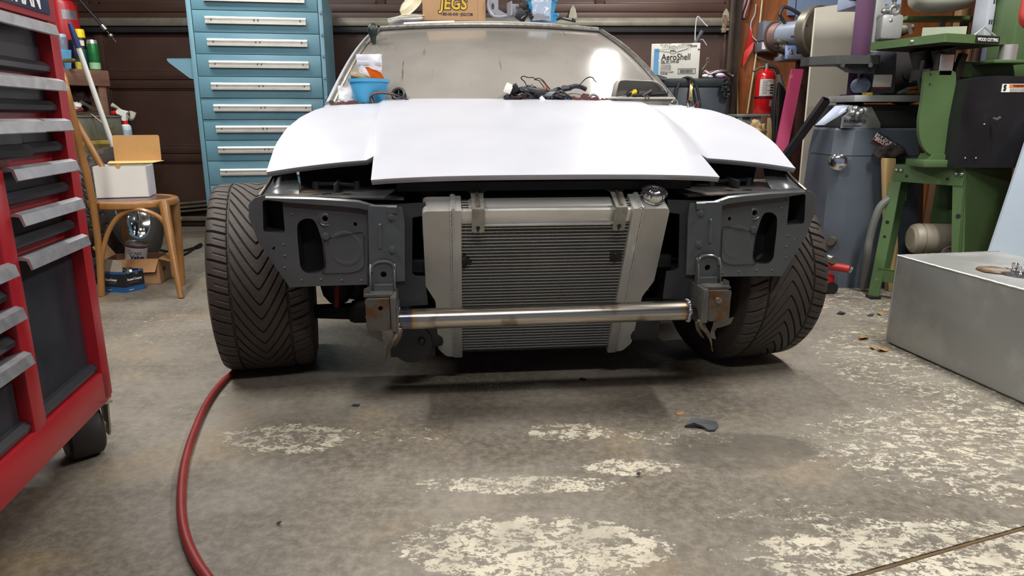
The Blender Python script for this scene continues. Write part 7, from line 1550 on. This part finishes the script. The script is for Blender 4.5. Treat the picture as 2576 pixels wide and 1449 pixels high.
# loose things on the saw table
bm = BM(); A = G(.0, .10, 0); pA, pB = at(2326, 84, 3.12), at(2405, 82, 3.12); zt1_ = zt1+.001
e_ = (pB-pA); e_.z = 0; e_ = Vector((.95, -.3, 0)).normalized(); o0 = Vector((1.80, 3.20, zt1_)); Lg = .17
bm = BM(); n_ = Vector((-e_.y, e_.x, 0)); plate(bm, [[(0, 0), (.05, 0), (.05, .003), (.006, .004), (.004, .045), (0, .045)]], 0, Lg, lambda y, z, tt: o0+e_*tt+n_*y+Vector((0, 0, z))); solo('angle_strip', bm, mat('pale angle metal', S(158, 166, 146), .4, .3), 'pale folded angle strip lying on the green saw table', 'metal strip', o0)
bm = BM(); pp = [Vector((2.0, 3.16, zt1+.006)), Vector((2.05, 3.17, zt1+.045)), Vector((2.10, 3.16, zt1+.006))]; tube(bm, pp, .004, 6); solo('bent_rod', bm, ALU, 'bent thin rod forming a small peak on the green saw table', 'rod', pp[0])
# white tub on an arm, timber and pipe behind
t = thing('white_tub', 'large white plastic tub on a green shelf above the saw table', 'tub', at(2365, 20, 3.75))
c = at(2368, 12, 3.75); bm = BM(); lathe(bm, [(0, -.035), (.06, -.034), (.12, -.02), (.15, .01), (.16, .06), (.165, .12), (.158, .12), (.15, .06), (.14, .015), (.1, -.01), (0, -.02)], 44, Matrix.Translation(c)); obj('shell', bm, mat('milky plastic', S(214, 214, 200), .4, 0, .05, 5), t, W=True)
bm = BM(); lathe(bm, [(.163, .10), (.172, .10), (.172, .115), (.163, .115)], 44, Matrix.Translation(c), True); obj('rim', bm, WHT, t, W=True)
t = thing('green_shelf', 'pale green metal shelf arm carrying the white tub', 'shelf', Vector((2.9, 3.75, 1.45)))
bm = BM(); bx(bm, c.x-.10, 3.30, 3.87, 3.99, c.z-.038-.018, c.z-.036, .003); obj('shelf_plate', bm, mat('pale green enamel', S(112, 140, 84), .5), t, W=True)
for x, u in ((2350, 2),):
    a, b = at(2366, 110, 3.9), at(2372, 20, 3.9); bm = BM(); bx(bm, a.x-.012, a.x+.012, 3.9, 3.92, .0, c.z-.05); obj('post', bm, mat('pale lilac post', S(150, 146, 156), .5), t, W=True)
a, b = at(2410, 85, 4.0), at(2444, 20, 4.0); bm = BM(); bx(bm, a.x, b.x, 4.0, 4.06, 0, b.z, .003); solo('tan_timber', bm, mat('tan timber', S(138, 104, 72), .7, 0, .2, 5, stretch=(5, 5, 1)), 'tan timber post standing behind the green saw table', 'timber', Vector((a.x, 4.0, 0)))
bm = BM(); a = at(2462, 80, 3.8); cyl(bm, Vector((a.x, 3.8, 0)), Vector((a.x+.02, 3.8, 1.75)), .05, seg=24); solo('brown_pipe', bm, mat('brown pipe', S(84, 56, 46), .4, .3), 'upright brown pipe behind the green saw table', 'pipe', Vector((a.x, 3.8, 0)))
bm = BM(); a = at(2448, 82, 3.68); tube(bm, [Vector((a.x-.06, 3.66, 0)), Vector((a.x, 3.68, 1.2)), Vector((a.x+.11, 3.70, 1.75))], .012, 8); solo('tan_dowel', bm, mat('tan timber', S(138, 104, 72), .7), 'slender tan dowel leaning on the brown pipe', 'dowel', Vector((a.x-.06, 3.66, 0)))
bm = BM(); p = at(2578, 20, 2.7); tube(bm, crv([p+Vector((.06, 0, .25)), p+Vector((.02, 0, .12)), p+Vector((.006, 0, 0)), p+Vector((.02, 0, -.05)), p+Vector((.10, 0, -.07)), p+Vector((.3, 0, -.05)), p+Vector((.5, 0, .5)), Vector((p.x+.5, 2.7, CZ))], 6), .022, 12); solo('red_loop', bm, mat('red hose loop', S(176, 60, 54), .5), 'red hose loop hanging at the upper right edge', 'hose', p)
# ---- leaning plate and aluminium tank
tb0 = gz(2228, 862); td = (gz(2576, 1020)-tb0).normalized(); tn = Vector((-td.y, td.x, 0)); tn = tn if tn.x > 0 else -tn
TK = mat('oxidised sheet aluminium', S(152, 153, 150), .40, .35, .12, 3, rvar=.1, col2=S(170, 171, 168), wear=.45)
tk = thing('fuel_tank', 'welded sheet aluminium fuel tank on the floor at lower right', 'tank', tb0+td*.4+tn*.22)
hk = at(2252, 642, tb0.y).z-.0
bm = BM(); P = [tb0, tb0+td*1.05, tb0+td*1.05+tn*.44, tb0+tn*.44]; base_in = .0
rows = [[p+Vector((0, 0, .004)) for p in P], [p+Vector((0, 0, hk)) for p in P]]; V = loft(bm, rows, True); bm.faces.new(V[0][::-1]); bm.faces.new(V[1]); bmesh.ops.bevel(bm, geom=bm.edges[:], offset=.005, segments=2, affect='EDGES'); obj('shell', bm, TK, tk, W=True, ang=50)
bm = BM(); n = 90
for (a, b) in ((P[0], P[1]), (P[0], P[3])): tube(bm, [a.lerp(b, k/n)+Vector((random.uniform(-.0006, .0006), 0, hk-.001+random.uniform(-.0006, .0006))) for k in range(n+1)], .0036, 6)
tube(bm, [P[0]+Vector((0, 0, .005+(hk-.01)*k/40)) for k in range(41)], .003, 6); obj('weld_seam', bm, ALU, tk, W=True)
c = gz(2552, 690, hk+.001); bm = BM(); lathe(bm, [(0, .004), (.07, .004), (.072, 0)], 36, Matrix.Translation(c+Vector((.03, 0, 0)))); fl_ = obj('sender_flange', bm, mat('dark gasket', S(60, 58, 62), .4, .3), tk, W=True)
bm = BM(); lathe(bm, [(.0, .008), (.05, .008), (.052, .002), (0, .002)], 7, Matrix.Translation(c+Vector((-.035, .05, 0)))); obj('rusty_washer_plate', bm, RUST, fl_, W=True)
for dx, dy in ((.0, -.03), (.045, -.005), (.02, .03), (.06, .03)):
    bm = BM(); q = c+Vector((dx, dy, .004)); lathe(bm, [(.014, 0), (.014, .003), (.008, .004), (.006, .008), (.0105, .014), (.0105, .024), (.006, .029), (0, .029)], 18, Matrix.Translation(q)); obj('fitting', bm, CHROME, fl_, W=True)
bm = BM(); c2 = gz(2528, 678, hk+.006); box(bm, (.02, .014, .014), c2, .5, .003); box(bm, (.05, .02, .006), c2+Vector((0, 0, -.002)), .9, .002); obj('rusty_clip', bm, RUST, fl_, W=True)
bl, tl_ = at(2474, 668, 2.80), at(2576, 372, 2.98); bl = Vector((bl.x, bl.y, 0.0))
pbl = at(2482, 655, 2.82); dirp = (at(2576, 372, 2.95)-pbl); b_0 = pbl-dirp*(pbl.z/dirp.z)*.99; t_0 = pbl+dirp*2.2; rt_ = Vector((.85, -.25, 0))
bm = BM(); v = [bm.verts.new(q) for q in (b_0, b_0+rt_, t_0+rt_, t_0)]; bm.faces.new(v); r = bmesh.ops.extrude_face_region(bm, geom=bm.faces[:])
for g_ in r['geom']:
    if isinstance(g_, bmesh.types.BMVert): g_.co += Vector((.0, .012, 0))
solo('leaning_sheet', bm, mat('pale blue grey sheet', S(168, 182, 194), .45, .1, .05, 3), 'pale blue-grey sheet panel leaning behind the aluminium tank', 'panel', b_0)
# ---- floor litter
def scrap(name, label, cat, pts, m, th=.004, bend=.01, group=None, z0=.0006):
    P = [gz(u, v) for u, v in pts]; c = sum(P, Vector())/len(P); bm = BM(); ph = random.uniform(0, 6)
    plate(bm, [[(p.x, p.y) for p in P]], 0, th, lambda x, y, tt: Vector((x, y, z0+tt+bend*max(0, math.sin(ph+(x-c.x)*60)))));
    return solo(name, bm, m, label, cat, c, group)
scrap('rubber_scrap', 'torn black rubber scrap on the floor right of centre', 'rubber scrap', [(1722, 1076), (1740, 1064), (1760, 1060), (1785, 1062), (1803, 1066), (1806, 1076), (1798, 1086), (1782, 1087), (1768, 1080), (1745, 1078)], mat('scrap rubber', S(62, 64, 68), .6, 0, .2, 20), .006, .012)
LEAF = mat('dry leaf', S(150, 118, 72), .8, 0, .3, 20)
for k, (u, v, s_, lb_) in enumerate(((2222, 882, 18, 'curled dry leaf by the left corner of the aluminium tank'), (2198, 876, 12, 'pale dry leaf fragment beside the curled leaf'), (2172, 852, 14, 'dry leaf left of the aluminium tank'), (2215, 790, 10, 'small dry leaf near the green stand foot'), (1712, 1040, 12, 'crumbled dry leaf behind the rubber scrap'))):
    scrap('dry_leaf', lb_, 'leaf', [(u-s_, v+1), (u-s_*.4, v-4), (u+s_*.5, v-5), (u+s_, v), (u+s_*.3, v+4), (u-s_*.5, v+5)], LEAF, .001, .012, 'dry leaves on the floor')
for k, (u, v, s_, lb_) in enumerate(((2190, 794, 9, 'black chip on the floor behind the tank corner'), (2116, 790, 12, 'dark green chip on the floor right of the right tyre'), (1466, 957, 10, 'dark leaf-like scrap in the shadow under the bumper tube'), (895, 1021, 11, 'thin black sliver on the floor in front of the left tyre'), (1606, 1198, 6, 'tiny black clip on the bare floor in front of the car'), (702, 1320, 7, 'small dark flake on the floor right of the red hose'))):
    scrap('floor_chip', lb_, 'debris', [(u-s_, v+1), (u-s_*.3, v-3), (u+s_, v-2), (u+s_*.4, v+3)], mat('dark chip', S(40, 46, 48), .6), .002, .006, 'dark chips on the floor')
random.seed(21); bm = BM()
for k in range(520):
    r_ = abs(random.gauss(0, 1)); a_ = random.uniform(0, 2*PI); u, v = 1235+r_*75*math.cos(a_), 968+r_*17*math.sin(a_); p = gz(u, min(1010, max(925, v)), .0008); s_ = random.uniform(.0010, .0026)
    box(bm, (s_, s_, s_), p, random.uniform(0, 3))
o = obj('metal_filings', bm, ALU); o['label'] = 'sprinkle of bright metal filings on the floor under the bumper'; o['category'] = 'filings'; o['kind'] = 'stuff'
